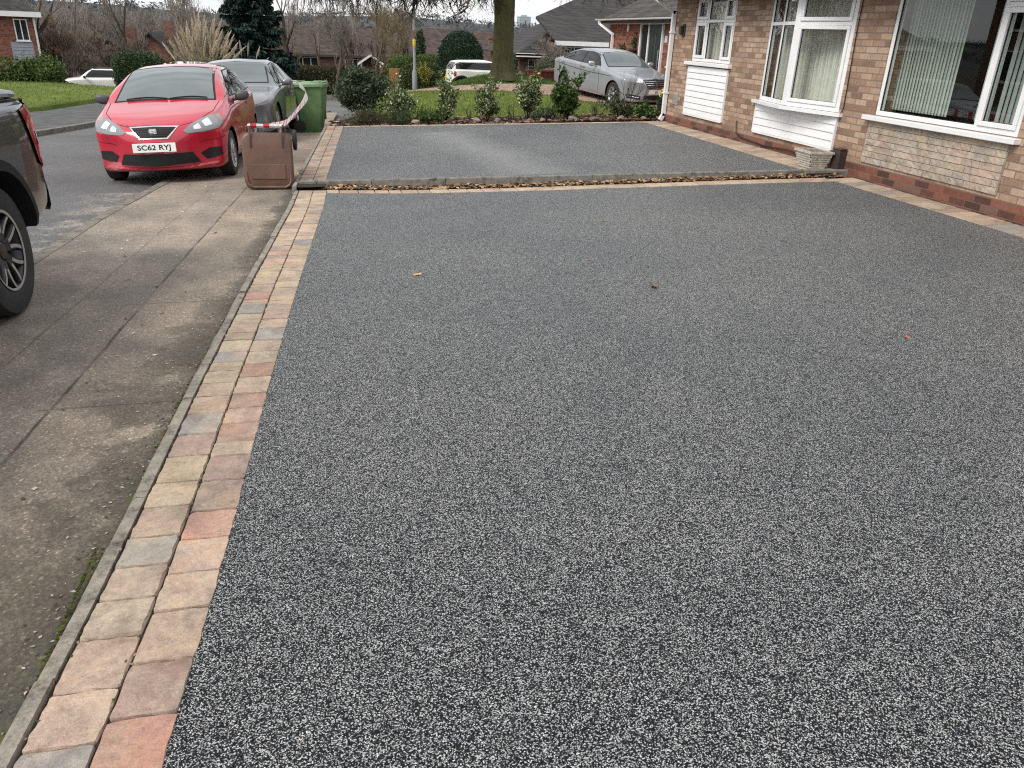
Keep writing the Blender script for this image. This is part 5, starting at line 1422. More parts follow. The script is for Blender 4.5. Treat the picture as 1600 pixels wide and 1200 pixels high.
for sg, md in ((1, 'S+'), (-1, 'S-')):
    P_.patch('side_window', md, [(py_(1.95), 1.24), (py_(2.62), 1.25)], [(py_(2.0), 1.32), (py_(2.35), 1.66), (py_(2.62), 1.70)], M_CGLASS, .006, 14, 8)
    P_.patch('side_window', md, [(py_(2.70), 1.25), (py_(3.38), 1.26)], [(py_(2.70), 1.70), (py_(3.28), 1.68), (py_(3.4), 1.60)], M_CGLASS, .006, 14, 8)
    # tail lamp wraps the rear corner
    tl = P_.patch('tail_light', 'R+' if sg > 0 else 'R-', [(-.04, .80), (.16, .77), (.36, .82)], [(-.04, 1.20), (.16, 1.205), (.52, 1.17)], M_REDL, .012, 12, 10)
    if tl: P_.patch('clear_lens', 'R+' if sg > 0 else 'R-', [(0, .93), (.28, .93)], [(0, 1.02), (.30, 1.02)], M_LENS, .015, 8, 4, parent=tl)
    # near-black bands coloured as the shaded gap round each wheel
    for ay in P_.ax:
        mb = MB(); r0 = .395 * 1.20; rr = []
        for t in np.linspace(.12, math.pi - .12, 26):
            inn = (r0 - .008); out = r0 + .075
            a = P_.ray(md, ay + (out) * math.cos(t), max(.40, .40 + out * math.sin(t)))
            x_out = (a[0].x if a[0] is not None else sg * .9)
            rr.append(((x_out + sg * .004, ay + out * math.cos(t), .40 + out * math.sin(t)), (x_out + sg * .045, ay + (out - .02) * math.cos(t), .40 + (out - .02) * math.sin(t)), (x_out + sg * .05, ay + inn * math.cos(t), .40 + inn * math.sin(t)), (x_out - sg * .10, ay + inn * math.cos(t), .40 + inn * math.sin(t))))
        vs = [p for q in rr for p in q]; n = len(rr)
        mb.add(vs, [(i * 4 + j, i * 4 + j + 1, (i + 1) * 4 + j + 1, (i + 1) * 4 + j) for i in range(n - 1) for j in range(3)])
        mb.build('arch_shade_band', M_ARCHGAP, pick, smooth=True, angle=50, recalc=True)
    P_.patch('headlight', 'F+' if sg > 0 else 'F-', [(.06, .80), (.4, .84)], [(.04, .98), (.42, 1.02)], M_LENS, .008, 10, 6)
    mb = MB(); P_.seam(md, [(py_(3.60), 1.20), (py_(3.60), .50)], mb=mb, width=.02); P_.seam(md, [(py_(2.66), 1.22), (py_(2.66), .48)], mb=mb); mb.build('shut_lines', M_TRIM, pick)
P_.patch('windscreen', 'F', [(-.74, 1.30), (0, 1.31), (.74, 1.30)], [(-.62, 1.70), (0, 1.73), (.62, 1.70)], M_WSCREEN, .006, 16, 8)
P_.patch('rear_window', 'R', [(-.6, 1.33), (.6, 1.33)], [(-.55, 1.60), (.55, 1.60)], M_CGLASS, .006, 10, 6)
P_.patch('tonneau_cover', 'T', [(-.74, py_(3.74)), (.74, py_(3.74))], [(-.74, py_(PL - .12)), (.74, py_(PL - .12))], simple('tonneau_vinyl', (.02, .02, .021), .55, var=.2), .012, 10, 14)
mb = MB()
for sg in (-1, 1):
    mb.tube([(sg * .81, py_(3.78), 1.262), (sg * .81, py_(PL - .35), 1.272), (sg * .80, py_(PL - .12), 1.262)], [.03, .03, .022], 8)
mb.build('bed_rail', M_CHROME if False else simple('satin_rail', (.30, .31, .32), .35, metal=.8, var=.1), pick, smooth=True)
mb = MB()
def bump(u, v):
    x = -.86 + 1.72 * u; k = 1 - abs(2 * u - 1) ** 6; yb = py_(PL) - .16 + .16 * k
    prof = [(0, .50), (.05, .47), (.10, .50), (.11, .60), (.09, .70), (0, .72)]
    i = v * 5; a = int(min(4, i)); f = i - a
    return (x, yb + prof[a][0] + (prof[a + 1][0] - prof[a][0]) * f, prof[a][1] + (prof[a + 1][1] - prof[a][1]) * f)
mb.grid(bump, 24, 10); mb.build('rear_bumper', simple('bumper_black', (.022, .022, .023), .5, var=.2), pick, smooth=True, angle=60, recalc=True)
P_.plate('', 'R', .86, M_PLATEY, 0)
P_.patch('tailgate_panel', 'R', [(-.72, .78), (.72, .78)], [(-.72, 1.16), (.72, 1.16)], M_PICK, .008, 12, 6)
P_.wheels(M_DALLOY, 'bold', 6, .255)
mb = MB(); mb.box(-.55, .55, py_(.6), py_(PL - .4), .36, .46); mb.tube([(-.75, py_(4.22), .392), (.75, py_(4.22), .392)], .05, 8); mb.build('chassis', M_WELL, pick)
# ------------------------------------------------------------------ wheelie bins and barrier tape
def bin_mat(name, col):
    t = NT(name); p = t.objc(); n = t.noise(p, 6, 5, .65); f = t.noise(p, 90, 3)
    c = t.ramp(n, [(.3, tuple(x * .75 for x in col)), (.7, tuple(x * 1.15 for x in col))])
    sc = t.ramp(t.noise(t.comb(t.math('MULTIPLY', t.sep(p)[0], 6.0), t.sep(p)[1], t.math('MULTIPLY', t.sep(p)[2], 40.0)), 3, 5, .7), [(.6, (0, 0, 0)), (.72, (1, 1, 1))])
    c = t.mix(t.math('MULTIPLY', sc, .18), c, (.35, .32, .28))
    t.base(c); t.set(.42, 0, .45); t.bump(f, .08, .003); return t.m
def rrect(w, d, r, n=6):
    pts = []
    for cx_, cy_, a0 in ((w - r, d - r, 0), (-w + r, d - r, 90), (-w + r, -d + r, 180), (w - r, -d + r, 270)):
        for k in range(n + 1):
            a = R_(a0 + 90 * k / n); pts.append((cx_ + r * math.cos(a), cy_ + r * math.sin(a)))
    return pts
def make_bin(root, m, lid_open=0.0, ml=None):
    """upright in its own axes: the front looks to -y, the hinge, handle and wheels sit at +y"""
    mb = MB()
    lv = [(.0, .175, .20, .035), (.02, .195, .215, .05), (.45, .225, .262, .05), (.86, .25, .30, .05), (.92, .255, .305, .05), (.925, .285, .335, .06), (.965, .287, .337, .06), (.97, .275, .325, .055)]
    rings = []
    for z, w, d, r in lv: rings.append([(x, y + (.0 if z > .5 else .03 * (1 - z / .5)), z) for x, y in rrect(w, d, r)])
    n = len(rings[0]); vs = [p for q in rings for p in q]
    fs = [(i * n + j, i * n + (j + 1) % n, (i + 1) * n + (j + 1) % n, (i + 1) * n + j) for i in range(len(rings) - 1) for j in range(n)]
    fs.append(tuple(range(n))[::-1]); fs.append(tuple((len(rings) - 1) * n + j for j in range(n)))
    mb.add(vs, fs)
    # pressed front panel ribs
    for sx in (-1, 1): mb.cbox(sx * .12 - .012, sx * .12 + .012, -.27, -.235, .25, .70, .006)
    mb.build('bin_body', m, root, smooth=True, angle=45)
    # lid: shallow dome with a turned-down lip, hinged at the back
    mb = MB(); lr = []
    for z, w, d, r in ((-.055, .296, .333, .10), (-.012, .300, .337, .115), (.0, .300, .337, .115), (.012, .290, .327, .11), (.020, .270, .305, .10), (.022, .25, .285, .10), (.034, .215, .25, .09), (.036, .12, .16, .06)):
        lr.append([(x, y, z) for x, y in rrect(w, d, r)])
    vs = [p for q in lr for p in q]
    fs = [(i * n + j, i * n + (j + 1) % n, (i + 1) * n + (j + 1) % n, (i + 1) * n + j) for i in range(len(lr) - 1) for j in range(n)] + [tuple((len(lr) - 1) * n + j for j in range(n))]
    mb.add(vs, fs)
    lid = mb.build('lid', ml or m, root, loc=(0, 0, .978), smooth=True, angle=45)
    lid.rotation_euler = (lid_open, 0, 0)
    mb = MB()
    # stepped panel pressed in the lid
    mb.cbox(-.205, .205, -.215, -.035, .0335, .046, .006)
    mb.tube([(-.262, -.12, .020), (-.262, -.235, .024), (-.24, -.285, .026), (-.19, -.312, .026), (.19, -.312, .026), (.24, -.285, .026), (.262, -.235, .024), (.262, -.12, .020)], [.006, .016, .018, .018, .018, .018, .016, .006], 8)
    mb.lathe([(.001, .050), (.012, .049), (.016, .044)], 14, 'Z', Matrix.Translation((-.03, -.15, 0)))
    mb.build('lid_panel', m, lid)
    mb = MB()
    mb.tube([(-.225, .33, .94), (-.225, .40, .985), (-.205, .415, .992), (.205, .415, .992), (.225, .40, .985), (.225, .33, .94)], .013, 8)
    for sx in (-1, 1): mb.cbox(sx * .19 - .012, sx * .19 + .012, .16, .415, 1.010, 1.022, .004)
    mb.build('handle', m, root, smooth=True, angle=50)
    mb = MB(); mb.tube([(-.26, .225, .127), (.26, .225, .127)], .011, 8); mb.build('axle', M_TRIM, root, smooth=True)
    for sx in (-1, 1):
        mb = MB(); mb.lathe([(.03, -.026), (.108, -.024), (.127, -.018), (.127, .018), (.108, .024), (.03, .026)], 28, 'X'); mb.lathe([(.001, .026), (.03, .024), (.045, .012)], 16, 'X'); mb.lathe([(.001, -.026), (.03, -.024), (.045, -.012)], 16, 'X')
        mb.build('wheel', M_TYRE, root, loc=(sx * .272, .225, .127), smooth=True, angle=40)
M_GBIN = bin_mat('green_bin_plastic', (.125, .22, .09)); M_BBIN = bin_mat('brown_bin_plastic', (.135, .075, .055))
gbz = footz(-.42, 17.6)
gbin = empty('wheelie_bin', (-.40, 18.10, footz(-.40, 18.1) + .004), 'upright green wheelie bin with its lid shut standing past the far drive', 'wheelie bin', R_(78), 'wheelie bins tied with tape')
make_bin(gbin, M_GBIN, R_(-2.5), bin_mat('faded_green_lid', (.17, .27, .14)))
# the brown one has fallen on its front: its lid looks at the camera
bbin = empty('wheelie_bin', (0, 0, 0), 'brown wheelie bin lying on its front with the lid facing the camera', 'wheelie bin', 0, 'wheelie bins tied with tape')
make_bin(bbin, M_BBIN)
# local +z (bin axis, base to lid) -> towards camera; local -y (front) -> down
ax = Vector((-.03, -1.0, .0)).normalized(); slope = R_(5.5)
zax = (ax * math.cos(slope) + Vector((0, 0, 1)) * math.sin(slope) * 1.0).normalized()      # lid end sits a little higher
xax = Vector((0, 0, 1)).cross(zax).normalized(); xax = -xax if xax.x < 0 else xax
yax = zax.cross(xax).normalized()
Mx = Matrix((xax, yax, zax)).transposed().to_4x4()
if yax.z < 0: 
    xax = -xax; yax = zax.cross(xax); Mx = Matrix((xax, yax, zax)).transposed().to_4x4()
lidc = Vector((-.80, 10.22, footz(-.80, 10.2) + .342))
Mx.translation = lidc - zax * .985
bbin.matrix_world = Mx
# tape
t_ = NT('barrier_tape'); a_ = t_.new('ShaderNodeAttribute'); a_.attribute_name = 'tint'; t_.base(a_.outputs['Color']); t_.set(.4, 0, .4); M_TAPE = t_.m; _tr = t_.new('ShaderNodeBsdfTranslucent'); t_.link(a_.outputs['Color'], _tr.inputs[0]); _ms = t_.new('ShaderNodeMixShader'); _ms.inputs[0].default_value = .35; t_.link(t_.p.outputs[0], _ms.inputs[1]); t_.link(_tr.outputs[0], _ms.inputs[2]); t_.link(_ms.outputs[0], t_.out.inputs[0])
mb = MB()
h1 = Mx @ Vector((.03, .425, .996)); gm = gbin.matrix_world
bpy.context.view_layer.update(); gm = gbin.matrix_world.copy()
h2 = gm @ Vector((.10, .425, .995))
def tape(mb, P, w=.07, tw=lambda f: 0.0, rep=.16, rf=.62):
    P = [Vector(p) for p in P]; Q = [Vector(q) for q in crom([tuple(p) for p in P], 14)]
    d = 0; L_ = [0]
    for p, q in zip(Q[:-1], Q[1:]): d += (q - p).length; L_.append(d)
    for i in range(len(Q) - 1):
        p, q = Q[i], Q[i + 1]; f = i / len(Q); t = (q - p).normalized()
        up = Vector((0, 0, 1)); s = (up - t * up.dot(t)).normalized(); n = t.cross(s); a = tw(f); b = tw((i + 1) / len(Q))
        W_ = w if not callable(w) else w(f)
        W2_ = w if not callable(w) else w(f + 1 / len(Q))
        wa = (s * math.cos(a) + n * math.sin(a)) * W_ / 2; wb = (s * math.cos(b) + n * math.sin(b)) * W2_ / 2
        red_ = (L_[i] / rep) % 1 > rf
        mb.col = (.66, .12, .13) if red_ else (.92, .88, .88)
        # each piece is red on a diagonal
        mb.add([p - wa, q - wb, q + wb, p + wa], [(0, 1, 2, 3)])
mid = (h1 + h2) / 2
rd = (h2 - h1)
hb = Mx @ Vector((-.07 if (Mx @ Vector((-.1, 0, 0))).x > (Mx @ Vector((.1, 0, 0))).x else .07, .425, .996))
tape(mb, [hb, (-.629, 11.76, .262), (-.546, 13.44, .258), (-.48, 15.12, .262), (-.451, 16.36, .288), (-.504, 17.18, .33), (-.619, 17.79, .375), (-.70, 18.12, .40), h2],
     lambda f: .045 + .10 * math.sin(min(1, max(0, f)) ** .9 * math.pi), lambda f: .35 * math.sin(f * 8), .085, .80)  # mostly white stripes: bleaching by bright light put into the colour
# wound along the brown bin's handle
f = -.20
rt = random.Random(3)
while f < .2:
    ln = rt.choice([.03, .05, .07]); mb.col = (.62, .035, .04) if rt.random() < .5 else (.80, .77, .76)
    mb.tube([Mx @ Vector((f, .415, .992 + rt.uniform(-.004, .004))), Mx @ Vector((min(.2, f + ln), .415, .992 + rt.uniform(-.004, .004)))], [.021 + rt.uniform(0, .008), .021 + rt.uniform(0, .008)], 6); f += ln
for q in range(3):
    c = gm @ Vector((.08 + .02 * q, .415, .992))
    tape(mb, [c + (gm.to_3x3() @ Vector((.01 * k / 6, .03 * math.cos(k * 1.05), .03 * math.sin(k * 1.05)))) for k in range(7)], .04, lambda f: 1.4, .11)
c = gm @ Vector((.10, .43, .97)); tape(mb, [c + Vector((0, 0, .03)), c + Vector((-.06, -.03, -.06)), c + Vector((-.04, -.04, -.17)), c + Vector((.02, -.03, -.10)), c], .05, lambda f: .6, .11)
mb.col = (1, 1, 1)
tp = mb.build('barrier_tape', M_TAPE, colors=True, smooth=False)
tag(tp, 'red and white barrier tape strung from the brown bin to the green bin', 'barrier tape')

# ------------------------------------------------------------------ planting
rng = np.random.default_rng(7)
def leaves(n, sampler, size, aspect=.55, up=.0, fold=.15):
    """n kite-shaped leaves (two triangles folded along the rib) -> (n*4,3)"""
    c = sampler(n); n = len(c)
    d = rng.normal(size=(n, 3)); d[:, 2] += up; d /= np.linalg.norm(d, axis=1)[:, None]
    a = rng.normal(size=(n, 3)); a -= d * (a * d).sum(1)[:, None]; a /= np.linalg.norm(a, axis=1)[:, None]
    s = size * rng.uniform(.6, 1.3, n)[:, None]; nn = np.cross(d, a)
    v = np.empty((n, 4, 3)); v[:, 0] = c; v[:, 1] = c + d * s * .5 + a * s * aspect * .5 + nn * s * fold; v[:, 2] = c + d * s; v[:, 3] = c + d * s * .5 - a * s * aspect * .5 + nn * s * fold
    return v.reshape(-1, 3)
def blob(radii, centre=(0, 0, 0), clumps=14, cr=.38, shell=.55, flat=0.0, seed=1):
    """sampler: leaves gathered in clumps spread over an ellipsoid, so that gaps and lumps appear"""
    r = np.random.default_rng(seed); R3 = np.array(radii)
    k = r.normal(size=(clumps, 3)); k /= np.linalg.norm(k, axis=1)[:, None]; k *= r.uniform(shell, 1.0, (clumps, 1)); cc = k * R3 * (1 - cr * .6)
    sz = r.uniform(.7, 1.25, clumps)
    def f(n):
        i = rng.integers(0, clumps, n); p = rng.normal(size=(n, 3)); p /= np.linalg.norm(p, axis=1)[:, None]; p *= rng.uniform(.3, 1, (n, 1)) ** .5
        q = cc[i] + p * R3 * cr * sz[i][:, None]
        q = q + np.array(centre)
        return q[q[:, 2] > .01] if flat == 0 else q[q[:, 2] > flat]
    return f
def segs_mesh(name, S, m, parent=None, k=3, loc=(0, 0, 0)):
    """S: rows (x0,y0,z0,x1,y1,z1,r0,r1) -> prisms"""
    S = np.asarray(S, float); a, b = S[:, :3], S[:, 3:6]; d = b - a; d /= np.maximum(np.linalg.norm(d, axis=1), 1e-6)[:, None]
    h = np.where(np.abs(d[:, 2:3]) > .9, np.array([[1., 0, 0]]), np.array([[0, 0, 1.]])); u = np.cross(d, h); u /= np.linalg.norm(u, axis=1)[:, None]; w = np.cross(d, u)
    V = []
    for e, r in ((a, S[:, 6]), (b, S[:, 7])):
        for j in range(k):
            t = 2 * math.pi * j / k; V.append(e + (u * math.cos(t) + w * math.sin(t)) * r[:, None])
    V = np.stack(V, 1); n = len(S); base = (np.arange(n) * 2 * k)[:, None]
    F = np.concatenate([base + np.array([[j, (j + 1) % k, k + (j + 1) % k, k + j]]) for j in range(k)], 0)
    return fast_mesh(name, V.reshape(-1, 3), F, m, parent, loc, smooth=k > 4)
def grow(S, p, d, ln, r, lvl, maxl, rr, spread=.55, n=(2, 3), up=.12, shrink=.72, segs=3, jit=.16, low=None):
    """recursive twig growth; rows tagged by level in the 9th column"""
    q = Vector(p); d = Vector(d).normalized(); r0 = r
    for i in range(segs):
        d = (d + Vector((rr.gauss(0, jit), rr.gauss(0, jit), rr.gauss(0, jit) + up * (1 if lvl else .3)))).normalized()
        e = q + d * (ln / segs); r1 = r0 * (.90 if lvl == 0 else .8)
        S.append((*q, *e, r0, r1, lvl)); q, r0 = e, r1
        if lvl < maxl and (i > 0 or lvl > 0) and rr.random() < .75:
            a = d.orthogonal(); a.rotate(Matrix.Rotation(rr.uniform(0, 6.28), 3, d)); dd = (d + a * spread * rr.uniform(.7, 1.5)).normalized()
            grow(S, q, dd, ln * shrink * rr.uniform(.6, 1.0), r0 * .6, lvl + 1, maxl, rr, spread, n, up, shrink, segs, jit)
    if lvl < maxl:
        for _ in range(rr.randint(*n)):
            a = d.orthogonal(); a.rotate(Matrix.Rotation(rr.uniform(0, 6.28), 3, d)); dd = (d + a * spread * rr.uniform(.5, 1.2)).normalized()
            grow(S, q, dd, ln * shrink * rr.uniform(.7, 1.05), r0 * .75, lvl + 1, maxl, rr, spread, n, up, shrink, segs, jit)
M_TWIG = simple('dark_twig_bark', (.05, .038, .032), .9, var=.3, scale=20, spec=.1)
M_STEM = simple('shrub_stem_bark', (.06, .045, .03), .9, var=.3, scale=20, spec=.1)
M_VAR = leafmat('variegated_leaf', [(.045, .075, .022), (.09, .13, .04), (.38, .41, .22), (.52, .53, .36), (.20, .25, .10), (.08, .11, .04), (.12, .16, .06)], transl=.15)
M_DKL = leafmat('dark_glossy_leaf', [(.045, .065, .035), (.07, .095, .05), (.10, .13, .07), (.06, .08, .05)], .6, .12, .25)
M_MID = leafmat('mid_green_leaf', [(.035, .07, .015), (.06, .11, .025), (.08, .135, .03), (.045, .085, .02)], .45, .15, .4)
M_HEA = leafmat('heather_foliage', [(.05, .05, .025), (.085, .07, .035), (.06, .075, .03), (.10, .085, .05)], .8, .1)
M_YEL = leafmat('yellow_leaf', [(.38, .32, .04), (.50, .42, .08), (.20, .22, .04), (.09, .12, .03)], .6, .2)
def shrub(name, label, cat, x, y, radii, n, size, m, seed, z=None, centre_h=None, clumps=14, cr=.38, aspect=.55, stems=6, group=None, up=.3, shell=.5):
    z = T(x, y) + .02 if z is None else z
    o = empty(name, (x, y, z), label, cat, 0, group); ch = radii[2] * .98 if centre_h is None else centre_h
    V = leaves(n, blob(radii, (0, 0, ch), clumps, cr, shell, 0, seed), size, aspect, up)
    q = random.Random(seed + 50); SH = []
    for _ in range(9):                                          # stray shoots that break the outline
        a = q.uniform(0, 6.28); el = q.uniform(-.1, 1.3); d = np.array([math.cos(a) * math.cos(el), math.sin(a) * math.cos(el), math.sin(el)]); p0 = np.array([0, 0, ch]) + d * np.array(radii) * .75; p1 = np.array([0, 0, ch]) + d * np.array(radii) * q.uniform(1.15, 1.5) + np.array([0, 0, .04])
        SH.append(leaves(26, lambda k: p0 + (p1 - p0) * rng.random((k, 1)) + rng.normal(size=(k, 3)) * .018 * max(radii) / .4, size * .9, aspect, up))
    fast_mesh('foliage', np.concatenate([V] + SH), None, m, o)
    rr = random.Random(seed); S = []
    for _ in range(stems):
        a = rr.uniform(0, 6.28); e = Vector((math.cos(a) * radii[0] * rr.uniform(.2, .75), math.sin(a) * radii[1] * rr.uniform(.2, .75), ch * rr.uniform(.9, 1.5)))
        m1 = e * .5 + Vector((rr.gauss(0, .03), rr.gauss(0, .03), 0)); S += [(0, 0, -.05, *m1, .012, .009), (*m1, *e, .009, .004)]
    segs_mesh('stem', S, M_STEM, o)
    return o
G1 = 'clipped variegated shrubs along the flower bed'
shrub('variegated_shrub', 'cream edged variegated shrub beside the big dark bush, the widest and loosest of the row', 'shrub', 1.52, 18.65, (.36, .32, .46), 4200, .066, M_VAR, 3, centre_h=.47, group=G1, clumps=22, shell=.3)
shrub('variegated_shrub', 'narrow variegated shrub with a pale shoot at its top, second from the dark bush', 'shrub', 2.52, 18.2, (.25, .23, .47), 3600, .060, M_VAR, 4, centre_h=.46, group=G1, clumps=18, shell=.3)
shrub('variegated_shrub', 'rounded variegated shrub standing in front of the mossy tree trunk', 'shrub', 3.33, 17.45, (.31, .28, .40), 4200, .056, M_VAR, 5, centre_h=.42, group=G1, clumps=24, shell=.2)
shrub('variegated_shrub', 'tall egg shaped variegated shrub just left of the dark green laurel', 'shrub', 4.08, 16.85, (.27, .25, .43), 4000, .056, M_VAR, 6, centre_h=.45, group=G1, clumps=24, shell=.2)
shrub('laurel_shrub', 'dark glossy laurel shrub with a broad top in front of the silver car tail', 'shrub', 4.80, 16.28, (.34, .28, .42), 2600, .085, M_MID, 7, centre_h=.44, clumps=16, shell=.4, aspect=.62)
shrub('dark_bush', 'large loose dark green bush behind the left end of the flower bed', 'bush', .72, 20.9, (.80, .70, .68), 9000, .075, M_DKL, 8, centre_h=.66, clumps=40, shell=.35, cr=.32)
shrub('heather', 'low brownish green heather mound at the corner by the green bin', 'heather', .78, 17.75, (.62, .42, .20), 3600, .05, M_HEA, 9, centre_h=.12, clumps=26, aspect=.25, up=.8, z=-.40)
shrub('heather', 'low dark green heather mound between the brownish heather and the first pale shrub', 'heather', 1.42, 17.60, (.42, .34, .19), 2200, .05, leafmat('green_heather', [(.03, .05, .02), (.045, .07, .025), (.06, .085, .035)], .8, .1), 10, centre_h=.12, clumps=18, aspect=.25, up=.8, z=-.36)
shrub('spreading_plant', 'low bright green spreading plant between the first two variegated shrubs', 'plant', 2.08, 17.35, (.36, .26, .17), 900, .07, M_MID, 11, centre_h=.10, clumps=14, aspect=.35, up=.7, z=-.30)
shrub('spreading_plant', 'low dark spreading plant at the foot of the tall egg shaped shrub', 'plant', 4.32, 16.42, (.33, .22, .14), 700, .06, M_DKL, 12, centre_h=.09, clumps=12, aspect=.4, up=.6, z=-.10)
shrub('evergreen_shrub', 'loose grey green evergreen in front of the silver car front wheel', 'shrub', 5.72, 15.75, (.34, .26, .24), 1100, .06, leafmat('grey_green_leaf', [(.05, .065, .03), (.09, .10, .05), (.14, .15, .08), (.04, .05, .025)], .7, .15), 13, centre_h=.22, clumps=22, shell=.2, up=.6, z=-.03)
shrub('evergreen_shrub', 'low leafy clump at the foot of the bare twiggy shrub', 'shrub', 6.25, 15.62, (.30, .24, .16), 900, .06, M_MID, 14, centre_h=.13, clumps=16, shell=.2, up=.6, z=-.02)
def twiggy(label, x, y, h, n, seed, z=None, lvl=3, name='bare_shrub', leaf=None):
    z = T(x, y) + .02 if z is None else z; o = empty(name, (x, y, z), label, 'shrub'); rr = random.Random(seed); S = []
    for _ in range(n): grow(S, (rr.gauss(0, .03), rr.gauss(0, .03), 0), (rr.gauss(0, .35), rr.gauss(0, .3), 1), h * .5, .010, 0, lvl, rr, .5, (1, 2), .2, .62, 3, .10)
    A = np.array(S); segs_mesh('branches', A[:, :8] * np.array([1] * 6 + [1, 1]), M_TWIG, o)
    if leaf:
        e = A[A[:, 8] >= 1][:, 3:6]; fast_mesh('leaf_remnant', leaves(leaf, lambda k: e[rng.integers(0, len(e), k)], .035, .5), None, M_HEA, o)
    return o
twiggy('bare twiggy shrub standing before the bonnet of the silver saloon', 6.05, 16.1, 1.0, 6, 21, lvl=3, z=-.03)
twiggy('small leafless stems between the narrow and the rounded variegated shrubs', 2.95, 17.5, .36, 5, 22, lvl=1, z=-.27)
twiggy('small leafless stems between the rounded and the egg shaped shrubs', 3.72, 16.95, .40, 5, 23, lvl=1, z=-.18)
twiggy('thin leafless stems between the laurel and the grey green evergreen', 5.28, 15.95, .48, 6, 24, lvl=1, z=-.05)
twiggy('thin twigs rising out of the low bright green plant', 2.15, 17.6, .42, 4, 25, lvl=1, z=-.30)
# stones along the edge of the bed
def rock(label, x, y, s, seed, col, grp='stones edging the flower bed'):
    rr = np.random.default_rng(seed); b = bmesh.new(); bmesh.ops.create_icosphere(b, subdivisions=3, radius=1)
    ph = rr.uniform(0, 6, 6)
    for v in b.verts:
        p = v.co; k = 1 + .16 * math.sin(p.x * 3 + ph[0]) * math.cos(p.y * 2.6 + ph[1]) + .10 * math.sin(p.z * 5 + ph[2] + p.x * 2) + .05 * math.sin(p.y * 9 + ph[3])
        v.co = Vector((p.x * s[0], p.y * s[1], max(-.4, p.z) * s[2])) * k
    me = bpy.data.meshes.new('rock'); b.to_mesh(me); b.free(); me.materials.append(simple('bed_stone', tuple(k * .72 for k in col), .9, var=.35, scale=14, bump=.6, bscale=40))
    for p in me.polygons: p.use_smooth = True
    o = bpy.data.objects.new('rock', me); COL.objects.link(o); o.location = (x, y, max(T(x, y), z2(x, fary(x))) + .025); tag(o, label, 'rock', grp)
for a in (('pale round stone below the first thin stems, left of the rounded shrub', 2.95, 16.62, (0.079, 0.072, 0.064), 1, (.33, .27, .21)),
          ('grey stone at the foot of the rounded variegated shrub', 3.36, 16.45, (0.061, 0.064, 0.056), 2, (.27, .24, .20)),
          ('flat buff stone lying left of the low bright green plant', 1.72, 17.02, (0.086, 0.072, 0.045), 3, (.38, .30, .23)),
          ('wide grey stone in front of the laurel shrub', 4.82, 15.90, (0.115, 0.080, 0.064), 4, (.24, .22, .19)),
          ('long low stone just right of the laurel shrub', 5.22, 15.75, (0.144, 0.080, 0.045), 5, (.16, .145, .125)),
          ('pinkish stone in front of the grey green evergreen', 5.70, 15.52, (0.086, 0.072, 0.060), 6, (.36, .25, .20)),
          ('small pale stone below the tall egg shaped shrub', 4.22, 16.06, (0.054, 0.052, 0.045), 7, (.32, .27, .22)),
          ('small rusty stone nearest the white downpipe', 6.12, 15.34, (0.072, 0.064, 0.045), 8, (.30, .19, .14))): rock(*a)
# bark chips and leaves scattered on the soil: nobody could count them
def litter(name, n, fn, size, m, kind='stuff'):
    c = np.array([fn() for _ in range(n)]); v = np.empty((n, 4, 3)); a = rng.uniform(0, 6.28, n); s = size * rng.uniform(.4, 1.6, n)
    for k, (f, g) in enumerate(((1, 0), (0, .55), (-1, 0), (0, -.55))):
        v[:, k, 0] = c[:, 0] + s * (np.cos(a) * f - np.sin(a) * g); v[:, k, 1] = c[:, 1] + s * (np.sin(a) * f + np.cos(a) * g); v[:, k, 2] = c[:, 2] + rng.uniform(-.15, .55, n) * s
    o = fast_mesh(name, v.reshape(-1, 3), None, m); o['kind'] = kind; return o
M_LITTER = leafmat('dead_leaf', [(.15, .07, .035), (.26, .14, .07), (.40, .27, .15), (.50, .39, .25), (.10, .055, .035), (.32, .19, .10), (.44, .32, .20), (.20, .12, .07)], .8, .1, .2)
M_CHIP = leafmat('bark_chip', [(.05, .03, .022), (.10, .06, .045), (.17, .10, .075), (.24, .17, .13)], .9, 0, .1)
rl = random.Random(8)
def on_riser():
    x = rl.uniform(-.36, 6.3); f = rl.betavariate(1.0, 2.2); w = .16
    y = risy(x) - .005 - f * w; s = min(1, max(0, (x + .5) / 6.9)); hgt = (.05 * (1 - s) + .03 * s) * (1 - f) ** 1.1 * (.65 + .35 * math.sin(x * 7) * math.sin(x * 2.3 + 1))
    return (x, y, z1(x, y) + .006 + hgt * rl.random())
litter('leaf_litter', 3000, on_riser, .026, M_LITTER)
mb = MB()
mb.grid(lambda u, v: (-.40 + 6.72 * u, risy(-.40 + 6.72 * u) - .15 + .148 * v, z1(-.40 + 6.72 * u, risy(-.40 + 6.72 * u) - .1) - .012 + (.045 - .02 * u) * v * (.7 + .3 * math.sin(u * 47) * math.sin(u * 15))), 120, 4)
o = mb.build('leaf_mould', simple('leaf_mould', (.075, .045, .028), .95, var=.5, scale=50, bump=.8), smooth=True); o['kind'] = 'stuff'
def on_bed():
    x = rl.uniform(-.05, 6.9); f = rl.random(); y0 = fary(min(x, 6.43)) + .05; y1_ = np.interp(x, [.1, .75, 1.9, 3.2, 4.6, 6.2, 7.2], [20.2, 21.2, 20, 18.7, 17.45, 17.1, 16.9]); y = y0 + (y1_ - y0) * f * f
    return (x, y, T(x, y) + .045)
litter('bark_mulch', 3200, on_bed, .045, M_CHIP); litter('bed_leaf_litter', 500, on_bed, .05, M_LITTER)
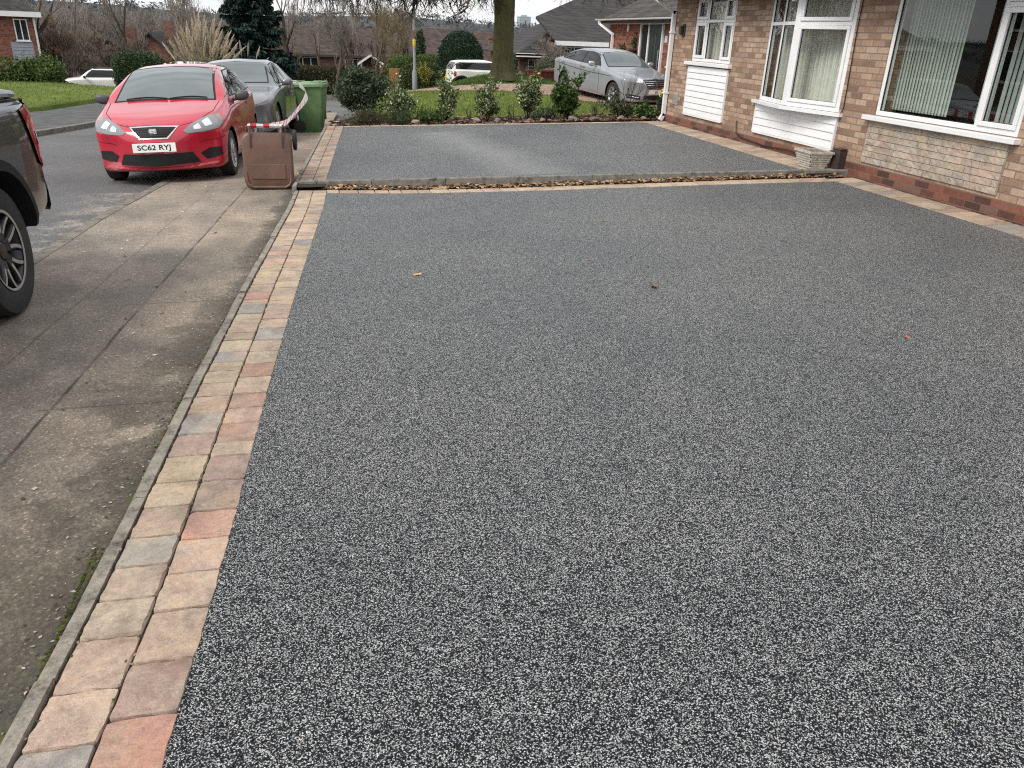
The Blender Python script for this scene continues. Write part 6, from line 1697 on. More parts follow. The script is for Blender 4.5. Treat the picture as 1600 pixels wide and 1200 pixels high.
# moss tufts and grit in the angle between footway and edging
M_MOSS = leafmat('moss', [(.05, .065, .014), (.085, .10, .018), (.03, .035, .012), (.055, .042, .028)], .9, .1, .1)
def on_edge():
    y = rl.uniform(-1, 9.8); k = .5 + .5 * math.sin(y * 3.1) * math.sin(y * 1.27 + .6)
    if rl.random() > k ** 3 + .03: return on_edge() if rl.random() < .75 else (Ex(1.75) - .058, rl.uniform(1.2, 2.3), footz(Ex(1.75) - .06, 1.75) + .002)
    return (Ex(y) - .054 - abs(rl.gauss(0, .011)), y, footz(Ex(y) - .06, y) + .002)
litter('moss', 1300, on_edge, .0065, M_MOSS)
def on_edge2():
    y = rl.uniform(.6, 10.0); return (Ex(y) - .06 - abs(rl.gauss(0, .10)), y, footz(Ex(y) - .1, y) + .003)
litter('grit', 900, on_edge2, .006, leafmat('grit', [(.12, .10, .08), (.25, .22, .18), (.42, .39, .34), (.08, .06, .05)], .9, 0, .1))
litter('joint_grit', 700, lambda: ((lambda y: (Ex(y) - .02 + rl.choice([.02, .19, .355]) + rl.gauss(0, .006), y, z1(Ex(y), y) - .001))(rl.uniform(.8, 9.5))), .005, leafmat('joint_grit', [(.10, .08, .05), (.25, .2, .13), (.05, .06, .02)], .9, 0, .1))
litter('drive_leaf_bits', 60, lambda: (lambda x, y: (x, y, z1(x, y) + .004))(rl.uniform(.2, 5.8), rl.uniform(3, 9)), .006, M_LITTER)
litter('footway_debris', 160, lambda: (lambda x, y: (x, y, footz(x, y) + .004))(rl.uniform(-2.3, -.9), rl.uniform(2.0, 11)), .011, leafmat('footway_debris', [(.45, .42, .38), (.6, .57, .52), (.12, .08, .06), (.05, .04, .035)], .9, 0, .1))
# the five single leaves lying on the near drive
def leaf(label, x, y, s, rot, col, curl):
    mb = MB(); out = []
    for k in range(40):
        t = 2 * math.pi * k / 40; r = s * (.62 + .30 * abs(math.cos(2.5 * t)) + .08 * math.cos(t)); out.append((r * math.cos(t), r * .72 * math.sin(t), curl * (r / s) ** 2 * (.5 + .5 * math.sin(3 * t + rot))))
    mb.add([(0, 0, .004)] + out, [(0, 1 + k, 1 + (k + 1) % 40) for k in range(40)]); mb.tube([(0, 0, .004), (s * 1.1, 0, .006), (s * 1.5, s * .1, .004)], s * .03, 4)
    o = mb.build('fallen_leaf', simple('fallen_leaf_skin', col, .75, var=.35, scale=30), smooth=True, angle=180); o.location = (x, y, z1(x, y) + .003); o.rotation_euler = (0, 0, rot); tag(o, label, 'leaf', 'fallen leaves on the drive')
leaf('pale yellow fallen leaf lying on the left part of the near drive', .56, 5.66, .040, .4, (.50, .36, .16), .012)
leaf('curled dark brown leaf lying in the middle of the near drive', 2.20, 4.98, .036, 2.2, (.13, .06, .035), .03)
leaf('reddish leaf lying on the right part of the near drive', 3.28, 3.68, .026, 1.1, (.34, .14, .08), .012)
leaf('small buff leaf lying near the head of the near drive', 2.60, 7.32, .028, 3.0, (.34, .25, .15), .010)
leaf('small grey buff leaf lying just behind the curled brown leaf', 2.0, 5.85, .026, 5.0, (.30, .22, .16), .010)
# grass blades that roughen the lawns
def blades(name, n, fn, h, m):
    c = np.array([fn() for _ in range(n)]); v = np.empty((n, 3, 3)); a = rng.uniform(0, 6.28, n); w = h * .22
    v[:, 0] = c + np.stack([np.cos(a) * w, np.sin(a) * w, np.zeros(n)], 1); v[:, 1] = c - np.stack([np.cos(a) * w, np.sin(a) * w, np.zeros(n)], 1)
    v[:, 2] = c + np.stack([rng.normal(0, h * .4, n), rng.normal(0, h * .4, n), h * rng.uniform(.5, 1.3, n)], 1)
    o = fast_mesh(name, v.reshape(-1, 3), None, m, per=3); o['kind'] = 'stuff'; return o
M_BLADE = leafmat('grass_blade', [(.10, .145, .028), (.13, .175, .035), (.16, .20, .05), (.20, .21, .07)], .7, .25, .2)
M_BLADE2 = leafmat('bank_blade', [(.05, .095, .018), (.07, .12, .025), (.09, .14, .03)], .7, .25, .2)
def inpoly(poly):
    xs = [p[0] for p in poly]; ys = [p[1] for p in poly]
    while True:
        x, y = rl.uniform(min(xs), max(xs)), rl.uniform(min(ys), max(ys)); c = False; j = len(poly) - 1
        for i in range(len(poly)):
            if (poly[i][1] > y) != (poly[j][1] > y) and x < (poly[j][0] - poly[i][0]) * (y - poly[i][1]) / (poly[j][1] - poly[i][1]) + poly[i][0]: c = not c
            j = i
        if c: return x, y
FL = bedfar[::-1] + [(8.6, 18.0), (7.6, 21.6), (6.6, 23.6), (5.2, 25.4), (4.0, 27.2), (2.74, 29.4), (1.4, 29.2), (.9, 25)]
blades('lawn_grass_blades', 16000, lambda: (lambda p: (p[0], p[1], T(*p) + .045))(inpoly(FL)), .045, M_BLADE)
LL = [(-16, 15.5), (-9.5, 19.6), (-7.24, 22.8), (-6.58, 27.4), (-5.0, 31.2), (-3.5, 34.5), (-12, 36), (-20, 34)]
blades('left_lawn_blades', 16000, lambda: (lambda p: (p[0], p[1], lcrest(*p) + .03))(inpoly(LL)), .05, M_BLADE)
GB = [(1.6, 31.0), (2.6, 31.3), (6, 32.5), (9.2, 33.7), (11, 35.4), (11, 38), (6, 38), (2, 37), (1.2, 33)]
blades('bank_blades', 12000, lambda: (lambda p: (p[0], p[1], bankz(*p) + .02))(inpoly(GB)), .06, M_BLADE2)
# flower pot by the corner of the bungalow
fp = empty('flower_pot', (7.05, 16.55, T(7.05, 16.5) + .0), 'black flower pot of yellow flowers behind the white downpipe', 'flower pot')
mb = MB(); mb.lathe([(.001, 0), (.12, 0), (.165, .30), (.18, .30), (.18, .335), (.155, .335), (.15, .28), (.001, .28)], 28); mb.build('pot', simple('black_pot', (.018, .018, .02), .45, var=.2), fp, smooth=True, angle=40)
fast_mesh('foliage', leaves(500, blob((.17, .17, .13), (0, 0, .40), 10, .5, .2, 0, 3), .06, .4, .6), None, M_MID, fp)
fast_mesh('flowers', leaves(160, blob((.17, .17, .12), (0, 0, .46), 9, .35, .5, 0, 4), .05, .9, .4), None, leafmat('yellow_petal', [(.62, .50, .05), (.70, .60, .12), (.55, .50, .20)], .6, .2), fp)
# ------------------------------------------------------------------ houses round about
M_REDB = brickmat('red_brick_neighbour', [(0, (.13, .05, .036)), (.3, (.20, .075, .05)), (.6, (.26, .10, .066)), (1, (.31, .14, .095))], (.22, .17, .14), bump=.4)
M_REDB2 = brickmat('dull_red_brick', [(0, (.13, .062, .05)), (.4, (.19, .085, .062)), (1, (.25, .13, .095))], (.19, .15, .125), bump=.3)
M_TAN2 = brickmat('brown_brick', [(0, (.14, .085, .06)), (.4, (.21, .125, .085)), (1, (.29, .19, .13))], (.22, .18, .15), bump=.3)
M_ROOF2 = m_rooftile('dark_grey_roof_tiles', [(.022, .020, .020), (.035, .032, .031), (.05, .046, .044)])
M_ROOF3 = m_rooftile('brown_roof_tiles', [(.045, .031, .027), (.065, .046, .04), (.088, .064, .055)])
M_DARKGL = glassy('dark_window_glass', (.02, .024, .026), .03, 1.6)
def wpart(mb, name, m, parent, **k): return mb.build(name, m, parent, world=True, **k)
def box_window(parent, axis, pos, a0, a1, z0, z1, cols, rows=(1.0,), sgn=-1, t=.06, name='window', sill=True):
    """flush framed window on a wall; axis 'x': wall plane x = pos, spans a in y; axis 'y': plane y = pos, spans a in x; sgn: outward direction"""
    fr = MB(); gl = MB()
    def bx(m, u0, u1, w0, w1, d0, d1):
        if axis == 'x': m.box(*sorted((pos + sgn * d0, pos + sgn * d1)), u0, u1, w0, w1)
        else: m.box(u0, u1, *sorted((pos + sgn * d0, pos + sgn * d1)), w0, w1)
    bx(fr, a0, a1, z0, z0 + t, .002, .05); bx(fr, a0, a1, z1 - t, z1, .002, .05)
    bx(fr, a0, a0 + t, z0 + t, z1 - t, .002, .05); bx(fr, a1 - t, a1, z0 + t, z1 - t, .002, .05)
    c = a0
    for k in cols[:-1]:
        c = a0 + (a1 - a0) * k; bx(fr, c - t * .5, c + t * .5, z0 + t, z1 - t, .002, .048)
    for k in rows[:-1]:
        r = z0 + (z1 - z0) * k; bx(fr, a0 + t, a1 - t, r - t * .4, r + t * .4, .002, .046)
    bx(gl, a0 + t * .5, a1 - t * .5, z0 + t * .5, z1 - t * .5, .004, .020)
    f = wpart(fr, name, M_UPVC, parent); g = gl.build('pane', M_DARKGL, f, loc=tuple(-Vector(parent.location)))
    if sill: 
        sl = MB(); bx(sl, a0 - .06, a1 + .06, z0 - .05, z0 - .001, .002, .10); sl.build('sill', M_UPVC, f, loc=tuple(-Vector(parent.location)))
    return f
def roof_hip(mb, x0, x1, y0, y1, ze, zr, hip0=0., hip1=0., along='y', ov=.35, th=.10):
    """ridge along the given axis; hip lengths at the two ends (0 = gable)"""
    if along == 'y':
        xm = (x0 + x1) / 2; s = (zr - ze) / (xm - x0); e = ze - s * ov
        A = [(x0 - ov, y0 - ov, e), (x1 + ov, y0 - ov, e), (x1 + ov, y1 + ov, e), (x0 - ov, y1 + ov, e)]; r0, r1 = (xm, y0 - ov + (hip0 and hip0 + ov), zr), (xm, y1 + ov - (hip1 and hip1 + ov), zr)
    else:
        ym = (y0 + y1) / 2; s = (zr - ze) / (ym - y0); e = ze - s * ov
        A = [(x1 + ov, y0 - ov, e), (x1 + ov, y1 + ov, e), (x0 - ov, y1 + ov, e), (x0 - ov, y0 - ov, e)]; r0, r1 = (x1 + ov - (hip1 and hip1 + ov), ym, zr), (x0 - ov + (hip0 and hip0 + ov), ym, zr)
    vs = A + [r0, r1] + [(x, y, z - th) for x, y, z in A + [r0, r1]]
    mb.add(vs, [(0, 1, 4), (1, 2, 5, 4), (2, 3, 5), (3, 0, 4, 5), (0, 6, 7, 1), (1, 7, 8, 2), (2, 8, 9, 3), (3, 9, 6, 0), (6, 9, 8, 7)])
    return e
# neighbour with the dark front door
n1 = empty('neighbour_bungalow', (10.4, 24, -.25), 'red brick bungalow with a dark green front door behind the silver saloon', 'house')
mb = MB(); mb.box(10.4, 18.4, 17.2, 30.3, -.8, 2.12); wpart(mb, 'wall', M_REDB, n1)
mb = MB(); eh = roof_hip(mb, 10.4, 18.4, 17.2, 30.3, 2.30, 4.75, 0, 3.2, 'y', .38); wpart(mb, 'roof', M_ROOF1, n1, recalc=True)
mb = MB(); mb.box(10.03, 10.055, 16.85, 30.68, 1.97, 2.10); mb.box(10.055, 10.39, 16.85, 30.68, 1.955, 1.968); mb.box(10.03, 18.7, 30.655, 30.68, 1.97, 2.10); wpart(mb, 'fascia', M_UPVC, n1)
mb = MB(); gutter(mb, (9.97, 16.8, 2.12), (9.97, 30.75, 2.12), (1, 0, 0)); wpart(mb, 'gutter', M_UPVC, n1, smooth=True)
mb = MB(); boxpipe(mb, [(9.98, 30.35, 2.05), (9.98, 30.35, 1.97), (10.33, 29.75, 1.62), (10.33, 29.75, -.4)], .045); wpart(mb, 'downpipe', M_UPVC, n1)
fr = MB(); 
for a, b in ((25.02, 25.10), (26.16, 26.26), (26.92, 27.0)): fr.box(10.33, 10.398, a, b, -.25, 2.0)
fr.box(10.33, 10.398, 25.10, 26.16, 1.94, 2.0); fr.box(10.33, 10.398, 26.26, 26.92, 1.94, 2.0)
df = wpart(fr, 'door_frame', M_UPVC, n1)
mb = MB(); mb.cbox(10.355, 10.397, 25.11, 26.15, -.2, 1.935, .006); dr = wpart(mb, 'door', simple('dark_green_door', (.012, .022, .022), .35, var=.2), n1)
mb = MB(); mb.box(10.348, 10.354, 25.55, 25.63, .25, 1.75); mb.box(10.348, 10.354, 25.80, 25.86, .25, 1.75); mb.build('glazing_strip', glassy('door_glass', (.05, .06, .06)), dr, loc=tuple(-Vector(n1.location)))
mb = MB(); mb.tube([(10.33, 25.22, .55), (10.33, 25.22, 1.2)], .014, 8); mb.build('door_handle', M_CHROME, dr, loc=tuple(-Vector(n1.location)))
mb = MB(); mb.box(10.37, 10.39, 26.27, 26.91, -.2, 1.935); wpart(mb, 'side_light', M_DARKGL, n1)
mb = MB(); mb.cbox(10.375, 10.398, 24.70, 24.90, 1.42, 1.62, .004); wpart(mb, 'door_plaque', simple('plaque_white', (.62, .62, .66), .5, var=.2, scale=25), n1)
mb = MB(); mb.cbox(10.34, 10.398, 28.20, 28.30, 1.72, 1.95, .01); wpart(mb, 'alarm_box', M_UPVC, n1)
box_window(n1, 'x', 10.4, 22.9, 24.42, .75, 1.95, (.5, 1), (.66, 1))
for i, (yc, zc, lab) in enumerate(((28.55, .95, 'dark hanging planter on the red wall between the downpipe and the door'), (27.45, 1.05, 'tall dark wall planter on the red brick just left of the front door'))):
    wp = empty('wall_planter', (10.33, yc, zc), lab, 'planter')
    mb = MB(); mb.lathe([(.001, -.12), (.12, -.08), (.19, .08), (.17, .10), (.001, .08)], 16); mb.tube([(0, 0, .1), (.055, 0, .42 + .2 * i)], .012, 6); mb.build('basket', M_TRIM, wp, smooth=True, angle=50)
    fast_mesh('foliage', leaves(260, blob((.20, .30 if i == 0 else .16, .22 + .14 * i), (0, 0, .18 + .1 * i), 8, .5, .2, -.3, 60 + i), .08, .4, .2), None, M_DKL, wp)
# hipped bungalow further on
n2 = empty('hipped_bungalow', (15.5, 52, -1.8), 'brown brick bungalow with a large dark hipped roof beyond the silver car', 'house')
mb = MB(); mb.box(11.6, 26, 50.6, 60, -2.6, .50); mb.box(13.3, 21.5, 47.3, 50.6, -2.4, 1.12); wpart(mb, 'wall', M_TAN2, n2)
mb = MB()
roof_hip(mb, 11.6, 26, 49.8, 61, .72, 3.95, 6.6, 6.6, 'x', .5); wpart(mb, 'roof', M_ROOF2, n2, recalc=True)
mb = MB(); vs = [(12.85, 46.85, 1.24), (22.2, 46.85, 1.24), (22.2, 56, 4.15), (17.4, 56, 4.15), (12.85, 51.9, 2.55)]
mb.add(vs + [(x, y, z - .12) for x, y, z in vs], [(0, 1, 2, 3, 4), (9, 8, 7, 6, 5), (0, 5, 6, 1), (1, 6, 7, 2), (4, 9, 5, 0), (3, 8, 9, 4), (2, 7, 8, 3)]); wpart(mb, 'wing_roof', M_ROOF2, n2, recalc=True)
mb = MB(); mb.box(12.8, 22.2, 46.78, 46.84, 1.0, 1.24); mb.box(12.85, 22.2, 46.84, 47.29, .985, .998); mb.box(11.1, 13.28, 49.3, 49.36, .26, .48); wpart(mb, 'fascia', M_UPVC, n2)
box_window(n2, 'y', 47.3, 13.5, 15.95, -.8, .95, (.25, .5, .75, 1), (.62, 1)); box_window(n2, 'y', 50.6, 12.15, 13.1, -1.3, .1, (.45, 1), (.7, 1))
mb = MB(); mb.tube([(13.26, 46.9, 1.05), (13.32, 47.25, .8), (13.32, 47.25, -2.2)], .05, 8); wpart(mb, 'downpipe', M_UPVC, n2)
# the long low row seen through the bare trees
def bungalow(name, label, x0, x1, y0, y1, zg, ze, zr, wm, rm, wins=(), hips=(0, 0), chim=None, along='x'):
    o = empty(name, ((x0 + x1) / 2, y0, zg), label, 'house')
    mb = MB(); mb.box(x0, x1, y0, y1, zg - .8, ze - .02)
    if along == 'x' and not hips[0]:
        ym = (y0 + y1) / 2
        for xx in (x0, x1 - .2):
            mb.add([(xx, y0, ze - .02), (xx, y1, ze - .02), (xx, ym, zr - .15), (xx + .2, y0, ze - .02), (xx + .2, y1, ze - .02), (xx + .2, ym, zr - .15)], [(0, 2, 1), (3, 4, 5), (0, 3, 5, 2), (1, 2, 5, 4)])
    wpart(mb, 'wall', wm, o)
    mb = MB(); roof_hip(mb, x0, x1, y0, y1, ze + .1, zr, hips[0], hips[1], along, .4); rf = wpart(mb, 'roof', rm, o, recalc=True)
    mb = MB(); mb.box(x0 - .4, x1 + .4, y0 - .43, y0 - .40, ze - .22, ze - .02); wpart(mb, 'fascia', simple('dark_fascia', (.05, .04, .035), .7, var=.2) if 'row' in name else M_UPVC, o)
    for (a0, a1, z0, z1_, cols, rows) in wins: box_window(o, 'y', y0, a0, a1, z0, z1_, cols, rows)
    if chim:
        cx_, cy_, cw, z0, z1_ = chim; mb = MB(); mb.box(cx_ - cw, cx_ + cw, cy_ - cw * .7, cy_ + cw * .7, z0, z1_); mb.box(cx_ - cw - .06, cx_ + cw + .06, cy_ - cw * .7 - .06, cy_ + cw * .7 + .06, z1_ - .22, z1_ - .1)
        mb.lathe([(.12, z1_), (.10, z1_ + .35)], 10, 'Z', Matrix.Translation((cx_, cy_, 0))); ch = mb.build('chimney', wm, rf, loc=tuple(-Vector(o.location)))
    return o
bungalow('brick_bungalow_row', 'long low red brick bungalow with a brown roof behind the bare trees', -8.5, 7.4, 84, 92, -3.4, -.95, 1.55, M_REDB2, M_ROOF3,
         wins=((-3.2, -.9, -2.4, -1.25, (.33, .66, 1), (1,)), (1.6, 3.1, -2.6, -1.3, (.5, 1), (1,)), (5.6, 6.5, -2.6, -1.25, (.5, 1), (.7, 1)), (-7.6, -6.0, -2.4, -1.25, (.5, 1), (1,))))
pc = empty('entrance_porch', (3.9, 83, -3.4), 'small white gabled porch in front of the long brown roofed bungalow', 'porch')
mb = MB(); mb.box(3.05, 3.2, 82.6, 83.97, -3.6, -1.55); mb.box(4.9, 5.05, 82.6, 83.97, -3.6, -1.55); wpart(mb, 'post', M_UPVC, pc)
mb = MB()
for s_ in (-1, 1): mb.add([(4.05, 82.4, -.75), (4.05 + s_ * 1.3, 82.4, -1.6), (4.05 + s_ * 1.3, 82.4, -1.82), (4.05, 82.4, -.98), (4.05, 82.5, -.75), (4.05 + s_ * 1.3, 82.5, -1.6), (4.05 + s_ * 1.3, 82.5, -1.82), (4.05, 82.5, -.98)], [(0, 1, 2, 3), (4, 7, 6, 5), (0, 4, 5, 1), (2, 6, 7, 3), (1, 5, 6, 2)])
wpart(mb, 'barge_board', M_UPVC, pc, recalc=True)
mb = MB()
for s_ in (-1, 1): mb.add([(4.05, 82.42, -.72), (4.05 + s_ * 1.34, 82.42, -1.58), (4.05 + s_ * 1.34, 83.95, -1.58), (4.05, 83.95, -.72)], [(0, 1, 2, 3)])
wpart(mb, 'porch_roof', M_ROOF3, pc)
bungalow('brown_roof_bungalow', 'brown tiled bungalow behind the round dark green tree', 8.3, 16.6, 82, 90, -3.3, -.75, 1.75, M_REDB2, M_ROOF3, hips=(0, 0), wins=((9.2, 10.2, -2.4, -1.1, (.5, 1), (1,)),))
bungalow('chimney_bungalow', 'low dark roofed bungalow with a red brick chimney just left of the mossy tree trunk', 14.0, 27.0, 74, 82, -3.1, -2.15, -.05, M_REDB2, M_ROOF3, hips=(0, 0), chim=(15.4, 78, .55, -.8, 1.25))
ant = empty('television_aerial', (15.6, 78, 1.25), 'thin television aerials above the red brick chimney', 'aerial')
mb = MB(); mb.tube([(0, 0, -.2), (0, 0, 2.0)], .02, 5); mb.tube([(-.6, 0, 2.0), (.6, 0, 2.05)], .015, 4); mb.tube([(.55, .2, -.5), (.55, .2, 2.6)], .02, 5); mb.tube([(.0, .2, 2.5), (1.1, .2, 2.62)], .015, 4)
for k in range(7): mb.tube([(-.5 + .17 * k, -.25, 2.01), (-.5 + .17 * k, .25, 2.01)], .01, 4)
mb.build('mast', simple('aerial_metal', (.3, .3, .3), .5, metal=.6), ant)
# two storey house at the far left
n4 = empty('two_storey_house', (-20, 55, -3.3), 'two storey red brick house with a pale grey boarded panel at the far left', 'house')
mb = MB(); mb.box(-29, -16.95, 55.2, 64, -4, 1.75); wpart(mb, 'wall', M_REDB, n4)
mb = MB(); roof_hip(mb, -29, -16.95, 55.2, 64, 1.9, 4.2, 3.5, 3.5, 'x', .45); wpart(mb, 'roof', M_ROOF2, n4, recalc=True)
mb = MB(); mb.box(-29.4, -16.45, 54.70, 54.74, 1.42, 1.70); mb.box(-29.4, -16.45, 54.74, 55.19, 1.41, 1.419); mb.box(-16.49, -16.45, 54.74, 64.4, 1.42, 1.70); wpart(mb, 'fascia', M_UPVC, n4)
box_window(n4, 'y', 55.2, -17.95, -17.25, .12, 1.30, (.5, 1), (1,)); box_window(n4, 'y', 55.2, -20.9, -19.3, -.55, 1.05, (.5, 1), (.7, 1))
mb = MB()
for i in range(8): mb.add([(-18.25, 55.165, -1.55 + .19 * i), (-17.2, 55.165, -1.55 + .19 * i), (-17.2, 55.185, -1.36 + .19 * i - .01), (-18.25, 55.185, -1.36 + .19 * i - .01)], [(0, 1, 2, 3)])
mb.box(-18.3, -17.15, 55.186, 55.198, -1.6, .05); wpart(mb, 'cladding_panel', simple('pale_grey_boards', (.27, .29, .325), .6, var=.1), n4)
mb = MB(); mb.tube([(-16.75, 54.95, 1.5), (-16.88, 55.1, 1.3), (-16.88, 55.1, -3.6)], .055, 8); wpart(mb, 'downpipe', M_UPVC, n4, smooth=True)
mb = MB(); mb.box(-24, -19.1, 54.2, 55.19, -1.72, -1.58); wpart(mb, 'canopy', M_UPVC, n4)
n4.rotation_euler = (0, 0, R_(17)); n4.location = (-19.81, 54.12, -3.3)
# the house over the road that shows in the window glass
n5 = empty('opposite_house', (-20, 26, -.9), 'brick house across the road, beyond the left edge of the picture', 'house')
mb = MB(); mb.box(-24, -16.5, 22, 33, -1.6, 4.1); wpart(mb, 'wall', M_REDB2, n5)
mb = MB(); roof_hip(mb, -24, -16.5, 22, 33, 4.2, 6.4, 0, 0, 'y', .4); wpart(mb, 'roof', M_ROOF3, n5, recalc=True)
mb = MB(); mb.box(-16.1, -16.06, 21.6, 33.4, 3.75, 4.0); wpart(mb, 'fascia', M_UPVC, n5)
for a, b in ((23, 25), (27, 28.6), (30, 32)):
    box_window(n5, 'x', -16.5, a, b, .3, 1.6, (.5, 1), (1,), sgn=1); box_window(n5, 'x', -16.5, a, b, 2.4, 3.6, (.5, 1), (1,), sgn=1)
# gabled houses far off among the trees on the left, tower block on the skyline
def gable_house(label, x, y, w, d, zg, he, hr, m):
    o = empty('gabled_house', (x, y, zg), label, 'house'); mb = MB(); mb.box(-w, w, 0, d, -1, he); mb.add([(-w, 0, he), (w, 0, he), (0, 0, hr), (-w, d, he), (w, d, he), (0, d, hr)], [(0, 1, 2), (3, 5, 4)]); mb.build('wall', m, o)
    mb = MB()
    for s_ in (-1, 1):
        k = (hr - he) / w; vs = [(0, -.3, hr + .12), (s_ * (w + .4), -.3, he - k * .4 + .12), (s_ * (w + .4), d + .3, he - k * .4 + .12), (0, d + .3, hr + .12)]
        mb.add(vs + [(a, b, c - .15) for a, b, c in vs], [(0, 1, 2, 3), (4, 7, 6, 5), (0, 4, 5, 1), (1, 5, 6, 2), (2, 6, 7, 3), (3, 7, 4, 0)])
    rf = mb.build('roof', M_ROOF2, o, recalc=True); mb = MB(); mb.box(w * .5, w * .5 + .7, d * .4, d * .4 + .6, he, hr + 1.0); mb.build('chimney', m, rf)
    return o
gable_house('red brick gable end among the bare trees beyond the white car', -16.9, 72, 1.5, 7, -3.4, 2.3, 3.3, M_REDB2)
gable_house('second gabled brick house half hidden by twigs right of the brick gable end', -14.2, 74, 1.4, 7, -3.4, 2.5, 3.9, M_REDB2)
tw = empty('tower_block', (226, 970, -4), 'pale grey tower block on the distant skyline right of the big tree trunk', 'tower block')
def m_tower():
    t = NT('tower_facade'); p = t.objc(); s = t.sep(p); fl = t.math('LESS_THAN', t.math('FRACT', t.math('DIVIDE', s[2], 2.8)), .5); col = t.math('LESS_THAN', t.math('FRACT', t.math('DIVIDE', t.math('ADD', s[0], s[1]), 3.0)), .7)
    t.base(t.mix(t.math('MULTIPLY', fl, col), (.36, .38, .41), (.26, .29, .33))); t.set(.8, 0, .2); return t.m
mb = MB(); mb.box(-6.5, 6.5, -8, 8, -6, 24.5); mb.build('tower', m_tower(), tw)
mb = MB(); mb.box(-3, 3, -3, 3, 24.5, 26.2); mb.build('plant_room', simple('plant_grey', (.33, .35, .37), .8), tw)
# ------------------------------------------------------------------ hills with their own woods
def hillz(x, y):
    r = 4.5 + 2.5 * math.sin(x * .011 + 1.2) + 1.6 * math.sin(x * .031) + 5.5 * math.exp(-((x + 210) / 150) ** 2)
    f = min(1, max(0, (y - 230) / 320)); f = f * f * (3 - 2 * f); return -7 + (r + 7) * f
mb = MB(); mb.grid(lambda u, v: (-700 + 1400 * u, 225 + 500 * v, hillz(-700 + 1400 * u, 225 + 500 * v) - (0 if v < .97 else 20)), 90, 24)
def m_hill():
    t = NT('wooded_hill'); p = t.pos(); n = t.noise(p, .03, 6, .7); f = t.noise(p, .4, 5, .75)  # blue-grey tones carry the distance haze in the surface colour
    c = t.mix(.6, t.ramp(n, [(.3, (.07, .078, .085)), (.55, (.095, .098, .098)), (.7, (.115, .12, .11))]), t.ramp(f, [(.3, (.5, .5, .5)), (.7, (1.5, 1.5, 1.5))]), 'MULTIPLY')
    t.base(c); t.set(1, 0, 0); return t.m
struct(mb, 'hills', m_hill(), smooth=True, angle=180)
M_FAR = leafmat('far_tree_crown', [(.075, .08, .088), (.10, .10, .10), (.09, .098, .098), (.065, .074, .08)], .9, 0, .05)  # crown colours bluish and pale, haze mixed into them
def far_crowns():
    V = []
    for _ in range(1500):
        x, y = rl.uniform(-480, 420), rl.uniform(300, 560); z = hillz(x, y); h = rl.uniform(1.6, 4.2)
        n = 40; c = rng.normal(size=(n, 3)) * np.array([h * .45, h * .45, h * .28]) + np.array([x, y, z + h * .45])
        d = rng.normal(size=(n, 2, 3)) * h * .17; v = np.empty((n, 3, 3)); v[:, 0] = c; v[:, 1] = c + d[:, 0]; v[:, 2] = c + d[:, 1]; V.append(v.reshape(-1, 3))
    o = fast_mesh('hill_woodland', np.concatenate(V), None, M_FAR, per=3); o['kind'] = 'stuff'
far_crowns()
# ------------------------------------------------------------------ trees
def bark(name, col, moss=None):
    t = NT(name); p = t.objc(); s = t.sep(p)
    n = t.noise(t.comb(t.math('MULTIPLY', s[0], 7.0), t.math('MULTIPLY', s[1], 7.0), t.math('MULTIPLY', s[2], 1.6)), 3.5, 6, .7)
    c = t.ramp(n, [(.3, tuple(x * .5 for x in col)), (.55, col), (.75, tuple(x * 1.5 for x in col))])
    if moss:
        m2 = t.noise(p, 1.7, 5, .65); c = t.mix(t.ramp(m2, [(.35, (0, 0, 0)), (.62, (.9, .9, .9))]), c, t.mix(.6, moss, t.ramp(n, [(.3, (.6, .6, .6)), (.7, (1.3, 1.3, 1.3))]), 'MULTIPLY'))
    t.base(c); t.set(.95, 0, .1); t.bump(n, .8, .03); return t.m
M_BIG = bark('mossy_bark', (.085, .075, .05), (.095, .10, .036)); M_BARK = bark('grey_brown_bark', (.11, .09, .075)); M_PALEB = bark('pale_bark', (.17, .14, .105)); M_WILLOW = bark('ochre_bark', (.16, .125, .07))
M_TW2 = simple('far_twigs', (.215, .19, .165), .95, var=.25, scale=3, spec=.05); M_TW3 = simple('ochre_twigs', (.25, .20, .12), .95, var=.25, scale=3, spec=.05); M_TW4 = simple('grey_twigs', (.26, .235, .205), .95, var=.25, scale=3, spec=.05)
def split_tree(name, label, x, y, S, mt, mc, z=None, lv=1, group=None, kt=8, rmin=0.0):
    z = T(x, y) - .1 if z is None else z; o = empty(name, (x, y, z), label, 'tree', 0, group); A = np.array(S); A[:, 6:8] = np.maximum(A[:, 6:8], rmin)
    t = A[A[:, 8] <= lv]; c = A[A[:, 8] > lv]
    segs_mesh('trunk', t[:, :8], mt, o, kt)
    if len(c): segs_mesh('crown', c[:, :8], mc, o, 3)
    return o
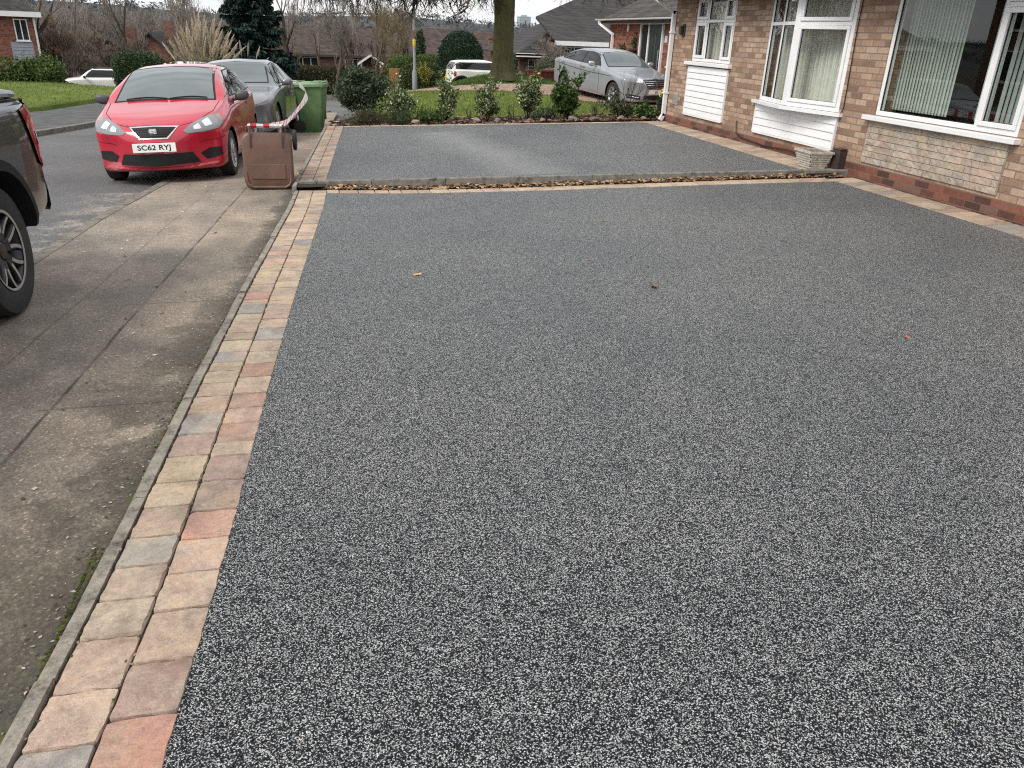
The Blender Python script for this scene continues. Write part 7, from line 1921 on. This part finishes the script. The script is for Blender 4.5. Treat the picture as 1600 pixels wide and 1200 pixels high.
# the big mossy trunk on the bank, with a limb that reaches left and lets its twigs hang
rr = random.Random(41); S = []
tb = (7.25, 34.75)
prof = [(0, .62), (.12, .52), (.3, .455), (.7, .415), (1.5, .395), (2.4, .39), (3.0, .42), (3.5, .44)]
for (h0, r0), (h1_, r1) in zip(prof[:-1], prof[1:]): S.append((0.0, 0, h0 - .1, 0.0, 0, h1_ - .1, r0, r1, 0))
grow(S, (-.15, 0, 3.3), (-.35, .1, 1), 3.4, .30, 1, 4, rr, .6, (2, 3), .05, .74, 3, .12); grow(S, (.15, 0, 3.3), (.4, 0, 1), 3.6, .30, 1, 4, rr, .6, (2, 3), .05, .74, 3, .12); grow(S, (.0, .1, 3.4), (.0, .3, 1), 3.6, .26, 1, 4, rr, .6, (2, 3), .05, .74, 3, .12)
def limb(pts, r0, r1, nt, rr, hang=.55, ln=.9):
    Q = crom(pts, 6)
    for i in range(len(Q) - 1):
        f = i / (len(Q) - 1); f2 = (i + 1) / (len(Q) - 1)
        S.append((*Q[i], *Q[i + 1], r0 + (r1 - r0) * f, r0 + (r1 - r0) * f2, 1))
        for _ in range(nt - 1):
            if rr.random() < .75:
                d = Vector((rr.gauss(-.2, .7), rr.gauss(0, .6), rr.gauss(-hang, .5))); grow(S, Q[i], d, ln * rr.uniform(.4, 1.1), .030, 3, 5, rr, .7, (1, 2), -.10, .68, 3, .22)
for _k in range(2):
  limb([(-.25, -.2, 3.6), (-1.0, -.8, 3.55), (-2.2, -1.4, 3.25), (-3.2, -1.8, 3.06), (-4.2, -2.0, 3.10), (-5.4, -2.2, 3.15), (-6.6, -2.3, 3.1), (-7.6, -2.3, 2.85)], .19, .045, 5, rr, .35, .85)
limb([(-.25, -.2, 3.7), (-.9, -1.2, 3.9), (-1.5, -2.2, 3.65), (-1.9, -2.8, 2.95), (-2.15, -3.0, 2.45), (-2.8, -3.1, 2.15)], .09, .015, 2, rr, .3, .5)
limb([(.3, -.2, 3.8), (1.4, -1.0, 3.8), (2.8, -1.6, 3.55), (4.2, -2.0, 3.45), (5.6, -2.2, 3.5)], .12, .03, 4, rr, .4, .6)
limb([(-.2, -.2, 4.1), (-1.4, -1.6, 4.3), (-3.0, -2.4, 3.9), (-4.4, -2.8, 3.5), (-5.6, -3.0, 3.4)], .10, .02, 4, rr, .5, .9)
big_tree = split_tree('mossy_tree', 'big tree with a thick mossy green trunk on the grass bank', tb[0], tb[1], S, M_BIG, M_TWIG, z=bankz(*tb) + .02, lv=1, kt=14)
mb = MB(); _ra = np.random.default_rng(12); _ph = _ra.uniform(0, 6.28, 8)
def bole(u, v):
    a = u * 2 * math.pi; z = -.1 + 3.5 * v ** 1.3; r = float(np.interp(z, [-.1, .05, .2, .6, 1.4, 2.4, 3.0, 3.6], [.70, .60, .50, .43, .405, .40, .425, .45]))
    fl = math.exp(-max(0, z) * 2.2) * .14 * math.sin(5 * a + _ph[0]) + .035 * math.sin(7 * a + 1.3 * z + _ph[1]) + .022 * math.sin(17 * a + 3 * math.sin(z * 2 + _ph[2])) + .012 * math.sin(31 * a + 5 * math.sin(z * 3.1 + _ph[3])) + .02 * math.sin(z * 4 + 3 * a)
    r *= 1.02 + fl; return (r * math.cos(a), r * math.sin(a), z)
mb.grid(bole, 110, 60); mb.build('bole', M_BIG, big_tree, smooth=True, angle=180)
def bare(label, x, y, h, r, seed, mt=None, mc=None, lvl=5, n0=1, spread=.5, lean=(0, 0, 1), up=.12, group='bare trees behind the cars', z=None, ln0=.34, rmin=.010, shr=.74):
    rr = random.Random(seed); S = []
    for k in range(n0):
        d = Vector(lean) + (Vector((rr.gauss(0, .22), rr.gauss(0, .2), 0)) if n0 > 1 else Vector((0, 0, 0)))
        grow(S, (rr.gauss(0, .12) if n0 > 1 else 0, 0, -.2), d, h * ln0, r, 0, lvl, rr, spread, (2, 2), up, shr, 3, .09)
    return split_tree('bare_tree', label, x, y, S, mt or M_BARK, mc or M_TW2, z=z, lv=1, group=group, kt=7, rmin=rmin)
bare('leafless tree with several upright limbs forking low, right of the fir', -3.0, 60.5, 11.5, .30, 1, bark('dark_limb_bark', (.07, .058, .05)), M_TW2, 4, 1, .40, up=.28, ln0=.30, shr=.80)
bare('spreading leafless tree in front of the long bungalow windows', -.8, 72, 8, .16, 21, M_BARK, M_TW2, 5, 1, .5, up=.12)
bare('thin leafless tree left of the white porch gable', 1.6, 75, 7.6, .12, 22, M_PALEB, M_TW4, 5, 1, .5, up=.15)
bare('slender leafless tree between the forked tree and the ochre one', .3, 62, 8.5, .12, 2, M_PALEB, M_TW4, 5, 1, .4, up=.2)
bare('ochre twigged leafless tree rising above the big dark bush', 3.3, 64, 7.6, .15, 3, M_WILLOW, M_TW3, 5, 2, .5, up=.2)
bare('dark leafless tree right of the ochre one in front of the brown roof', 5.6, 70, 7.2, .16, 4, M_BARK, M_TW2, 5, 1, .5, up=.1)
bare('leafless tree just left of the lamp post', 7.3, 76, 8.5, .16, 5, M_BARK, M_TW2, 5, 1, .5)
bare('thin leafless tree left of the fir behind the pampas grass', -10.5, 66, 9.5, .15, 6, M_PALEB, M_TW4, 5, 1, .45, up=.22)
bare('tall leafless tree behind the clipped square hedge', -15.2, 70, 11, .17, 7, M_BARK, M_TW2, 5, 1, .42, up=.25)
bare('tall pale leafless tree left of the brick gable end', -21.5, 78, 13, .18, 8, M_PALEB, M_TW4, 5, 1, .4, up=.25)
bare('leafless tree beside the two storey house at the left', -19.2, 62, 11, .16, 9, M_BARK, M_TW4, 5, 1, .42, up=.22)
bare('brown leafless tree standing right in front of the brick gable end', -16.0, 58, 5.2, .10, 10, M_BARK, simple('russet_twigs', (.20, .14, .10), .95, var=.25, scale=3, spec=.05), 5, 2, .55, up=.12)
bare('pale leafless tree at the skyline left of the pampas plumes', -13.5, 88, 12, .16, 11, M_PALEB, M_TW4, 5, 1, .42, up=.25)
bare('fine twigged leafless tree on the skyline right of the pampas grass', -7.5, 84, 11, .16, 12, M_PALEB, M_TW4, 5, 1, .45, up=.2)
bare('twiggy tree on the skyline right of the tower block', 23.5, 92, 6.6, .14, 13, M_PALEB, M_TW4, 5, 2, .5, up=.15, z=-3.4)
bare('low dark twiggy tree beside the hipped bungalow left corner', 12.4, 45.5, 3.6, .10, 14, M_BARK, M_TW2, 5, 2, .6, up=.05, z=-1.6)
# wood behind everything on the left: one mass of thin stems
def wood(name, n, xr, yr, hr, seed, m, z0=None):
    rr = random.Random(seed); P = []
    protos = []
    for k in range(6):
        S = []; r2 = random.Random(seed * 10 + k); grow(S, (0, 0, 0), (0, 0, 1), .36, .012, 0, 4, r2, .42, (2, 2), .22, .76, 3, .10); protos.append(np.array(S)[:, :8])
    for _ in range(n):
        A = protos[rr.randrange(6)].copy(); h = rr.uniform(*hr); a = rr.uniform(0, 6.28); c, s = math.cos(a), math.sin(a); x, y = rr.uniform(*xr), rr.uniform(*yr); z = (T(x, min(y, 200)) - .2)
        for o in (0, 3):
            X = A[:, o].copy() * h; Y = A[:, o + 1].copy() * h; A[:, o] = X * c - Y * s + x; A[:, o + 1] = X * s + Y * c + y; A[:, o + 2] = A[:, o + 2] * h + z
        A[:, 6:] = np.maximum(A[:, 6:] * h * .9, .012 + y * .00009); P.append(A)
    o = segs_mesh(name, np.concatenate(P), m, None, 3); o['kind'] = 'stuff'; return o
wood('bare_woodland', 170, (-44, -3), (74, 132), (4.2, 7.2), 3, M_TW2)
wood('bare_woodland', 60, (-44, -6), (90, 140), (6, 8.6), 5, M_TW4)
wood('bare_woodland', 60, (-8, 24), (96, 150), (3.5, 6), 6, M_TW2)
wood('bare_scrub', 7, (-8, 9), (68, 81), (2.6, 5.2), 8, simple('brown_scrub_twigs', (.15, .115, .088), .95, var=.3, scale=3, spec=.05))
wood('bare_scrub', 80, (-30, -2), (56, 74), (2.0, 4.2), 7, simple('scrub_twigs', (.19, .16, .13), .95, var=.3, scale=3, spec=.05))
# dark evergreen with drooping tiers
fx, fy = -3.75, 46.0; fz = T(fx, fy) - .1
fo = empty('fir_tree', (fx, fy, fz), 'dark blue green fir with tiered branches behind the grey car', 'tree')
mb = MB(); mb.tube([(0, 0, -.3), (0, 0, 4), (.05, 0, 9.2)], [.17, .12, .02], 9); mb.build('trunk', M_BARK, fo, smooth=True)
V = []; rr = random.Random(17); BR = []
for tier in range(44):
    h = .45 + tier * .196 + rr.uniform(-.07, .07); R = max(.12, 2.35 * (1 - (h - .4) / 9.0) ** .85) * rr.uniform(.82, 1.18); nb = 11 if tier < 20 else 7
    for b in range(nb):
        a = 6.28 * b / nb + rr.uniform(-.3, .3) + tier; L_ = R * rr.uniform(.7, 1.15); pts = []
        for k in range(7):
            f = k / 6; pts.append(np.array([math.cos(a) * L_ * f, math.sin(a) * L_ * f, h - .10 * L_ * f - .16 * L_ * f * f + .22 * L_ * f ** 3]))
        for k in range(6): BR.append((*pts[k], *pts[k + 1], .018 * (1 - k / 7), .018 * (1 - (k + 1) / 7)))
        n = int(105 * L_) + 24; f = rng.uniform(.12, 1, n); P = np.stack([np.interp(f, np.linspace(0, 1, 7), [p[q] for p in pts]) for q in range(3)], 1)
        side = rng.uniform(-1, 1, n); w = .26 * L_ * (1.08 - f * .7); t = np.array([-math.sin(a), math.cos(a), 0]); out = np.array([math.cos(a), math.sin(a), 0])
        d = t * (side * w)[:, None] + out * (.12 + .05 * rng.random(n))[:, None] - np.array([0, 0, 1]) * (.02 + .22 * rng.random(n))[:, None]
        q = np.cross(d, rng.normal(size=(n, 3))); q /= np.linalg.norm(q, axis=1)[:, None]; q *= .06
        v = np.empty((n, 4, 3)); v[:, 0] = P; v[:, 1] = P + d * .55 + q; v[:, 2] = P + d * 1.25; v[:, 3] = P + d * .55 - q; V.append(v.reshape(-1, 3))
fast_mesh('crown', np.concatenate(V), None, leafmat('fir_needles', [(.012, .030, .026), (.02, .045, .036), (.03, .058, .045), (.016, .036, .03)], .6, .05, .3), fo)
segs_mesh('branches', BR, M_TWIG, fo)
ivy = empty('conifer', (8.0, 74, -3.2), 'narrow dark ivy clad tree just left of the lamp post', 'tree')
mb = MB(); mb.tube([(0, 0, -.3), (0, 0, 5.0)], [.14, .05], 7); mb.build('trunk', M_BARK, ivy, smooth=True)
fast_mesh('crown', leaves(3000, blob((.62, .6, 2.1), (0, 0, 2.9), 26, .28, .2, 0, 9), .22, .6), None, M_DKL, ivy)
# clipped hedges: leaves set on and just under a rounded box
def hedge(name, label, x, y, w, d, h, n, size, m, core, seed, z=None, rz=0.0, power=5, dome=False, group=None, cat='hedge'):
    z = T(x, y) - .15 if z is None else z; o = empty(name, (x, y, z), label, cat, rz, group)
    r = np.random.default_rng(seed)
    p = r.normal(size=(n, 3)); p /= np.linalg.norm(p, axis=1)[:, None]
    pw = 2.3 if dome else power; k = (np.abs(p) ** pw).sum(1) ** (-1 / pw); p *= k[:, None]; p *= r.uniform(.88, 1.015, n)[:, None]
    lump = 1 + .035 * np.sin(p[:, 0] * 9 + seed) * np.cos(p[:, 2] * 8 + p[:, 1] * 5)
    zc = h * (.5 if not dome else .46); hz = h * (.5 if not dome else .54)
    c = np.stack([p[:, 0] * w * lump, p[:, 1] * d * lump, p[:, 2] * hz + zc], 1); c = c[c[:, 2] > .02]
    v = leaves(len(c), lambda q: c, size, .55, .25); fast_mesh('foliage', v, None, m, o)
    mb = MB()  # smooth dark solid added behind the leaves so the hedge reads opaque
    def f(u, vv):
        th, ph = u * 2 * math.pi, (vv - .5) * math.pi; q = np.array([math.cos(ph) * math.cos(th), math.cos(ph) * math.sin(th), math.sin(ph)]); q = q * (np.abs(q) ** pw).sum() ** (-1 / pw) * .9
        return (q[0] * w, q[1] * d, max(-.1, q[2] * hz + zc))
    mb.grid(f, 40, 24); mb.build('dark_core', core, o, smooth=True, angle=180, recalc=True); return o
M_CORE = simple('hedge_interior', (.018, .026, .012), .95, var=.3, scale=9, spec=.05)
M_HDK = leafmat('dark_hedge_leaf', [(.025, .052, .02), (.04, .078, .026), (.055, .10, .035), (.035, .065, .024)], .5, .08, .4)
M_HLT = leafmat('bright_hedge_leaf', [(.055, .105, .018), (.08, .14, .024), (.105, .165, .035), (.07, .12, .022)], .6, .12, .2)
M_HOL = leafmat('olive_hedge_leaf', [(.06, .075, .026), (.085, .10, .034), (.11, .12, .045), (.05, .062, .024)], .7, .1, .2)
M_YEW = leafmat('yew_needles', [(.010, .032, .020), (.016, .045, .026), (.024, .06, .034)], .6, .04, .3)
hedge('clipped_hedge', 'dark clipped hedge with a square top beside the red car roof', -7.35, 35.4, .92, .6, 1.85, 9000, .075, M_HDK, M_CORE, 1, z=-1.50)
shrub('brown_bush', 'low russet brown bush at the right end of the square clipped hedge', 'bush', -6.15, 35.2, (.5, .4, .55), 2200, .07, leafmat('russet_leaf', [(.14, .075, .035), (.19, .11, .05), (.10, .06, .03)], .8, .1), 33, z=-1.2, centre_h=.75, clumps=16)
shrub('rounded_bush', 'large rounded green bush in front of the two storey house', 'bush', -12.25, 38.6, (1.72, 1.3, .98), 16000, .12, leafmat('bush_leaf', [(.035, .062, .018), (.055, .095, .024), (.085, .13, .03), (.12, .16, .04)], .6, .12, .25), 34, z=-1.95, centre_h=.95, clumps=60, shell=.45, cr=.28)
hedge('clipped_hedge', 'bright green clipped hedge with a rounded shoulder behind the lamp post', 6.35, 50.6, 2.9, 1.0, 2.55, 15000, .10, M_HLT, M_CORE, 2, z=-2.4, power=4.5)
hedge('clipped_hedge', 'lower olive clipped hedge in front of the bright green one', 5.95, 47.6, 2.05, .9, 2.0, 12000, .09, M_HOL, M_CORE, 3, z=-2.15, power=3.6)
hedge('clipped_yew', 'dark domed yew left of the mossy trunk behind the white hatchback', 7.25, 46.4, 1.3, 1.15, 3.5, 15000, .10, M_YEW, M_CORE, 4, z=-1.95, dome=True, cat='tree')
shrub('yellow_shrub', 'small yellow leaved shrub just right of the lamp post', 'shrub', 4.35, 38.6, (.38, .32, .42), 800, .075, M_YEL, 35, z=-1.12, centre_h=.75, clumps=14)
shrub('yellow_shrub', 'small yellow flowering shrub between the mossy trunk and the skip', 'shrub', 9.05, 35.6, (.24, .24, .32), 900, .075, M_YEL, 36, z=-.85, centre_h=.55, clumps=10)
shrub('olive_shrub', 'loose olive green shrub between the yellow shrub and the white hatchback', 'shrub', 5.4, 38.4, (.62, .45, .55), 2400, .09, M_HOL, 37, z=-1.15, centre_h=.65, clumps=20)
shrub('dark_shrub', 'dark loose evergreen in front of the hipped bungalow left of the skip', 'shrub', 11.9, 44.0, (1.25, .8, .85), 5200, .10, M_DKL, 38, z=-1.25, centre_h=.9, clumps=30)
shrub('green_shrub', 'low green shrub at the right foot of the mossy trunk', 'shrub', 8.7, 37.2, (.55, .4, .32), 1600, .08, M_MID, 39, z=-.95, centre_h=.45, clumps=14)
shrub('climbing_shrub', 'tall dark climber against the hipped bungalow left of the white window', 'shrub', 11.0, 49.6, (.5, .4, 1.1), 2600, .10, M_DKL, 40, z=-2.0, centre_h=1.25, clumps=20)
# low brown beech hedge along the verge, wood fence panel, low wall
hedge('beech_hedge', 'low brown winter hedge in front of the long bungalow, behind the green bin', -1.2, 66.5, 6.2, .8, 2.1, 16000, .14, leafmat('beech_leaf', [(.055, .038, .022), (.085, .058, .032), (.06, .055, .026), (.11, .075, .045)], .85, .1), M_CORE, 6, z=-3.4, power=6)
fe = empty('fence_panel', (3.75, 48.6, -2.6), 'orange brown wooden fence panel beside the bright green hedge', 'fence')
mb = MB()
for k in range(7): mb.cbox(-.34 + .1 * k, -.34 + .1 * k + .095, -.02, .02, .0, 2.05, .006)
mb.build('boards', simple('orange_timber', (.34, .165, .06), .8, var=.3, scale=6), fe)
mb = MB(); mb.box(-.36, .38, .021, .06, .3, .4); mb.box(-.36, .38, .021, .06, 1.2, 1.3); mb.build('rail', simple('timber_rail', (.26, .13, .05), .8, var=.3), fe)
lw = empty('garden_wall', (-10.75, 38.4, -2.0), 'low brick garden wall with a pale coping right of the rounded bush', 'wall')
mb = MB(); mb.box(-.45, .2, -.12, .12, -.2, .68); mb.build('wall', M_REDB2, lw); mb = MB(); mb.cbox(-.5, .32, -.17, .17, .681, .76, .01); mb.build('coping', simple('coping_stone', (.42, .40, .36), .85), lw)
# skip
sk = empty('waste_skip', (10.15, 37.3, -.95), 'dark red waste skip heaped with soil between the trunk and the silver car', 'skip', R_(6))
mb = MB(); b0, t0 = [(-.62, -.55), (.62, -.55), (.62, .55), (-.62, .55)], [(-1.15, -.62), (1.15, -.62), (1.15, .62), (-1.15, .62)]
vs = [(x, y, .02) for x, y in b0] + [(x, y, .98) for x, y in t0] + [(x * .96, y * .94, .98) for x, y in t0] + [(x * .9, y * .9, .62) for x, y in t0]
mb.add(vs, [(3, 2, 1, 0)] + [(i, (i + 1) % 4, 4 + (i + 1) % 4, 4 + i) for i in range(4)] + [(4 + i, 4 + (i + 1) % 4, 8 + (i + 1) % 4, 8 + i) for i in range(4)] + [(8 + i, 8 + (i + 1) % 4, 12 + (i + 1) % 4, 12 + i) for i in range(4)])
for xx in (-.6, 0, .6): mb.box(xx - .03, xx + .03, -.64, -.60, .1, .95)
mb.box(-1.2, 1.2, -.655, -.615, .92, 1.0)
mb.build('skip_body', simple('skip_red_paint', (.13, .022, .022), .6, var=.4, scale=5), sk, recalc=True)
mb = MB(); mb.grid(lambda u, v: (-1.0 + 2 * u, -.56 + 1.12 * v, .72 + .36 * math.sin(u * math.pi) * math.sin(v * math.pi) + .05 * math.sin(u * 23) * math.sin(v * 17)), 24, 14); mb.build('heap', simple('skip_rubble', (.13, .075, .055), .95, var=.5, scale=8, bump=.8), sk, smooth=True, angle=180)
# ------------------------------------------------------------------ pampas grass
pa = empty('pampas_grass', (-4.25, 29.6, Lz(29.6) - .02), 'tall pampas grass with many cream plumes behind the red car', 'ornamental grass')
V = []; PV = []; ST = []; rr = random.Random(29)
for k in range(300):
    a = rr.uniform(0, 6.28); L_ = rr.uniform(.8, 1.5); out = rr.uniform(.15, .85); pts = [np.array([math.cos(a) * out * f ** 1.6 * L_, math.sin(a) * out * f ** 1.6 * L_, L_ * (f - .35 * out * f * f)]) + np.array([math.cos(a) * .12, math.sin(a) * .12, 0]) for f in (0, .35, .7, 1)]
    wv = np.array([-math.sin(a), math.cos(a), 0]) * .010
    for p, q, w0, w1 in zip(pts[:-1], pts[1:], (1, .9, .6), (.9, .6, .1)): V.append([p - wv * w0, p + wv * w0, q + wv * w1, q - wv * w1])
fast_mesh('leaves', np.array(V).reshape(-1, 3), None, leafmat('pampas_blade', [(.13, .14, .05), (.20, .19, .08), (.28, .23, .12), (.10, .12, .04)], .7, .2, .2), pa)
def plume(bx_, by_, dx, dy, h, pl, w):
    b = np.array([bx_, by_, .2]); t = np.array([dx, dy, h]); ST.append((*b, *(b + (t - b) * .5 + np.array([0, 0, .05])), .007, .006)); ST.append((*(b + (t - b) * .5 + np.array([0, 0, .05])), *t, .006, .004))
    d = (t - b) / np.linalg.norm(t - b); n = 220; f = rng.uniform(0, 1, n); c = t + d * (pl * (f[:, None] - .35)); r = w * np.sin(np.clip(f, .02, .98) * math.pi) ** .7 * (1.15 - .5 * f)
    o = rng.normal(size=(n, 3)); o -= d * (o @ d)[:, None]; o /= np.linalg.norm(o, axis=1)[:, None]; e = c + o * r[:, None] + d * .09; s = np.cross(d, o) * .009
    v = np.empty((n, 4, 3)); v[:, 0] = c - s; v[:, 1] = c + s; v[:, 2] = e + s * .6; v[:, 3] = e - s * .6; PV.append(v.reshape(-1, 3))
for k in range(58):
    a = rr.uniform(-1, 1); lean = a * .95 + rr.gauss(0, .12); h = 2.0 - .55 * abs(a) ** 1.8 + rr.uniform(-.55, .22); plume(rr.gauss(0, .2), rr.gauss(0, .25), lean * .9 + .2, rr.gauss(0, .4), h, rr.uniform(.5, .75), rr.uniform(.045, .062))
fast_mesh('plumes', np.concatenate(PV), None, leafmat('plume_fluff', [(.66, .55, .42), (.72, .63, .50), (.78, .71, .58), (.55, .45, .33)], .95, .3, .05), pa)
segs_mesh('stalks', ST, simple('pampas_stalk', (.32, .26, .12), .8, var=.2), pa)
p2 = empty('pampas_grass', (-2.9, 30.6, Lz(30.6)), 'smaller pampas clump with a few spread white plumes left of the fir trunk', 'ornamental grass')
PV = []; ST = []
for dx, h in ((-.25, 1.15), (-.05, 1.5), (.2, 1.45), (.45, 1.35), (.65, 1.05), (.8, .85), (.3, .95), (.12, .7)): plume(0, 0, dx, rr.gauss(0, .15), h, .42, .042)
fast_mesh('plumes', np.concatenate(PV), None, leafmat('white_plume_fluff', [(.60, .55, .48), (.68, .64, .58), (.50, .45, .38)], .95, .3, .05), p2); segs_mesh('stalks', ST, simple('pampas_stalk_green', (.24, .23, .10), .8, var=.2), p2)
# ------------------------------------------------------------------ lamp post
lp = empty('street_lamp', (4.0, 39.8, -1.5), 'grey steel lamp post with a yellow band beside the clipped hedges', 'street lamp')
mb = MB(); mb.lathe([(.12, -.3), (.12, 1.15), (.085, 1.25), (.062, 1.3), (.058, 6.2)], 18); M_POST = simple('galvanised_post', (.24, .25, .255), .65, metal=.1, var=.15); mb.build('post', M_POST, lp, smooth=True, angle=40)
mb = MB(); mb.lathe([(.064, 2.30), (.070, 2.34), (.070, 2.58), (.064, 2.61)], 18); mb.build('yellow_band', simple('yellow_band', (.62, .47, .03), .5, var=.1), lp, smooth=True, angle=40)
mb = MB(); mb.cbox(-.06, .05, -.085, -.068, 2.66, 3.02, .004); mb.build('notice', simple('faded_red_notice', (.20, .09, .06), .7, var=.4, scale=12), lp)
mb = MB(); mb.cbox(-.05, .05, -.09, -.058, .55, .95, .005); mb.build('access_door', M_POST, lp)
mb = MB(); mb.tube([(0, 0, 6.15), (0, -.25, 6.45), (0, -.8, 6.5)], [.05, .045, .04], 10); mb.build('arm', M_POST, lp, smooth=True)
mb = MB(); mb.cbox(-.13, .13, -1.3, -.75, 6.44, 6.56, .03); mb.build('lantern', simple('lantern_grey', (.28, .29, .3), .5), lp)
